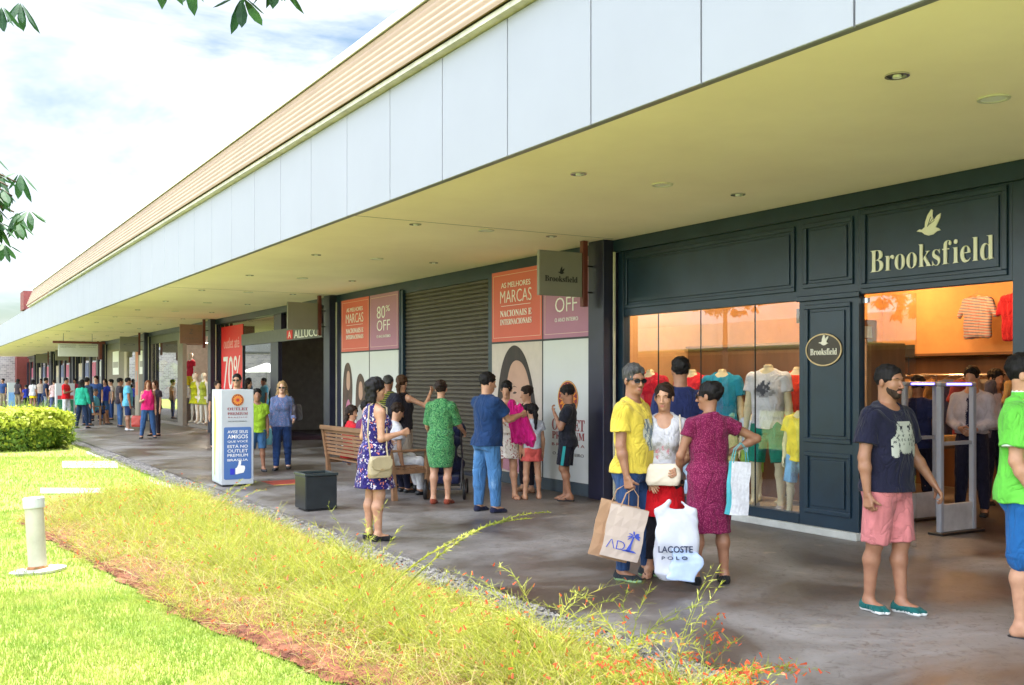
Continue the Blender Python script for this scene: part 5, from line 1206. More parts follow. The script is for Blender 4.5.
# ------------------------------------------------------------------ projecting signs, one on every column
SIGNP = M('taupe_sign_plate', (.22, .205, .17), .5, var=.04, scale=2); SIGNB = M('brown_sign_plate', (.24, .15, .11), .5, var=.05)
def projecting(y, label, plate, kind):
    x0 = 7.21; t = thing('projecting_sign', label, 'sign', (8.0, y, ZS), group='projecting shop signs along the columns'); fr = Fr((0, y, 0), (1, 0, 0))
    mb = MB().box(x0, 7.91, 2.79, 3.395, -.03, .03, fr); part('plate', mb, plate, t, bevel=.004); mb = MB().box(7.92, 8.0, 2.66, ZS - .004, -.04, .04, fr); part('post', mb, REDB, t, bevel=.004)
    mb = MB().tube([(8.0, y, 3.22), (8.11, y, 3.22)], .012, 8).tube([(8.0, y, 2.86), (8.11, y, 2.86)], .012, 8); part('bracket', mb, BLACK, t)
    if kind == 'b': lettering(serif('Brooksfield'), fr, 7.30, 7.83, 2.98, 3.06, BLACK, t, .004, .03); bird(7.56, 3.10, .42, fr, BLACK, t, .031, .004)
    elif kind == 'z': lettering('Z', fr, 7.5, 7.62, 3.1, 3.25, GREYT, t, .004, .03, shear=.2); lettering('S T U D I O', fr, 7.36, 7.78, 2.93, 2.97, GREYT, t, .004, .03)
    elif kind: lettering(kind, fr, 7.34, 7.8, 3.04, 3.12, GREYT, t, .004, .03)
projecting(11.30, 'taupe projecting sign with flying bird and dark serif name', SIGNP, 'b'); projecting(21.70, 'blank taupe projecting sign above the dark shop doorway', SIGNP, '')
projecting(32.10, 'brown projecting sign with a slanted letter Z', SIGNB, 'z'); projecting(42.50, 'grey projecting sign with faint round mark above grey wall', SIGNP, 'O'); projecting(52.9, 'grey projecting sign just beyond the hanging directory', SIGNP, ''); projecting(63.3, 'second last small projecting sign near the far end', SIGNP, ''); projecting(73.7, 'last small projecting sign near the red end wall', SIGNP, '')
# ------------------------------------------------------------------ third unit: red poster, dark open doorway
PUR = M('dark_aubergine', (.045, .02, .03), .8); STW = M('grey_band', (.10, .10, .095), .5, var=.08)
s3 = thing('shopfront', 'shopfront with red sale poster and wide dark doorway under a grey name band', 'shopfront', (8.35, 27, 0)); f3 = Fr((8.35, 31.9, 0), (0, -1, 0)); U = lambda y: 31.9 - y
mb = MB().box(U(29.2), U(22.5), 2.66, 2.98, -.1, .03, f3); part('name_band', mb, STW, s3)
for q in ((U(22.45), U(21.8), 0, 3.4), (U(26.5), U(25.85), 0, 2.66), (U(26.2), U(25.6), 2.98, 3.4), (0, U(31.75), 0, 3.4)): mb = MB().box(*q, -.1, .01, f3); part('pier', mb, STEEL, s3)
mb = MB().box(U(31.75), U(26.5), .1, 2.66, -.05, -.04, f3).box(U(31.75), U(29.2), 2.66, 3.4, -.05, -.04, f3).box(U(29.2), U(26.2), 2.98, 3.4, -.05, -.04, f3); part('window', mb, GLR, s3)
mb = MB().box(U(31.75), U(26.5), 0, .1, -.1, .02, f3).box(U(29.21), U(29.17), .1, 2.66, -.04, .0, f3); part('window_frame', mb, STEEL, s3)
lettering('ALLUCCI', f3, U(24.5), U(22.7), 2.70, 2.90, WHITET, s3, .006, .03, thin=.008); mb = MB().box(U(25.05), U(24.62), 2.69, 2.92, .03, .04, f3); rl = part('red_logo', mb, flat('sign_red', (.7, .03, .04)), s3); lettering('A', f3, U(24.95), U(24.72), 2.72, 2.89, WHITET, s3, .004, .04)
rp_ = thing('sale_poster', 'tall red sale poster with 70% inside the shop window', 'poster', (8.33, 30.4, 0)); mb = MB().box(U(31.6), U(29.25), .3, 3.3, -.035, -.025, f3); part('sheet', mb, M('poster_red', (.75, .015, .02), .5, var=.03), rp_)
lettering('outlet até', f3, U(31.3), U(29.6), 2.62, 2.95, flat('pink_lettering', (.8, .4, .4)), rp_, .004, -.024); lettering('70%', f3, U(31.35), U(29.45), 1.35, 2.38, WHITET, rp_, .004, -.024, thin=.0)
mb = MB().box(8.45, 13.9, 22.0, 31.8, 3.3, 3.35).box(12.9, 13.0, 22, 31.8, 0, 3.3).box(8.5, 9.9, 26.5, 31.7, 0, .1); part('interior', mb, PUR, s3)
# ------------------------------------------------------------------ farther units
def unit_frame(y0, y1, label, cuts, interior, gl=GLR, names=()):
    """cuts: list of (y_low, y_high, kind) kind g glass, o open, p pier(material)"""
    t = thing('shopfront', label, 'shopfront', (8.35, (y0 + y1) / 2, 0)); fr = Fr((8.35, y1, 0), (0, -1, 0)); u = lambda y: y1 - y
    mb = MB().box(u(y1), u(y0), 3.1, 3.4, -.1, .0, fr); part('head_panel', mb, STW, t)
    for a, b, k, mt in cuts:
        mb = MB()
        if k == 'g': mb.box(u(b), u(a), .1, 3.1, -.05, -.04, fr); part('window', mb, gl, t); mb = MB().box(u(b), u(a), 0, .1, -.1, .01, fr).box(u(b), u(b) + .06, .1, 3.1, -.08, .0, fr).box(u(a) - .06, u(a), .1, 3.1, -.08, 0, fr); part('window_frame', mb, mt or STEEL, t)
        elif k == 'p': mb.box(u(b), u(a), 0, 3.1, -.12, .02, fr); part('pier', mb, mt, t)
    mb = MB().box(12.0, 12.1, y0 + .1, y1 - .1, 0, 3.1).box(8.46, 12, y0 + .1, y1 - .1, 3.1, 3.14); part('interior', mb, interior, t); return t, fr, u
BRN = M('brown_interior', (.17, .095, .065), .8); GRW = M('warm_grey_wall', (.19, .16, .13), .7, var=.08); BEI = M('beige_wall', (.42, .36, .28), .7, var=.05); SAL = M('salmon_interior', (.40, .22, .15), .8)
t, fr, u = unit_frame(32.26, 42.3, 'shopfront with brown open display of dressed mannequins and green balloons behind glass', [(36.6, 37.4, 'p', GRW), (37.4, 42.2, 'g', GRW)], SAL)
mb = MB().box(8.5, 10.5, 32.4, 36.5, 0, .12); part('display_platform', mb, GRW, t)
for i, (yy, zz, rr, cc, nn) in enumerate(((38.6, 2.0, .3, (.35, .6, .02), 'lime'), (39.4, 1.55, .33, (.4, .65, .03), 'bright green'), (40.2, 2.2, .25, (.75, .65, .03), 'yellow'), (39.0, 1.1, .25, (.7, .3, .02), 'orange'))):
    S = SDF(); S.ell((0, 0, 0), (rr, rr, rr * 1.15), 0); S.cap((0, 0, -rr * 1.1), (0, 0, -rr * 1.35), .02, .05, .05); V, F = S.polys(.04); tag(link('balloon', mesh_np('balloon', V, F, [M('balloon_' + nn, cc, .2)], None, True), None, (8.8, yy + 1.9, zz)), '%s balloon behind the glass of the second shop window' % nn, 'balloon')
t, fr, u = unit_frame(42.66, 52.7, 'grey shopfront of tall wall panels with small posters on it', [(42.7, 44.6, 'p', GRW), (44.6, 45.4, 'p', BEI), (45.4, 47.4, 'g', BEI), (47.4, 48.0, 'p', BEI), (48.0, 52.6, 'p', GRW)], BEI)
def poster(fr, u, a, b, z0, z1, mat, label, c=.022):
    p = fr.p(u(b), 0, 0); t = thing('poster', label, 'poster', (p.x, (a + b) / 2, z0)); mb = MB().box(u(b), u(a), z0, z1, c, c + .01, fr); part('sheet', mb, mat, t); mb = MB().box(u(b) + .1, u(a) - .1, z0 + (z1 - z0) * .3, z0 + (z1 - z0) * .55, c + .01, c + .013, fr); part('print', mb, flat('faint_print', (.35, .33, .33)), t)
poster(fr, u, 43.2, 44.4, 1.9, 2.9, WHITEP, 'white square poster on the grey shop wall'); poster(fr, u, 49.3, 50.9, 1.9, 3.0, WHITEP, 'pale torn poster high on the far grey panel'); poster(fr, u, 44.75, 45.25, 1.0, 2.9, flat('salmon_print', (.6, .22, .15)), 'narrow salmon strip poster on the beige pier')
cl2 = [((.75, .75, .75), 'white'), ((.45, .1, .2), 'wine'), ((.12, .14, .3), 'blue'), ((.5, .42, .35), 'sand')]
for k in range(4):
    y0 = CYS[6 + k] + .36 if 6 + k < len(CYS) else 0
    if not y0 or y0 > 86: continue
    y1 = min(y0 + 10.04, 90.5); cuts = []; yy = y0
    for j in range(4): cuts += [(yy, yy + .45, 'p', STEEL), (yy + .45, yy + 2.5, 'g', STEEL)]; yy += 2.5
    t, fr, u = unit_frame(y0, y1, ['dark framed shopfront under the hanging directory', 'dark framed shopfront past the hanging directory', 'small dark shopfront near the end of the row', 'last dark shopfront of the row'][k], cuts, BEI, GLR)
    for j in range(4):
        if y0 + 2.5 * j + 2.3 < y1: poster(fr, u, y0 + .9 + 2.5 * j, y0 + 2.1 + 2.5 * j, .9, 2.6, flat('far_print_' + cl2[j][1], cl2[j][0]), '%s window poster in the %s distant shop' % (cl2[j][1], ['first', 'second', 'third', 'fourth'][k]), -.036)
# closing walls at the far end
t = thing('brick_wall', 'grey stone block wall closing the walk at the far end', 'wall', (0, 94, 0)); 
def brickmat():
    m, nt, b = newmat('grey_stone_blocks'); tc = N(nt, 'ShaderNodeTexCoord'); mp = N(nt, 'ShaderNodeMapping'); mp.inputs['Rotation'].default_value = (R(90), 0, 0); L(nt, tc.outputs['Object'], mp.inputs[0])
    br = N(nt, 'ShaderNodeTexBrick', Scale=1.6); br.inputs['Color1'].default_value = (.36, .33, .34, 1); br.inputs['Color2'].default_value = (.22, .20, .22, 1); br.inputs['Mortar'].default_value = (.42, .40, .38, 1); L(nt, mp.outputs[0], br.inputs[0]); L(nt, br.outputs[0], b.inputs[0]); b.inputs['Roughness'].default_value = .9; return m
mb = MB().box(-30, 7.6, 94, 94.5, -.05, 4.2); part('wall_face', mb, brickmat(), t); mb = MB().box(-30, 7.6, 93.9, 94.6, 4.2, 4.35); part('coping', mb, STW, t)
t = thing('red_end_wall', 'dark red rendered wall beside the stone wall at the far end', 'wall', (8.3, 93, 0)); mb = MB().box(7.6, 10.5, 92.5, 94.4, 0, 4.2); part('wall_face', mb, M('red_wall_paint', (.35, .06, .05), .7), t, bevel=.01); mb = MB().box(7.55, 10.5, 92.4, 94.5, 4.2, 4.28); part('coping', mb, STW, t)
# hanging directory
t = thing('hanging_directory', 'wide pale directory board hung on two rods from the soffit', 'sign', (5.9, 44.7, ZS)); fr = Fr((0, 44.7, 0), (1, 0, 0))
mb = MB().box(5.2, 6.72, 2.62, 3.14, -.05, .05, fr); part('board', mb, M('board_pale', (.5, .5, .46), .6, var=.03), t, bevel=.006); mb = MB().box(5.0, 7.0, 3.16, 3.25, -.08, .08, fr).box(6.76, 6.88, 2.5, 3.16, -.06, .06, fr); part('red_bar', mb, REDB, t)
mb = MB().tube([(5.4, 44.7, 3.25), (5.4, 44.7, ZS)], .012, 6).tube([(6.5, 44.7, 3.25), (6.5, 44.7, ZS)], .012, 6); part('rod', mb, GREYM, t)
lettering('SANITÁRIOS', fr, 5.28, 5.85, 2.98, 3.05, GREYT, t, .004, .05); lettering('ALIMENTAÇÃO', fr, 6.0, 6.64, 2.98, 3.05, GREYT, t, .004, .05); mb = MB().box(5.25, 5.88, 3.08, 3.10, .05, .054, fr).box(5.97, 6.68, 3.08, 3.10, .05, .054, fr); part('rule', mb, GREYT, t)
# ------------------------------------------------------------------ printed totem(s)
THUMB = [(0, .0), (.0, .22), (.05, .24), (.10, .34), (.12, .44), (.13, .50), (.17, .52), (.205, .48), (.205, .40), (.185, .32), (.30, .31), (.345, .285), (.34, .25), (.355, .21), (.335, .18), (.34, .14), (.315, .11), (.31, .07), (.28, .045), (.12, .02), (.06, .0)]
TOTW = M('totem_grey_white', (.42, .44, .47), .45, var=.03); TOTB = M('totem_blue', (.055, .13, .34), .45, var=.04)
def totem(loc, rot, label, front=TOTB):
    t = thing('information_totem', label, 'totem', (loc[0], loc[1], 0), rot); w_, d_, h_ = .49, .78, 1.50
    mb = MB().box(0, w_, 0, d_, .03, h_); part('body', mb, TOTW, t, bevel=.005, rel=False); mb = MB().box(.02, w_ - .02, .02, d_ - .02, 0, .03); part('plinth', mb, BLACK, t, rel=False)
    fr = Fr((0, 0, 0), (1, 0, 0)); k = .00
    A = lambda p: .03 + p * .44
    mb = MB(); P = []
    for cx_, cz_, a0 in ((.43, .895, 0), (.06, .895, 90), (.06, .135, 180), (.43, .135, 270)):
        for q in range(5): P.append((cx_ + .025 * math.cos(R(a0 + q * 22.5)), cz_ + .025 * math.sin(R(a0 + q * 22.5))))
    mb.prism(P, .0005, .004, fr); part('blue_panel', mb, front, t, rel=False)
    if front is TOTB:
        sun_emblem(fr, .245, 1.34, .095, t, .001); lettering(serif('OUTLET'), fr, .09, .40, 1.18, 1.225, RT, t); lettering(serif('PREMIUM'), fr, .09, .40, 1.11, 1.15, RT, t); lettering('B R A S Í L I A', fr, .10, .39, 1.065, 1.085, RT, t); lettering('DISTRITO FEDERAL', fr, .10, .39, 1.005, 1.02, GREYT, t)
        z = .87
        for s_, hgt in (('AVISE SEUS', .045), ('AMIGOS', .06), ('QUE VOCÊ', .045), ('ESTÁ NO', .055), ('OUTLET', .05), ('PREMIUM', .045), ('BRASÍLIA', .045)):
            lettering(s_, fr, .09, .40, z - hgt, z, WHITET, t, .003, .0045, thin=.004 if s_ in ('AMIGOS', 'ESTÁ NO') else 0); z -= hgt + .022
        mb = MB(); mb.prism([(.21 + x * .42, .19 + y * .42) for x, y in THUMB], .0045, .008, fr); part('thumb_up', mb, WHITET, t, rel=False); mb = MB().box(.13, .195, .185, .28, .0045, .008, fr); part('thumb_cuff', mb, flat('cuff_blue', (.03, .04, .45)), t, rel=False)
    fl = Fr((0, d_, 0), (0, -1, 0)); mb = MB().box(.03, .57, .06, 1.47, .0005, .003, fl); part('side_print', mb, M('side_green', (.50, .62, .50), .5, var=.05), t, rel=False)
    mb = MB(); fan(mb, sm([(.22, .12), (.24, .9), (.18, 1.2), (.27, 1.42), (.33, 1.2), (.38, .9), (.30, .5), (.27, .12)]), .003, .005, fl); part('side_figure', mb, M('side_yellow', (.62, .68, .12), .5), t, rel=False)
    mb = MB(); mb.tube([tuple(fl.p(.27, .15, .006)), tuple(fl.p(.24, .8, .006)), tuple(fl.p(.33, 1.1, .006)), tuple(fl.p(.2, 1.4, .006))], .006, 4); part('side_line', mb, flat('side_line_brown', (.3, .15, .05)), t, rel=False); return t
totem((4.11, 15.5), R(-4), 'white printed totem with sun emblem, blue panel and thumb up')
p = D(8, 59); totem(p, R(-2), 'small distant totem with a plain light blue panel near the left edge', M('sky_blue_panel', (.16, .34, .62), .45)).scale = (1, 1, 1)
p = D(56, 43.3); t = thing('notice_board', 'pale notice board with green and red panels beside the man in red', 'notice board', (p[0], p[1], 0)); mb = MB().box(-.02, .66, 0, 1.5, -.3, -.25, Fr((p[0], p[1], 0), (1, 0, 0))); 
mb = MB().box(p[0], p[0] + .75, p[1], p[1] + .45, 0, 1.5); part('body', mb, TOTW, t, bevel=.005); mb = MB().box(p[0] + .06, p[0] + .70, p[1] - .005, p[1], .1, .8); part('green_panel', mb, M('board_green', (.02, .16, .08), .5), t); mb = MB().box(p[0] + .06, p[0] + .70, p[1] - .005, p[1], .82, .98); part('red_panel', mb, M('board_red', (.4, .03, .03), .5), t)
# red strip on the paving
q = G(263, 482); mb = MB().box(q[0], q[0] + .95, q[1] - .55, q[1] + .1, .0, .004); rs = part('red_floor_marking', mb, M('floor_red', (.36, .05, .035), .6, var=.2)); tag(rs, kind='structure'); mb = MB().box(q[0], q[0] + .95, q[1] - .62, q[1] - .555, .0, .004); tag(part('yellow_floor_line', mb, M('floor_yellow', (.5, .35, .08), .6, var=.2)), kind='structure')
# ------------------------------------------------------------------ litter bin, benches, pushchair
q = G(322, 511); t = thing('litter_bin', 'square black litter bin standing alone near the walkway edge', 'bin', (q[0], q[1] + .2, 0)); x, y = q[0] - .21, q[1] + .02; BINM = M('bin_black', (.012, .016, .019), .35, var=.2)
mb = MB().box(x, x + .42, y, y + .40, .02, .44); part('body', mb, BINM, t, bevel=.012, seg=2); mb = MB().box(x - .012, x + .432, y - .012, y + .03, .44, .475).box(x - .012, x + .432, y + .37, y + .412, .44, .475).box(x - .012, x + .03, y + .03, y + .37, .44, .475).box(x + .39, x + .432, y + .03, y + .37, .44, .475); part('rim', mb, M('bin_rim', (.025, .035, .038), .3), t, bevel=.006)
mb = MB().box(x + .03, x + .39, y + .03, y + .37, .42, .43); part('lining_bag', mb, flat('bag_black', (.006, .006, .007), .25), t); mb = MB().box(x + .04, x + .38, y + .03, y + .37, 0, .02); part('foot', mb, BLACK, t)
TEAK = M('weathered_teak', (.19, .095, .045), .6, var=.3, scale=7, stretch=(1, .12, 1), bump=.3, bscale=40)
def bench(loc, rotz, L_, label, back=.92):
    """slatted bench: back along the local y axis at x=0, sitters face +x"""
    t = thing('park_bench', label, 'bench', (loc[0], loc[1], 0), rotz); 
    for s_ in (-1, 1):
        y = s_ * (L_ / 2 - .04); mb = MB(); fr = Fr((0, y, 0), (1, 0, 0)); mb.prism([(-.10, back), (-.05, back), (.03, .44), (.07, 0), (.0, 0), (-.02, .42)], -.035, .035, fr); part('back_leg', mb, TEAK, t, rel=False)
        mb = MB().box(.50, .57, y - .035, y + .035, 0, .66); part('front_leg', mb, TEAK, t, bevel=.004, rel=False); mb = MB().box(-.05, .60, y - .045, y + .045, .66, .69); part('armrest', mb, TEAK, t, bevel=.006, rel=False); mb = MB().box(.0, .52, y - .025, y + .025, .36, .42); part('side_rail', mb, TEAK, t, rel=False)
    mb = MB()
    for i in range(6): mb.box(.02 + i * .09, .09 + i * .09, -L_ / 2 + .05, L_ / 2 - .05, .42, .445)
    part('seat', mb, TEAK, t, bevel=.003, rel=False); mb = MB()
    for i in range(7):
        b = .50 + i * .056; x = .02 - (b - .44) * .155 - .025; mb.box(x, x + .02, -L_ / 2 + .02, L_ / 2 - .02, b, b + .042)
    mb.box(-.115, -.07, -L_ / 2, L_ / 2, back - .035, back + .03); part('backrest', mb, TEAK, t, bevel=.003, rel=False)
    return t
bench((5.62, 13.72), R(1), 2.45, 'long slatted wooden bench seen from behind with people sitting on it')
q = D(95, 37); bench((q[0] - .25, q[1] + .15), -YAW + R(8), .62, 'small distant wooden chair under the man in light blue', .85)
# pushchair
q = D(455, 14.0); t = thing('pushchair', 'dark navy pushchair with black wheels in front of the woman in green', 'pushchair', (q[0], q[1] + .25, 0), -YAW); NV = cloth('pushchair_navy', (.012, .015, .05)); S = SDF()
S.cap((-.16, .1, .45), (.16, .1, .45), .10, .10, .03).cap((-.16, -.12, .78), (.16, -.12, .78), .06, .06, .05).cap((0, -.12, .78), (0, .1, .45), .14, .16, .08).cap((-.15, .0, .95), (.15, .0, .95), .12, .12, .05).cap((-.12, .12, .30), (.12, .12, .30), .07, .07, .03); S.noise(.006, 20, 2); V, F = S.polys(.015); link('seat_hood', mesh_np('seat_hood', V, F, [NV], None, True), t)
mb = MB()
for sx in (-.22, .22): mb.tube([(sx, .35, .12), (sx, -.05, .6), (sx, -.45, 1.02)], .013).tube([(sx, -.38, .14), (sx, .0, .55)], .013)
mb.tube([(-.22, -.45, 1.02), (.22, -.45, 1.02)], .016).tube([(-.22, -.38, .14), (.22, -.38, .14)], .012).tube([(-.22, .35, .12), (.22, .35, .12)], .012); part('frame', mb, M('frame_grey', (.08, .08, .09), .35, metal=.5), t, rel=False)
for sx in (-.27, .27):
    for yy, rr in ((-.40, .14), (.36, .11)):
        mb = MB(); fr = Fr((sx, yy, rr), (0, 1, 0)); mb.disc(0, 0, rr, rr, -.02, .02, fr, 22); o = part('wheel', mb, BLACK, t, rel=False, bevel=.008); mb = MB(); mb.disc(0, 0, rr * .5, rr * .5, -.024, .024, fr, 14); part('hub', mb, GREYM, o, rel=False)
mb = MB().box(-.2, .2, -.3, .3, .2, .3); part('basket', mb, NV, t, rel=False, bevel=.02)
# ------------------------------------------------------------------ across the lawn (seen only as reflections in the glass)
t = thing('outlet_building_opposite', 'matching white panelled outlet building across the lawn', 'building', (-26, 40, 0)); mb = MB().box(-40, -26, -30, 170, 0, 3.4); part('wall', mb, M('opposite_wall', (.35, .3, .26), .8, var=.2), t); mb = MB()
for y in np.arange(-30, 170, 1.22): mb.box(-23.1, -23.0, y + .01, y + 1.21, 3.5, 4.9)
part('fascia_panels', mb, WHITEP, t); mb = MB().box(-40, -23.1, -30, 170, 3.45, 4.9); part('canopy', mb, SOFF, t); mb = MB().box(-26.1, -25.9, -30, 170, 0, 3.2); part('shop_glazing', mb, NAVY, t)
for i, (x, y) in enumerate(((-8, 66), (-10, 74), (-9, 83))):
    t = thing('parasol', ['nearest', 'middle', 'farthest'][i] + ' white square parasol on the lawn across the walk', 'parasol', (x, y, GZ), group='white parasols across the lawn'); mb = MB(); s_ = 1.9; P = [(-s_, -s_, 2.35), (s_, -s_, 2.35), (s_, s_, 2.35), (-s_, s_, 2.35), (0, 0, 3.15)]
    mb.add(P + [(p_[0], p_[1], p_[2] - .02) for p_ in P], [(0, 1, 4), (1, 2, 4), (2, 3, 4), (3, 0, 4), (6, 5, 9), (7, 6, 9), (8, 7, 9), (5, 8, 9)]); part('canopy', mb, WHITEP, t, rel=False); mb = MB().tube([(0, 0, 0), (0, 0, 3.1)], .03); part('pole', mb, GREYM, t, rel=False)
# ------------------------------------------------------------------ people and what they carry
from mathutils.bvhtree import BVHTree
def wpos(o, p):
    c, s_ = math.cos(o.rotation_euler.z), math.sin(o.rotation_euler.z); return Vector((o.location.x + c * p[0] - s_ * p[1], o.location.y + s_ * p[0] + c * p[1], o.location.z + p[2]))
def decal(o, child, rows, cx, cz, w_, h_, mats, key, name='print', off=.003):
    """a print on a garment: cells of a small pattern laid on the cloth"""
    ch = [c for c in o.children if c.name.split('.')[0] == child][0]; me = ch.data
    bv = BVHTree.FromPolygons([v.co.copy() for v in me.vertices], [tuple(p.vertices) for p in me.polygons])
    nr, ncl = len(rows), max(len(r_) for r_ in rows); sub = 4; V = {}; mb = MB(); jr = random.Random(nr * 7 + ncl)
    def vert(i, j):
        if (i, j) not in V:
            x = cx + (j / (ncl * sub) - .5) * w_; z = cz + (.5 - i / (nr * sub)) * h_; hit = bv.ray_cast(Vector((-x, .6, z)), Vector((0, -1, 0)))
            if hit[0] is None: V[i, j] = None
            else: mb.v.append(tuple(hit[0] + Vector((0, off, 0)))); V[i, j] = len(mb.v) - 1
        return V[i, j]
    for i in range(nr * sub):
        for j in range(ncl * sub):
            ii = min(max(int(i / sub + jr.gauss(0, .22)), 0), nr - 1); jj = min(max(int(j / sub + jr.gauss(0, .22)), 0), ncl - 1); r_ = rows[ii]; ch_ = r_[jj] if jj < len(r_) else ' '
            if ch_ in key:
                q = [vert(i, j), vert(i + 1, j), vert(i + 1, j + 1), vert(i, j + 1)]
                if None not in q: mb.f.append(q[::-1]); mb.m.append(key[ch_])
    return part(name, mb, mats, o, rel=False)
JEEP = ["     ##########     ", "    #.########.#    ", "    ##  ####  ##    ", "    ## ###### ##    ", "   ####.####.####   ", "   ##############   ", "  ##.##.####.##.##  ", " ## ############ ## ", "####.#.#.##.#.#.####", "#..##############..#", "####.##.####.##.####", " ###.##########.### ", "####################", "####.##########.####", "####  ########  ####", "####            ####", " ##              ## "]
BLOT = ["  .#..   ##.. ", " #.##..#.#... ", "..##.###..##..", ".#..####.#..# ", " ..##..#.##.. ", "  #.#..##.#.  ", "   ..#.. ..   "]
DUCK = ["      ##   .    ", "     ###  ##    ", "   ########     ", "  #####.####    ", " ########.##.   ", "..#########  .. ", ".....####.......", "  ....##......  ", "    .......     "]
SUNG = flat('sunglass_black', (.008, .008, .01), .12)
C = cloth
WALK = lambda a: dict(legR=((.03, a, -1), (.02, a * .3, -1)), legL=((.03, -a, -1), (.02, -a * 1.6, -1)))
def at(px, py): return G(px, py)
# --- near group in front of the navy shop
f = Fig(1.765, 'm', 1.08, 0, head=(34, .05), belly=.03, armR=((.12, .02, -1), (.0, .22, -1)), handR={'curl': 1.15}, armL=((.12, .05, -1), (.0, .5, -.8)), legL=((.1, .1, -1), (.05, .05, -1)), legR=((.08, -.03, -1), (.03, -.05, -1)))
f.shirt(C('lemon', (.62, .47, .06)), hem=-.03, sleeve=.62, sw=1.12); f.trousers(C('dark_jeans', (.025, .06, .16), 'denim', [(.05, .11, .26)])); f.hair(HR['grey'], 'short'); f.glasses(SUNG); f.shoes(C('black_trainer', (.02, .025, .03)), flat('sole_green', (.25, .4, .2)), off=.009)
yel = f.place(at(633, 578), facing(122), 'brown', 'man in yellow t-shirt and sunglasses holding paper carrier bags', eyes=False, brow=HR['grey']); yf = f
decal(yel, 'shirt', BLOT, .02, 1.20, .26, .26, [flat('print_grey_blue', (.12, .16, .2)), flat('print_pale', (.5, .5, .4))], {'#': 0, '.': 1})
f = Fig(1.61, 'f', 1.02, 0, head=(10, .06), armR=((.12, .08, -1), (-.32, .55, -.75)), armL=((.25, .0, -1), (-.35, .75, -.35)), handR={'curl': .3, 'palm': (-.3, -.9, -.2)}, handL={'curl': .5, 'palm': (-.6, -.7, 0)})
f.shirt(C('white_tee', (.55, .54, .58)), off=.016, neck=(.10, .10), hem=-.02, sleeve=.42, fit=.25); f.skirt(C('scarlet', (.62, .008, .015)), hem=-.345, rx=.195, ry=.15); f.trousers(C('black_leggings', (.02, .018, .025)), .9, off=.006, top=-.02, wide=.92, name='leggings'); f.hair(HR['dbrown'], 'tied'); f.flipflops(C('sandal_brown', (.08, .04, .03)))
wht = f.place(at(664, 577), facing(190), 'tan', 'woman in white printed top and red skirt with cream shoulder bag', brow=HR['dbrown']); wf = f
decal(wht, 'shirt', ["  .. .  . ", " .##..#.. ", ".#..o##.#.", " #o#..o.##", "..#.#..#. ", "  o..##.  "], .0, 1.08, .22, .17, [flat('print_grey', (.2, .2, .24)), flat('print_pink2', (.5, .2, .25)), flat('print_light', (.5, .48, .52))], {'#': 0, 'o': 1, '.': 2})
f = Fig(1.626, 'f', 1.06, 0, head=(-50, .03), armR=((.88, -.12, -.42), (-.80, .30, -.42)), armL=((.32, .10, -.95), (-.15, .6, -.65)), handR={'curl': .8, 'palm': (-1, 0, 0), 'dir': (-.7, .5, -.5)}, legL=(.05, .0, -1), legR=(.07, .02, -1))
f.dress(C('burgundy_tweed', (.14, .006, .045), 'speck', [(.32, .05, .12)]), hem=-.455, rx=.192, ry=.15, sleeve=.38, neck=(.08, 0), mid=(-.15, .195, .150), fit=.45, wr=.004); f.hair(HR['black'], 'bun');  f.shoes(C('black_pump', (.012, .012, .014))); f.glasses(flat('spectacle_black', (.01, .01, .01), .2)) 
bur = f.place(at(709, 584), facing(352), 'brown', 'woman in knee length burgundy dress with hand on hip, back turned', brow=HR['black']); bf = f
f = Fig(1.86, 'm', 1.02, 1, head=(-10, 0), legL=(.06, 0, -1)); f.shirt(C('navy_tee', (.015, .022, .085)), hem=-.08, sleeve=.6); f.trousers(C('pale_blue_shorts', (.42, .55, .72)), .5, wide=1.1); f.hair(HR['black'], 'short'); f.shoes(BLACK)
f.place(D(680, 9.9), facing(0), 'brown', 'tall man in navy t-shirt looking into the display window')
f = Fig(1.756, 'm', 1.03, 0, head=(2, .03), belly=.02, armR=((.17, -.05, -1), (.02, .12, -1)), armL=((.28, .12, -1), (.30, .55, -.95)), handR={'curl': .75}, handL={'curl': .45, 'palm': (-.4, -.3, -.8)}, legR=((.0, -.10, -1), (-.02, -.14, -1)), legL=((-.02, .12, -1), (-.01, .02, -1)))
f.shirt(C('black_tee', (.010, .010, .028)), hem=-.045, sleeve=.68, sw=1.12); f.trousers(C('dusty_pink', (.50, .165, .17)), .50, wide=1.12, off=.012); f.hair(HR['black'], 'crop'); f.beard(hairmat('beard_brown', (.03, .017, .012))); f.shoes(C('teal_suede', (.008, .09, .085)), flat('sole_white', (.7, .72, .7)), off=.008)
blk = f.place(at(888, 612), facing(147), 'brown', 'bearded man in black printed t-shirt, pink shorts and green boat shoes', brow=HR['black'])
decal(blk, 'shirt', JEEP, .0, 1.235, .27, .25, [flat('jeep_pale', (.42, .42, .38)), flat('jeep_mid', (.07, .07, .08))], {'#': 0, '.': 1})
f = Fig(1.80, 'm', 1.05, 0, head=(5, .02), armR=((.14, -.02, -1), (-.02, .45, -.9)), legR=((.04, .02, -1), (.02, -.02, -1)), legL=((.04, .15, -1), (.02, .1, -1)))
f.shirt(C('lime_polo', (.13, .52, .06)), off=.03, hem=-.07, sleeve=.70, sw=1.15); f.trousers(C('blue_shorts', (.012, .10, .30)), .52, wide=1.2, off=.009); f.hair(HR['black'], 'short'); f.flipflops(flat('black_rubber', (.012, .012, .016)))
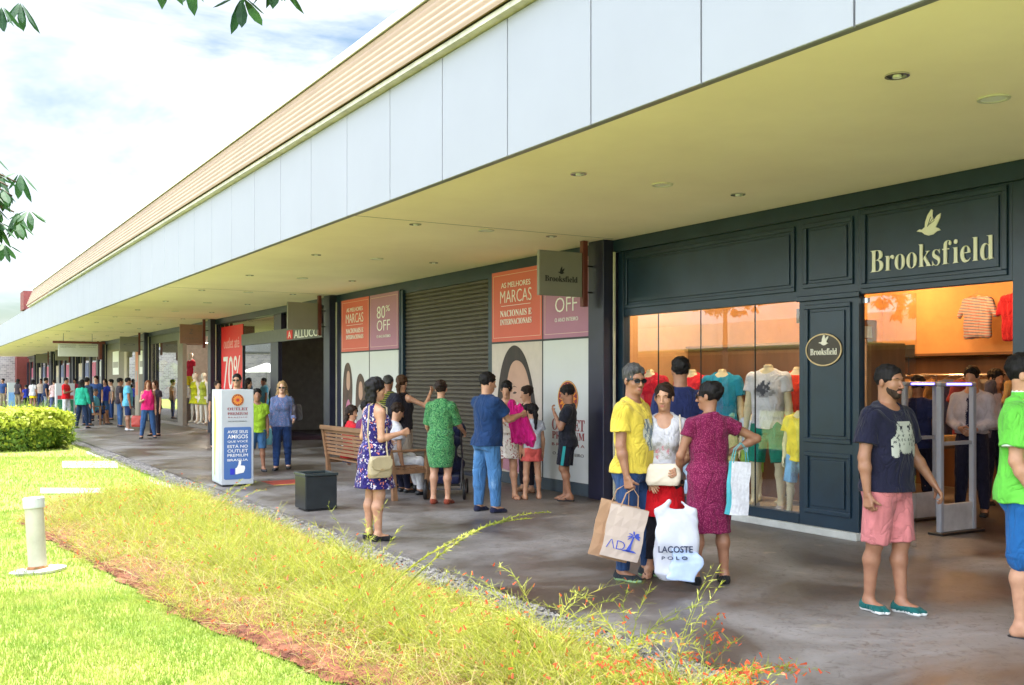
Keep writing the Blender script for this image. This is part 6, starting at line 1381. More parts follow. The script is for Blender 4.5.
S = SDF(); c0 = f.neck; S.cap(c0 + np.array([0, .0, -.02]), c0 + np.array([0, 0, .03]), .075, .068, 0); S.cap(c0 + np.array([0, 0, -.05]), c0 + np.array([0, 0, .1]), .062, .060, .0, 's'); S.ell(c0 + np.array([0, .09, .02]), (.025, .06, .05), .004, 's'); P_, Q_ = S.polys(.006); f.extra.append(('collar', P_, Q_, [C('lime_polo', (.13, .52, .06)), flat('polo_trim', (.7, .78, .7))], (P_[Q_].mean(1)[:, 2] > c0[2] + .045).astype(int)))
for sd in 'R':
    e0 = f.sho[sd] + (f.elb[sd] - f.sho[sd]) * .665; e1 = f.sho[sd] + (f.elb[sd] - f.sho[sd]) * .705; S = SDF(); S.cap(e0, e1, .056 * 1.15 * 1.03 + .022, None, 0, flatend=True); d_ = unit(e1 - e0)
    S.half(lambda x, y, z, e0=e0, d_=d_: -((x - e0[0]) * d_[0] + (y - e0[1]) * d_[1] + (z - e0[2]) * d_[2])); P_, Q_ = S.polys(.006); f.extra.append(('cuff', P_, Q_, [flat('polo_trim', (.7, .78, .7))]))
f.place(at(1024, 634), facing(124), 'tan', 'man in lime green polo shirt, blue shorts and flip flops at the right edge', brow=HR['black'])
# --- staff and customer inside the shop
def tie_man(p, phi, H, label, sk='tan', tie=True):
    f = Fig(H, 'm', .98, 1, head=(0, .15), armR=((.16, .05, -1), (-.55, .75, -.30)), armL=((.16, .05, -1), (-.55, .75, -.34))); f.shirt(C('lilac_white_shirt', (.45, .42, .48)), long=True, hem=.07); f.trousers(C('navy_suit', (.012, .012, .03))); f.hair(HR['black'], 'short'); f.shoes(BLACK)
    o = f.place(p, facing(phi), sk, label)
    if tie: decal(o, 'shirt', ["  ##  ", " #### ", "  ##  ", "  ##  ", "  ##  ", " #### ", " #### ", " #### ", " #### ", "  ##  "], 0, 1.24 * H / 1.75, .10, .40, [C('tie_navy', (.012, .012, .05))], {'#': 0}, 'tie', .008)
tie_man(D(972, 12.2), 218, 1.80, 'shop assistant in pale shirt and dark tie with hands clasped, nearer the doorway'); tie_man(D(995, 13.3), 165, 1.78, 'second shop assistant in pale shirt standing just behind the one with a tie', tie=False)
f = Fig(1.68, 'm', 1, 1, head=(0, .2)); f.shirt(C('navy_tee', (.015, .022, .085))); f.trousers(C('navy_suit', (.012, .012, .03))); f.hair(HR['black'], 'short'); f.place(D(918, 12.4), facing(40), 'brown', 'dim figure in dark navy browsing the clothes rail inside the shop')
# --- by the hoarding
f = Fig(1.56, 'm', .94, 0, head=(8, .25), lean=-.04, armL=((.06, .35, -.95), (-.20, .42, .90)), armR=((.10, -.05, -1), (.0, .3, -1)), handL={'curl': .5, 'palm': (-.3, -.8, .2)}, legL=((.0, .14, -1), (-.06, -.25, -1)), legR=((.02, .10, -1), (.04, .02, -1)))
f.shirt(C('jet_tee', (.012, .013, .022)), hem=-.08, sleeve=.65); f.trousers(C('jet_shorts', (.012, .013, .025)), .44, wide=1.25, off=.014); f.hair(HR['black'], 'short'); f.flipflops(flat('black_rubber', (.012, .012, .016)))
boy = f.place((7.70, 11.33), facing(282), 'brown', 'boy in black t-shirt and shorts leaning by the column, hand to his face', brow=HR['black'])
mb = MB(); k = f.hip['L']; kn = f.knee['L']; 
for t_ in range(6):
    a = k + (kn - k) * (.15 + t_ * .12); b = k + (kn - k) * (.27 + t_ * .12); o_ = np.array([-1, 0, 0]) * (.104 - t_ * .001); mb.add([tuple(a + o_ + np.array([0, -.02, 0])), tuple(a + o_ + np.array([0, .02, 0])), tuple(b + o_ + np.array([0, .02, 0])), tuple(b + o_ + np.array([0, -.02, 0]))], [(0, 1, 2, 3)])
part('side_stripe', mb, flat('teal_stripe', (.01, .28, .3)), boy, rel=False)
f = Fig(1.725, 'm', 1.12, 0, head=(15, .12), belly=.04, armR=((.10, .62, -.70), (-.12, .95, .22)), armL=((.10, .70, -.60), (.05, .95, .45)), handR={'curl': .9}, handL={'curl': .9}, legL=((.10, -.02, -1), (.03, -.02, -1)), legR=((.10, .05, -1), (.03, .0, -1)))
f.shirt(C('petrol_polo', (.010, .035, .11)), hem=-.06, sleeve=.66, sw=1.1); f.trousers(C('faded_jeans', (.06, .17, .36), 'denim', [(.24, .38, .54)]), off=.014); f.hair(HR['black'], 'short'); f.shoes(C('dark_suede', (.012, .014, .04)), flat('sole_dark', (.03, .03, .04)), off=.008)
blue = f.place(at(487, 512), facing(48), 'tan', 'man in dark blue polo and faded jeans holding up a pink garment'); pf = f
mb = MB(); mb.box(-.055, .055, -.006, .006, -.07, .07, Fr(tuple(f.T(np.array([.02, -.155, -.0]))), (1, 0, 0), (0, 0, 1))); 
f = Fig(1.62, 'f', 1.02, 1, head=(20, .3), armR=((.2, .3, -.9), (-.3, .8, .2))); f.dress(C('brown_flowered', (.62, .58, .55), 'floral', [(.22, .05, .05), (.62, .58, .55), (.35, .12, .12)], 1.3), hem=-.30, rx=.205, ry=.16, sleeve=.4, folds=.03); f.hair(HR['black'], 'bun'); f.flipflops(C('sandal_tan', (.2, .09, .05))); f.place(at(506, 499), facing(170), 'tan', 'woman in white dress with brown flowers behind the pink garment')
f = Fig(1.55, 'f', .97, 1, head=(5, .15)); f.shirt(C('black_vest', (.015, .012, .016)), bare=True, hem=-.02); f.trousers(C('black_slacks', (.02, .014, .02)), .95); f.hair(HR['dbrown'], 'bun'); f.flipflops(C('sandal_tan', (.2, .09, .05))); f.place(at(527, 492), facing(242), 'tan', 'woman with hair in a bun and dark top behind the girl in the coral skirt')
f = Fig(1.30, 'c', .92, 1, head=(-10, 0)); f.shirt(C('white_tee2', (.52, .54, .62)), hem=.04, sleeve=.38); f.skirt(C('coral_skirt', (.60, .10, .09)), top=.12, hem=-.20, rx=.215, ry=.17, folds=.06); f.hair(HR['black'], 'pony'); f.flipflops(C('sandal_tan', (.2, .09, .05)))
f.place(at(532, 499), facing(345), 'tan', 'little girl in white t-shirt and coral skirt with long dark ponytail')
f = Fig(1.637, 'f', .98, 0, head=(-5, 0), armR=((.25, .35, -.9), (.1, .85, -.45)), armL=((.22, .25, -.95), (.1, .75, -.5)), legL=((.03, .02, -1), (.02, -.05, -1)), legR=((.02, .05, -1), (.0, -.02, -1))); f.dress(C('green_print', (.02, .17, .05), 'leafy', [(.16, .36, .14), (.004, .05, .03)], 1.2), hem=-.385, rx=.17, ry=.13, sleeve=.95, off=.022, mid=(-.1, .215, .165), fit=.6, neck=(.075, 0)); f.hair(HR['dbrown'], 'bun'); f.hair(HR['dbrown'], 'short', 'hair_sides'); f.extra.pop(); f.shoes(C('rust_pump', (.2, .04, .02)))
f.place(at(441, 504), facing(12), 'tan', 'woman in loose green printed dress pushing a dark pushchair')
f = Fig(1.72, 'm', 1.1, 1, head=(0, .1)); f.shirt(C('hooped_shirt', (.02, .02, .012), 'stripe', [(.18, .19, .03)], 1.4), hem=-.07); f.trousers(C('khaki_short', (.34, .28, .22)), .5); f.hair(HR['grey'], 'buzz'); f.shoes(BLACK); f.place(D(388, 16.2), facing(25), 'brown', 'man in black and olive hooped shirt beyond the bench')
f = Fig(1.72, 'f', .98, 1, head=(-10, 0), armR=((.6, .5, -.35), (-.1, .6, .8))); f.shirt(C('black_vest', (.015, .012, .016)), bare=True); f.trousers(C('khaki_short', (.34, .28, .22)), .46); f.hair(HR['brown'], 'pony'); f.shoes(BLACK); bp_ = f.place(D(402, 15.6), facing(35), 'tan', 'person in khaki shorts with black backpack facing the shutter')
b0 = wpos(bp_, f.T(np.array([0, -.19, .33]))); t = thing('backpack', 'black backpack worn by the person in khaki shorts', 'backpack', tuple(b0), facing(35)); S = SDF(); S.loft([(-.2, 0, 0, .13, .07), (-.1, 0, 0, .15, .09), (.12, 0, 0, .13, .08), (.22, 0, .02, .07, .04)], .02, pw=3); S.cap((-.08, -.08, -.08), (.08, -.08, -.08), .05, .05, .03); V, F = S.polys(.012); link('body', mesh_np('body', V, F, [C('pack_black', (.012, .012, .022))], None, True), t)
mb = MB().tube([(-.09, .03, .18), (-.10, .14, .22), (-.10, .28, .1), (-.11, .1, -.12)], .015, 6).tube([(.09, .03, .18), (.10, .14, .22), (.10, .28, .1), (.11, .1, -.12)], .015, 6); part('strap', mb, BLACK, t, rel=False)
# --- woman with flowered dress at the kerb
f = Fig(1.665, 'f', 1.16, 0, head=(12, .05), belly=.03, armR=((.16, -.05, -1), (-.05, .95, .22)), armL=((.2, -.1, -1), (.0, .8, -.2)), handR={'curl': .7}, legR=((.02, .02, -1), (.0, -.03, -1)), legL=((.02, .0, -1), (.0, -.06, -1)))
f.dress(C('navy_flowered', (.018, .012, .11), 'floral', [(.55, .5, .6), (.02, .012, .12), (.5, .16, .12), (.18, .14, .42), (.6, .55, .55)], 1.35), hem=-.34, rx=.235, ry=.21, bare=True, folds=.05, neck=(.10, .03)); f.hair(HR['black'], 'bob'); f.shoes(C('black_pump', (.012, .012, .014)))
flo = f.place(at(375, 540), facing(58), 'tan', 'woman in navy flowered sleeveless dress with khaki shoulder bag near the kerb', brow=HR['black']); ff_ = f
# --- farther walkers
def quick(px, Y, H, phi, sex, top, bottom, hair, style, sk, label, g=1.0, res=2, tops={}, bots={}, skirt=None, long=False, shoes=(.02, .02, .025), sg=False, sit=False, z=0, group=None, xy=None, **kw):
    f = Fig(H, sex, g, res, legL=kw.pop('legL', ((.1, 1, -.05), (0, .1, -1)) if sit else None), legR=kw.pop('legR', ((.1, 1, -.05), (0, .1, -1)) if sit else None), **kw)
    f.shirt(top, long=long, **tops)
    if skirt: f.skirt(bottom, **skirt)
    else: f.trousers(bottom, **bots)
    if hair: f.hair(HR[hair], style)
    if shoes: f.shoes(flat('shoe_%d' % int(shoes[0] * 100), shoes))
    if sg: f.glasses(SUNG)
    return f, f.place(xy or D(px, Y), facing(phi), sk, label, z=z, eyes=False, group=group)
f20, p20 = quick(282, 18.4, 1.62, 172, 'f', C('blue_blouse', (.10, .15, .30), 'floral', [(.3, .2, .3), (.12, .16, .35)], 2), C('indigo_jeans', (.02, .05, .16), 'denim'), 'blond', 'long', 'fair', 'blonde woman in sunglasses, blue blouse and jeans walking with a handbag', res=1, long=True, sg=True, tops=dict(hem=-.05), **WALK(.14), armL=((.2, .0, -1), (.1, .7, -.3)))
quick(257, 18.0, 1.47, 160, 'c', C('lime_tee', (.30, .48, .03)), C('blue_denim_shorts', (.05, .14, .3), 'denim'), 'black', 'short', 'brown', 'boy in lime green t-shirt and blue shorts beside the totem', res=1, bots=dict(length=.5))
quick(237, 18.6, 1.76, 175, 'm', C('dark_shirt', (.04, .03, .04)), C('indigo_jeans', (.02, .05, .16), 'denim'), 'black', 'crop', 'tan', 'man in sunglasses looking over the top of the printed totem', res=1, sg=True)
quick(218, 24, 1.62, 150, 'f', C('dark_shirt', (.04, .03, .04)), C('navy_suit', (.012, .012, .03)), 'dbrown', 'short', 'tan', 'dark haired person mostly hidden behind the left side of the totem')
quick(148, 28.3, 1.63, 160, 'f', C('hot_pink', (.72, .02, .16)), C('mid_jeans', (.04, .10, .24), 'denim', [(.1, .2, .36)]), 'auburn', 'long', 'tan', 'auburn haired woman in bright pink top and jeans on the walkway', tops=dict(bare=True, hem=-.04), armR=((.2, .2, -.9), (-.3, .9, .2)), legL=(.12, 0, -1), legR=(.12, .06, -1))
quick(155, 29.5, 1.62, 200, 'f', C('dark_shirt', (.04, .03, .04)), C('black_slacks', (.02, .014, .02)), 'brown', 'long', 'tan', 'brown haired woman in black just behind the pink top')
quick(128, 32.8, 1.72, 60, 'm', C('sky_tee', (.12, .42, .62)), C('navy_shorts', (.015, .03, .10)), 'black', 'crop', 'brown', 'man in sky blue t-shirt and navy shorts facing the shops', bots=dict(length=.5), shoes=(.6, .6, .6), tops=dict(hem=-.1))
quick(120, 35, 1.70, 60, 'm', C('dark_shirt', (.04, .03, .04)), C('mid_jeans', (.04, .10, .24), 'denim', [(.1, .2, .36)]), 'black', 'short', 'brown', 'man in dark shirt and jeans just left of the sky blue t-shirt')
quick(82, 34.2, 1.66, 5, 'f', C('emerald', (.02, .34, .22)), C('navy_leggings', (.012, .025, .06)), 'black', 'long', 'tan', 'woman in emerald top with long black hair and navy trousers', long=True, armR=((.3, 0, -1), (.1, .2, -1)), legL=(.14, 0, -1), legR=(.14, 0, -1))
quick(87, 36, 1.72, 20, 'm', C('navy_coat', (.012, .03, .06)), C('navy_leggings', (.012, .025, .06)), 'black', 'short', 'tan', 'person in dark navy standing right of the emerald top', long=True)
quick(66, 42.5, 1.74, 95, 'm', C('post_red', (.62, .012, .02)), C('white_jeans', (.68, .68, .72)), 'black', 'crop', 'brown', 'man in red polo and white jeans with folded arms by the notice board', armR=((.15, .2, -1), (-.7, .6, .2)), armL=((.15, .2, -1), (-.7, .6, .2)), legL=((.05, .2, -1), (0, .0, -1)))
quick(96, 40, 1.80, 180, 'm', C('royal_navy', (.02, .05, .16)), C('navy_suit', (.012, .012, .03)), 'dbrown', 'short', 'tan', 'man in royal navy t-shirt standing behind the seated man', g=1.1)
quick(105, 40.5, 1.68, 190, 'f', C('royal_blue', (.03, .05, .40)), C('mid_jeans', (.04, .10, .24), 'denim', [(.1, .2, .36)]), 'dbrown', 'long', 'tan', 'woman in royal blue top beside the man in navy')
quick(111, 41.5, 1.66, 230, 'm', C('pale_check', (.5, .4, .35)), C('indigo_jeans', (.02, .05, .16), 'denim'), 'black', 'short', 'tan', 'man in pale checked shirt right of the royal blue top')
quick(33, 54, 1.66, 10, 'f', C('white_tee', (.55, .54, .58)), C('bright_yellow', (.80, .55, .01)), 'black', 'long', 'brown', 'woman in white top and bright yellow skirt in the distance', skirt=dict(hem=-.2, rx=.21, ry=.17))
quick(46, 50, 1.74, 60, 'm', C('dark_vest', (.015, .025, .07)), C('grey_trousers', (.2, .22, .28)), 'black', 'short', 'brown', 'man in dark waistcoat over white sleeves in the distance')
quick(54, 49, 1.66, 330, 'f', C('pale_pink', (.70, .5, .52)), C('blue_grey', (.10, .13, .26)), 'dbrown', 'tied', 'tan', 'woman in pale pink top right of the man with waistcoat')
quick(26, 56, 1.35, 300, 'm', C('royal_blue', (.03, .05, .40)), C('navy_suit', (.012, .012, .03)), 'black', 'short', 'brown', 'boy in royal blue left of the yellow skirt')
quick(18, 57, 1.70, 20, 'f', C('dark_shirt', (.04, .03, .04)), C('khaki_long', (.25, .2, .13)), 'black', 'long', 'tan', 'woman in dark top next to the small blue totem')
quick(3, 62, 1.72, 200, 'm', C('royal_navy', (.02, .05, .16)), C('khaki_long', (.25, .2, .13)), 'black', 'short', 'brown', 'man in navy at the extreme left behind the small totem')
quick(41, 62, 1.70, 180, 'm', C('pale_check', (.5, .4, .35)), C('indigo_jeans', (.02, .05, .16), 'denim'), 'black', 'short', 'brown', 'man in pale shirt far off between yellow skirt and waistcoat')
quick(75, 55, 1.70, 190, 'm', C('wine_tee', (.25, .02, .04)), C('navy_suit', (.012, .012, .03)), 'black', 'short', 'brown', 'man in wine t-shirt partly hidden behind the notice board')
# small prints of clothes under the waistcoat etc. are left to the garments themselves
f, o = quick(95, 35.5, 1.70, 80, 'm', C('sky_tee', (.12, .42, .62)), C('navy_shorts', (.015, .03, .10)), 'grey', 'buzz', 'brown', 'seated man in sky blue t-shirt on the far bench', sit=True, bots=dict(length=.5), xy=D(95, 37))
# people in the dark doorway
quick(262, 27, 1.66, 100, 'f', C('teal_top', (.02, .25, .24)), C('navy_suit', (.012, .012, .03)), 'dbrown', 'long', 'tan', 'woman in teal top beyond the boy in lime', xy=(8.0, 27.4))
quick(300, 23.5, 1.66, 350, 'f', C('grey_stripe', (.3, .3, .3)), C('black_slacks', (.02, .014, .02)), 'black', 'tied', 'tan', 'shopper in grey inside the dark doorway', xy=(9.8, 24.2)); quick(320, 22, 1.7, 300, 'm', C('beige_top', (.34, .27, .2)), C('black_slacks', (.02, .014, .02)), 'black', 'short', 'brown', 'shopper in beige near the right side of the dark doorway', xy=(9.0, 22.9))
# --- on the bench
bx = 5.88
f = Fig(1.60, 'f', 1.0, 1, head=(60, .1), legL=((.1, 1, -.05), (0, .1, -1)), legR=((.1, 1, -.05), (0, .1, -1))); f.shirt(C('bench_red', (.62, .02, .03))); f.trousers(C('indigo_jeans', (.02, .05, .16), 'denim')); f.hair(HR['dbrown'], 'long'); f.shoes(BLACK); f.place((bx, 14.62), R(-90), 'tan', 'long haired woman in red sitting at the far end of the near bench', eyes=False)
f = Fig(1.70, 'm', 1.12, 1, head=(-20, .1), legL=((.1, 1, -.05), (0, .1, -1)), legR=((.1, 1, -.05), (0, .1, -1))); f.shirt(C('plum', (.14, .02, .10))); f.trousers(C('navy_suit', (.012, .012, .03))); f.hair(HR['black'], 'short'); f.shoes(BLACK); f.place((bx, 14.0), R(-90), 'brown', 'short haired man in plum t-shirt sitting on the near bench', eyes=False)
f = Fig(1.38, 'c', 1.0, 1, head=(20, .3), legL=((.1, 1, -.05), (0, .1, -1)), legR=((.1, 1, -.05), (0, .1, -1))); f.shirt(C('bench_blue', (.02, .12, .45))); f.trousers(C('navy_suit', (.012, .012, .03))); f.hair(HR['black'], 'short'); f.shoes(BLACK); f.place((bx, 13.42), R(-90), 'brown', 'child in blue sitting low on the near bench beside the plum t-shirt', eyes=False)
f = Fig(1.68, 'f', 1.0, 1, head=(0, .4), lean=.12, legL=((.12, 1, .05), (.0, .25, -1)), legR=((.08, 1, -.05), (0, .05, -1))); f.shirt(C('white_tee', (.55, .54, .58))); f.trousers(C('white_jeans', (.68, .68, .72))); f.hair(HR['dbrown'], 'tied'); f.shoes(BLACK); f.place((bx - .02, 13.08), R(-88), 'tan', 'person in white trousers sitting at the near end of the bench', eyes=False)
# --- carried things
def handof(o, f, sd): return wpos(o, f.palm[sd])
KRAFT = M('kraft_paper', (.34, .20, .11), .8, var=.08, scale=4, bump=.25, bscale=9); PALEP = M('pale_paper', (.44, .35, .29), .75, var=.05, scale=4, bump=.3, bscale=7); BLUET = flat('bag_print_blue', (.03, .06, .36))
def paperbag(top, w_, h_, d_, rot, tilt, label, mat, logo, name='paper_bag', gusset=None):
    t = thing(name, label, 'bag', tuple(top), rot); t.rotation_euler = (0, R(tilt), rot); mb = MB(); z0, z1 = -.16 - h_, -.16; rows = 5; cols_ = 5; r_ = np.random.default_rng(int(w_ * 1000)); G_ = {}
    def sh(x, y, z): return (x + .006 * math.sin(z * 23 + y * 9), y + .008 * math.sin(x * 19 + z * 14) * (1 if abs(y) > 0 else 0), z)
    for side, sy in ((0, -1), (1, 1)):
        for i in range(rows + 1):
            for j in range(cols_ + 1):
                u_, v_ = j / cols_ - .5, i / rows; y = sy * d_ / 2 * (1 - .55 * v_ ** 1.5); p_ = sh(u_ * w_, y, z0 + v_ * h_); mb.v.append(p_); G_[side, i, j] = len(mb.v) - 1
    for i in range(rows):
        for j in range(cols_): mb.f.append([G_[0, i, j], G_[0, i, j + 1], G_[0, i + 1, j + 1], G_[0, i + 1, j]]); mb.m.append(0); mb.f.append([G_[1, i, j + 1], G_[1, i, j], G_[1, i + 1, j], G_[1, i + 1, j + 1]]); mb.m.append(0)
        for j, s_ in ((0, -1), (cols_, 1)):
            m0 = len(mb.v); pa, pb = mb.v[G_[0, i, j]], mb.v[G_[0, i + 1, j]]; v0, v1 = i / rows, (i + 1) / rows
            mb.v.append((s_ * w_ / 2 - s_ * .04 * v0, 0, z0 + v0 * h_)); mb.v.append((s_ * w_ / 2 - s_ * .04 * v1, 0, z0 + v1 * h_))
            for sd_ in (0, 1): mb.f.append([G_[sd_, i, j], m0, m0 + 1, G_[sd_, i + 1, j]][::(1 if (s_ > 0) == (sd_ == 0) else -1)]); mb.m.append(1)
    mb.f.append([G_[0, 0, j] for j in range(cols_, -1, -1)] + [G_[1, 0, j] for j in range(cols_ + 1)]); mb.m.append(1)
    part('bag_body', mb, [mat, gusset or mat], t, rel=False)
    for sy in (-1, 1): mb = MB(); mb.tube([(-.07, sy * d_ * .22, z1 - .01), (-.05, sy * .015, z1 + .10), (0, sy * .008, z1 + .15), (.05, sy * .015, z1 + .10), (.07, sy * d_ * .22, z1 - .01)], .0035, 6); part('handle', mb, gusset or mat, t, rel=False)
    fr = Fr((0, -d_ / 2 * .87, 0), (1, 0, 0), (0, .09, 1)); return t, fr, z0, z1
hb = handof(yel, yf, 'R'); 
t, fr, z0, z1 = paperbag(hb + Vector((-.02, .05, .02)), .32, .46, .12, -YAW - R(6), 13, 'brown kraft bag hanging behind the palm tree bag', KRAFT, 0)
t, fr, z0, z1 = paperbag(hb + Vector((-.02, -.07, .0)), .31, .42, .12, -YAW - R(4), 12, 'pale paper bag with blue palm tree held by the man in yellow', PALEP, 1, gusset=KRAFT)
m_ = (z0 + z1) / 2 - .06; fr = Fr((0, -.067, 0), (1, 0, 0), (0, .075, 1)); fr.o = Vector((0, -.064 + .0, 0)); fr = Fr(tuple(Vector((0, -.068, z0))), (1, 0, 0), (0, .075, 1))
cc_ = .0; lettering('\u039b', fr, -.125, -.055, .075, .145, BLUET, t, .002, .002, thin=-.015); lettering('D', fr, -.045, .025, .075, .145, BLUET, t, .002, .002, thin=-.015)
mb = MB(); mb.prism([(.035, .075), (.06, .14), (.075, .20), (.085, .20), (.075, .13), (.075, .075)], .002, .004, fr); mb.prism([(.0, .072), (.03, .086), (.10, .086), (.125, .072)], .002, .004, fr)
for a_ in (10, 40, 150, 185, 100, -15, 210): a_ = R(a_); mb.prism(sm([(.08, .20), (.08 + .03 * math.cos(a_ + .3), .20 + .03 * math.sin(a_ + .3) + .006), (.08 + .06 * math.cos(a_), .20 + .06 * math.sin(a_) - .012), (.08 + .03 * math.cos(a_ - .3), .20 + .03 * math.sin(a_ - .3))], 1), .002, .004, fr)
part('palm_tree_print', mb, BLUET, t, rel=False)
# white plastic carrier with lettering
PLAS = M('white_plastic', (.46, .47, .53), .35, var=.06, scale=5, bump=.4, bscale=12); PB = M('pale_blue_packet', (.42, .52, .72), .5, var=.12, scale=8)
p = D(676, 7.85); t = thing('carrier_bag', 'large white plastic bag with dark capital letters in front of the red skirt', 'bag', (p[0], p[1], .08), -YAW); S = SDF()
S.loft([(0, 0, 0, .13, .07), (.06, 0, 0, .165, .10), (.3, 0, 0, .165, .085), (.46, -.0, 0, .17, .055), (.56, -.02, 0, .165, .02)], .02, pw=3.6); S.cap((-.13, 0, .54), (-.05, .02, .61), .024, .012, .04); S.cap((.13, 0, .54), (.05, .02, .61), .024, .012, .04); S.noise(.007, 22, 12); V, F = S.polys(.009); cb = link('bag_body', mesh_np('bag_body', V, F, [PLAS], None, True), t)
fr = Fr((0, -.112, 0), (1, 0, 0)); lettering('LACOSTE', fr, -.155, .11, .235, .285, flat('ink', (.02, .03, .07)), t, .012, 0, thin=.01); lettering('P O L O', fr, -.13, .07, .18, .205, flat('ink', (.02, .03, .07)), t, .012, 0)
S = SDF(); S.loft([(0, 0, 0, .11, .03), (.2, .02, 0, .115, .03), (.24, .0, 0, .10, .02)], .01, pw=4); S.noise(.004, 30, 4); V, F = S.polys(.008); o = link('inner_packet', mesh_np('inner_packet', V, F, [PB], None, True), t, (.03, -.10, .01)); o.rotation_euler = (0, R(8), 0); o.location.y = -.085
# burgundy woman's bag
hb = Vector(D(741, 7.95) + (1.16,)); t, fr, z0, z1 = paperbag(hb, .17, .42, .08, -YAW + R(20), 4, 'slim white and teal shopping bag at the hip of the burgundy dress', M('dotted_white', (.66, .66, .72), .6, var=.1, scale=40), 0, 'shopping_bag', gusset=M('teal_gusset', (.05, .32, .36), .6))
# handbags
def handbag(pos, rot, w_, h_, d_, col, label, flap=True, strap=None):
    t = thing('handbag', label, 'handbag', tuple(pos), rot); m = M('leather_%d_%d' % (int(col[0] * 100), int(col[2] * 100)), col, .5, var=.1, bump=.15, bscale=60); S = SDF(); S.loft([(-h_ / 2, 0, 0, w_ * .46, d_ * .5), (-h_ * .3, 0, 0, w_ * .5, d_ * .58), (h_ * .3, 0, 0, w_ * .48, d_ * .45), (h_ / 2, 0, 0, w_ * .44, d_ * .3)], .02, pw=4); S.noise(.003, 26, 6); V, F = S.polys(.007); link('pouch', mesh_np('pouch', V, F, [m], None, True), t)
    if flap:
        mb = MB(); fr = Fr((0, -d_ * .56, 0), (1, 0, 0)); mb.prism(sm([(-w_ * .46, h_ * .48), (w_ * .46, h_ * .48), (w_ * .44, -h_ * .05), (0, -h_ * .16), (-w_ * .44, -h_ * .05)], 1), -.004, .012, fr); part('flap', mb, m, t, rel=False, bevel=.003); mb = MB().box(-.02, .02, -h_ * .14, -h_ * .05, .012, .02, fr); part('clasp', mb, M('brass', (.45, .33, .18), .35, metal=.6), t, rel=False)
    if strap: 
        c, s_ = math.cos(-rot), math.sin(-rot); L_ = [Vector(q) - Vector(pos) for q in strap]; L_ = [(c * q.x - s_ * q.y, s_ * q.x + c * q.y, q.z) for q in L_]; mb = MB(); mb.tube(L_, .008, 6); part('strap', mb, m, t, rel=False)
    return t
P = lambda o, f, a: wpos(o, f.T(np.array(a)))
s0 = P(flo, ff_, (.27, -.07, -.09)); handbag(s0, facing(58) + R(0) + R(-90) + R(180), .25, .22, .10, (.36, .29, .17), 'khaki leather shoulder bag against the flowered dress', True, [P(flo, ff_, (.25, -.16, -.0)), P(flo, ff_, (.20, -.17, .25)), P(flo, ff_, (.10, -.11, .52)), P(flo, ff_, (.06, -.02, .565)), P(flo, ff_, (.09, .09, .50)), P(flo, ff_, (.24, .02, .1)), P(flo, ff_, (.27, .02, -.0))])
s0 = P(wht, wf, (-.0, .20, .04)); handbag(s0, facing(192) + R(180), .27, .18, .09, (.56, .48, .38), 'cream shoulder bag held at the waist of the woman in white', False, [P(wht, wf, (-.12, .17, .12)), P(wht, wf, (-.14, .14, .35)), P(wht, wf, (-.13, .03, .52)), P(wht, wf, (-.13, -.09, .44)), P(wht, wf, (-.18, .0, .2)), P(wht, wf, (-.13, .15, .1))])
s0 = P(p20, f20, (-.27, .0, .22)); handbag(s0, facing(172) + R(70), .3, .3, .12, (.03, .02, .03), 'black handbag under the arm of the blonde woman', False, [P(p20, f20, (-.22, .08, .3)), P(p20, f20, (-.17, .02, .52)), P(p20, f20, (-.22, -.08, .3))])
t = handbag(D(266, 18.2)[:2] + (.62,), -YAW, .22, .3, .08, (.2, .5, .6), 'small turquoise bag between the lime boy and the blonde woman', False, [D(266, 18.2)[:2] + (.76,), D(267, 18.2)[:2] + (.9,), D(268, 18.2)[:2] + (.76,)])
t = handbag(D(137, 32.3)[:2] + (.32,), -YAW, .34, .36, .2, (.40, .04, .025), 'large red shopping bag on the ground by the sky blue t-shirt', False)
# pink garment held up by the man in blue
ha, hb = handof(blue, pf, 'L'), handof(blue, pf, 'R'); c = (ha + hb) / 2; t = thing('pink_garment', 'bright pink cloth held up and gathered by the man in blue', 'garment', tuple(c), -YAW + R(10)); S = SDF()
for k, (x, y, z) in enumerate(((-.06, 0, .06), (-.02, .02, .08), (.05, -.02, .02))): S.cap((x, y, z), (x * .6 + .10 + k * .03, y, -.30 - .04 * k), .045, .085, .05)
S.cap((.08, 0, -.2), (.20, 0, -.44), .09, .05, .05).cap((0, .03, -.1), (.05, .05, -.4), .07, .07, .05); S.noise(.016, 26, 3); V, F = S.polys(.01); link('cloth', mesh_np('cloth', V, F, [C('fuchsia', (.66, .015, .22))], None, True), t)
# --- mannequins
def mannequin(x, y, H, phi, label, top, bottom=None, sk='doll', sex='m', z=.125, res=1, blen=.5, skirt=None, decal_=None, head=False, shoes=None, stand=True, tops={}, **kw):
    f = Fig(H, sex, .95, res, armR=((.16, .02, -1), (.06, .12, -1)), armL=((.16, .02, -1), (.06, .12, -1)), legL=((.10, .02, -1), (.04, .0, -1)), legR=((.10, .02, -1), (.04, .0, -1)))
    if skirt: f.dress(top, **skirt)
    else:
        f.shirt(top, **tops); f.trousers(bottom, blen, wide=1.12)
    if shoes: f.shoes(shoes)
    o = f.place((x, y), facing(phi), sk, label, name='mannequin', cat='mannequin', headless=not head, z=z, eyes=False, group=kw.get('group'))
    mb = MB(); mb.tube([(0, 0, .0), (0, 0, .012)], .16 * H / 1.75, 20); part('stand_plate', mb, GREYM, o, rel=False)
    mb = MB(); c = f.neck; 
    if not head: mb.tube([(c[0], c[1], c[2] + .03 * f.s), (c[0], c[1], c[2] + .055 * f.s)], [.05 * f.s, .03 * f.s], 14); part('neck_cap', mb, M('brass', (.45, .33, .18), .35, metal=.6), o, rel=False)
    return f, o
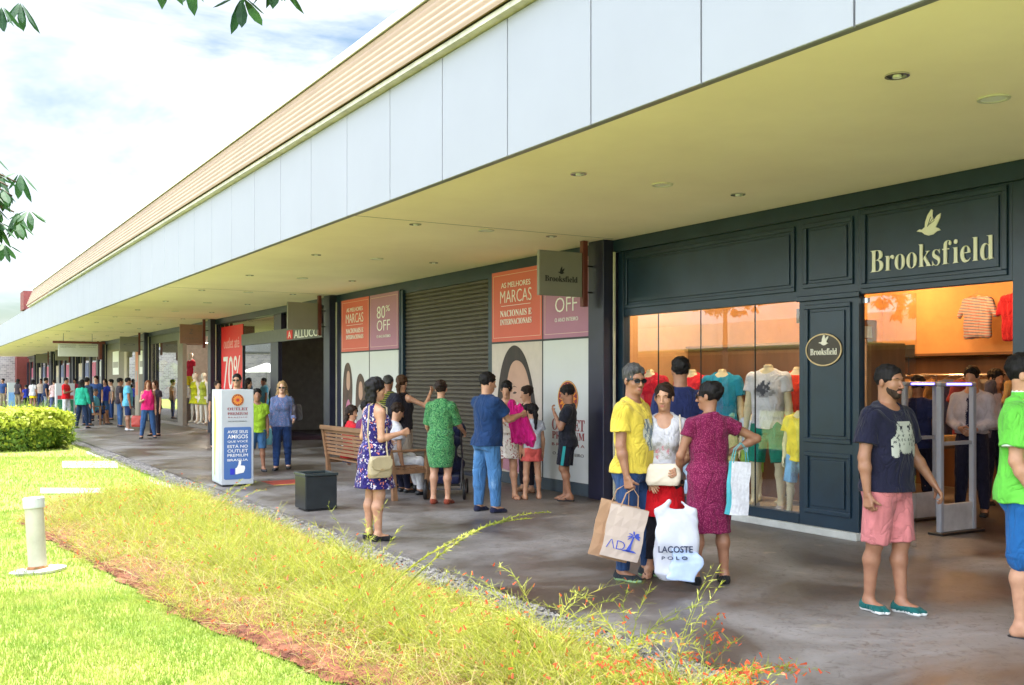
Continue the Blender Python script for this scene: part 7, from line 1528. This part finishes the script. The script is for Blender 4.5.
p = D(768, 11.85); f, o = mannequin(p[0], p[1], 1.95, 212, 'headless mannequin in white printed t-shirt and green shorts in the display window', C('window_white', (.68, .70, .74)), C('bottle_green', (.01, .24, .16)), res=0, shoes=C('grey_plimsoll', (.5, .48, .45)), tops=dict(hem=-.05, sleeve=.5)); decal(o, 'shirt', DUCK, .0, 1.42, .26, .2, [flat('duck_dark', (.05, .05, .07)), flat('duck_mid', (.3, .3, .32))], {'#': 0, '.': 1})
POLO = dict(sleeve=.6, hem=-.06)
p = D(797, 12.3); mannequin(p[0], p[1], 1.92, 225, 'headless mannequin in orange red polo at the right of the display window', C('window_orange', (.75, .05, .02)), C('stone_chino', (.35, .3, .22)), blen=1.0, tops=POLO)
p = D(722, 13.0); mannequin(p[0], p[1], 1.90, 200, 'headless mannequin in turquoise polo in the middle of the display window', C('window_turq', (.01, .25, .42)), C('stone_chino', (.35, .3, .22)), tops=POLO)
p = D(692, 13.3); mannequin(p[0], p[1], 1.90, 215, 'headless mannequin in bright red polo behind the tall man', C('window_red', (.66, .015, .03)), C('navy_suit', (.012, .012, .03)), tops=POLO)
p = D(650, 13.6); mannequin(p[0], p[1], 1.90, 215, 'headless mannequin in crimson polo at the left of the display window', C('window_crimson', (.5, .01, .03)), C('navy_suit', (.012, .012, .03)), tops=POLO)
p = D(799, 11.15); mannequin(p[0] - .0, p[1], 1.35, 220, 'child size mannequin in yellow t-shirt low in the display window corner', C('window_yellow', (.75, .62, .06)), C('sky_shorts', (.2, .4, .6)), sex='c', tops=dict(hem=-.1))
p = D(752, 12.7); mannequin(p[0], p[1], 1.25, 220, 'child size mannequin in pale blue shirt beside the green shorts', C('window_pale', (.5, .6, .75)), C('window_lime', (.3, .5, .08)), sex='c')
CH_ = C('chartreuse', (.50, .52, .02)); DR = dict(hem=-.24, rx=.24, ry=.2, bare=True, folds=.06)
p = D(193, 30.6); mannequin(8.75, 36.6, 1.78, 215, 'pale mannequin in sleeveless yellow green dress in the brown display', CH_, sk='dollw', sex='f', res=2, skirt=DR, head=True); mannequin(8.75, 35.3, 1.78, 215, 'pale mannequin in olive yellow dress right of the yellow green one', C('chartreuse2', (.40, .44, .05)), sk='dollw', sex='f', res=2, skirt=DR, head=True)
mannequin(9.3, 39.5, 1.75, 215, 'raised mannequin in red top and yellow skirt at the back of the brown display', C('display_red', (.55, .02, .05)), C('display_yellow', (.7, .5, .02)), sk='dollw', sex='f', res=2, z=.95, head=True); mannequin(9.3, 37.9, 1.72, 215, 'mannequin in pale grey dress at the left of the brown display', C('display_grey', (.5, .5, .5)), sk='dollw', sex='f', res=2, skirt=DR, head=True)
t = thing('display_plinth', 'dark plinth carrying the raised mannequin in the brown display', 'plinth', (9.3, 39.5, 0)); mb = MB().box(9.0, 9.6, 39.2, 39.8, 0, .95); part('block', mb, GRW, t, bevel=.01)
for i, (x, y, cc, nn) in enumerate(((9.2, 23.7, (.02, .28, .22), 'jade'), (9.4, 24.6, (.25, .25, .24), 'grey'), (10.6, 23.2, (.3, .05, .05), 'dull red'))): mannequin(x, y, 1.85, 220, 'headless mannequin in %s top inside the dark doorway' % nn, C('door_' + nn, cc), C('navy_suit', (.012, .012, .03)), res=2, z=0)
lamp(10.5, 24.0, 3.0, 7, (1, .7, .5)); lamp(9.8, 34.5, 3.0, 26, (1, .8, .6)); lamp(10.0, 39.8, 3.0, 26, (1, .9, .75))
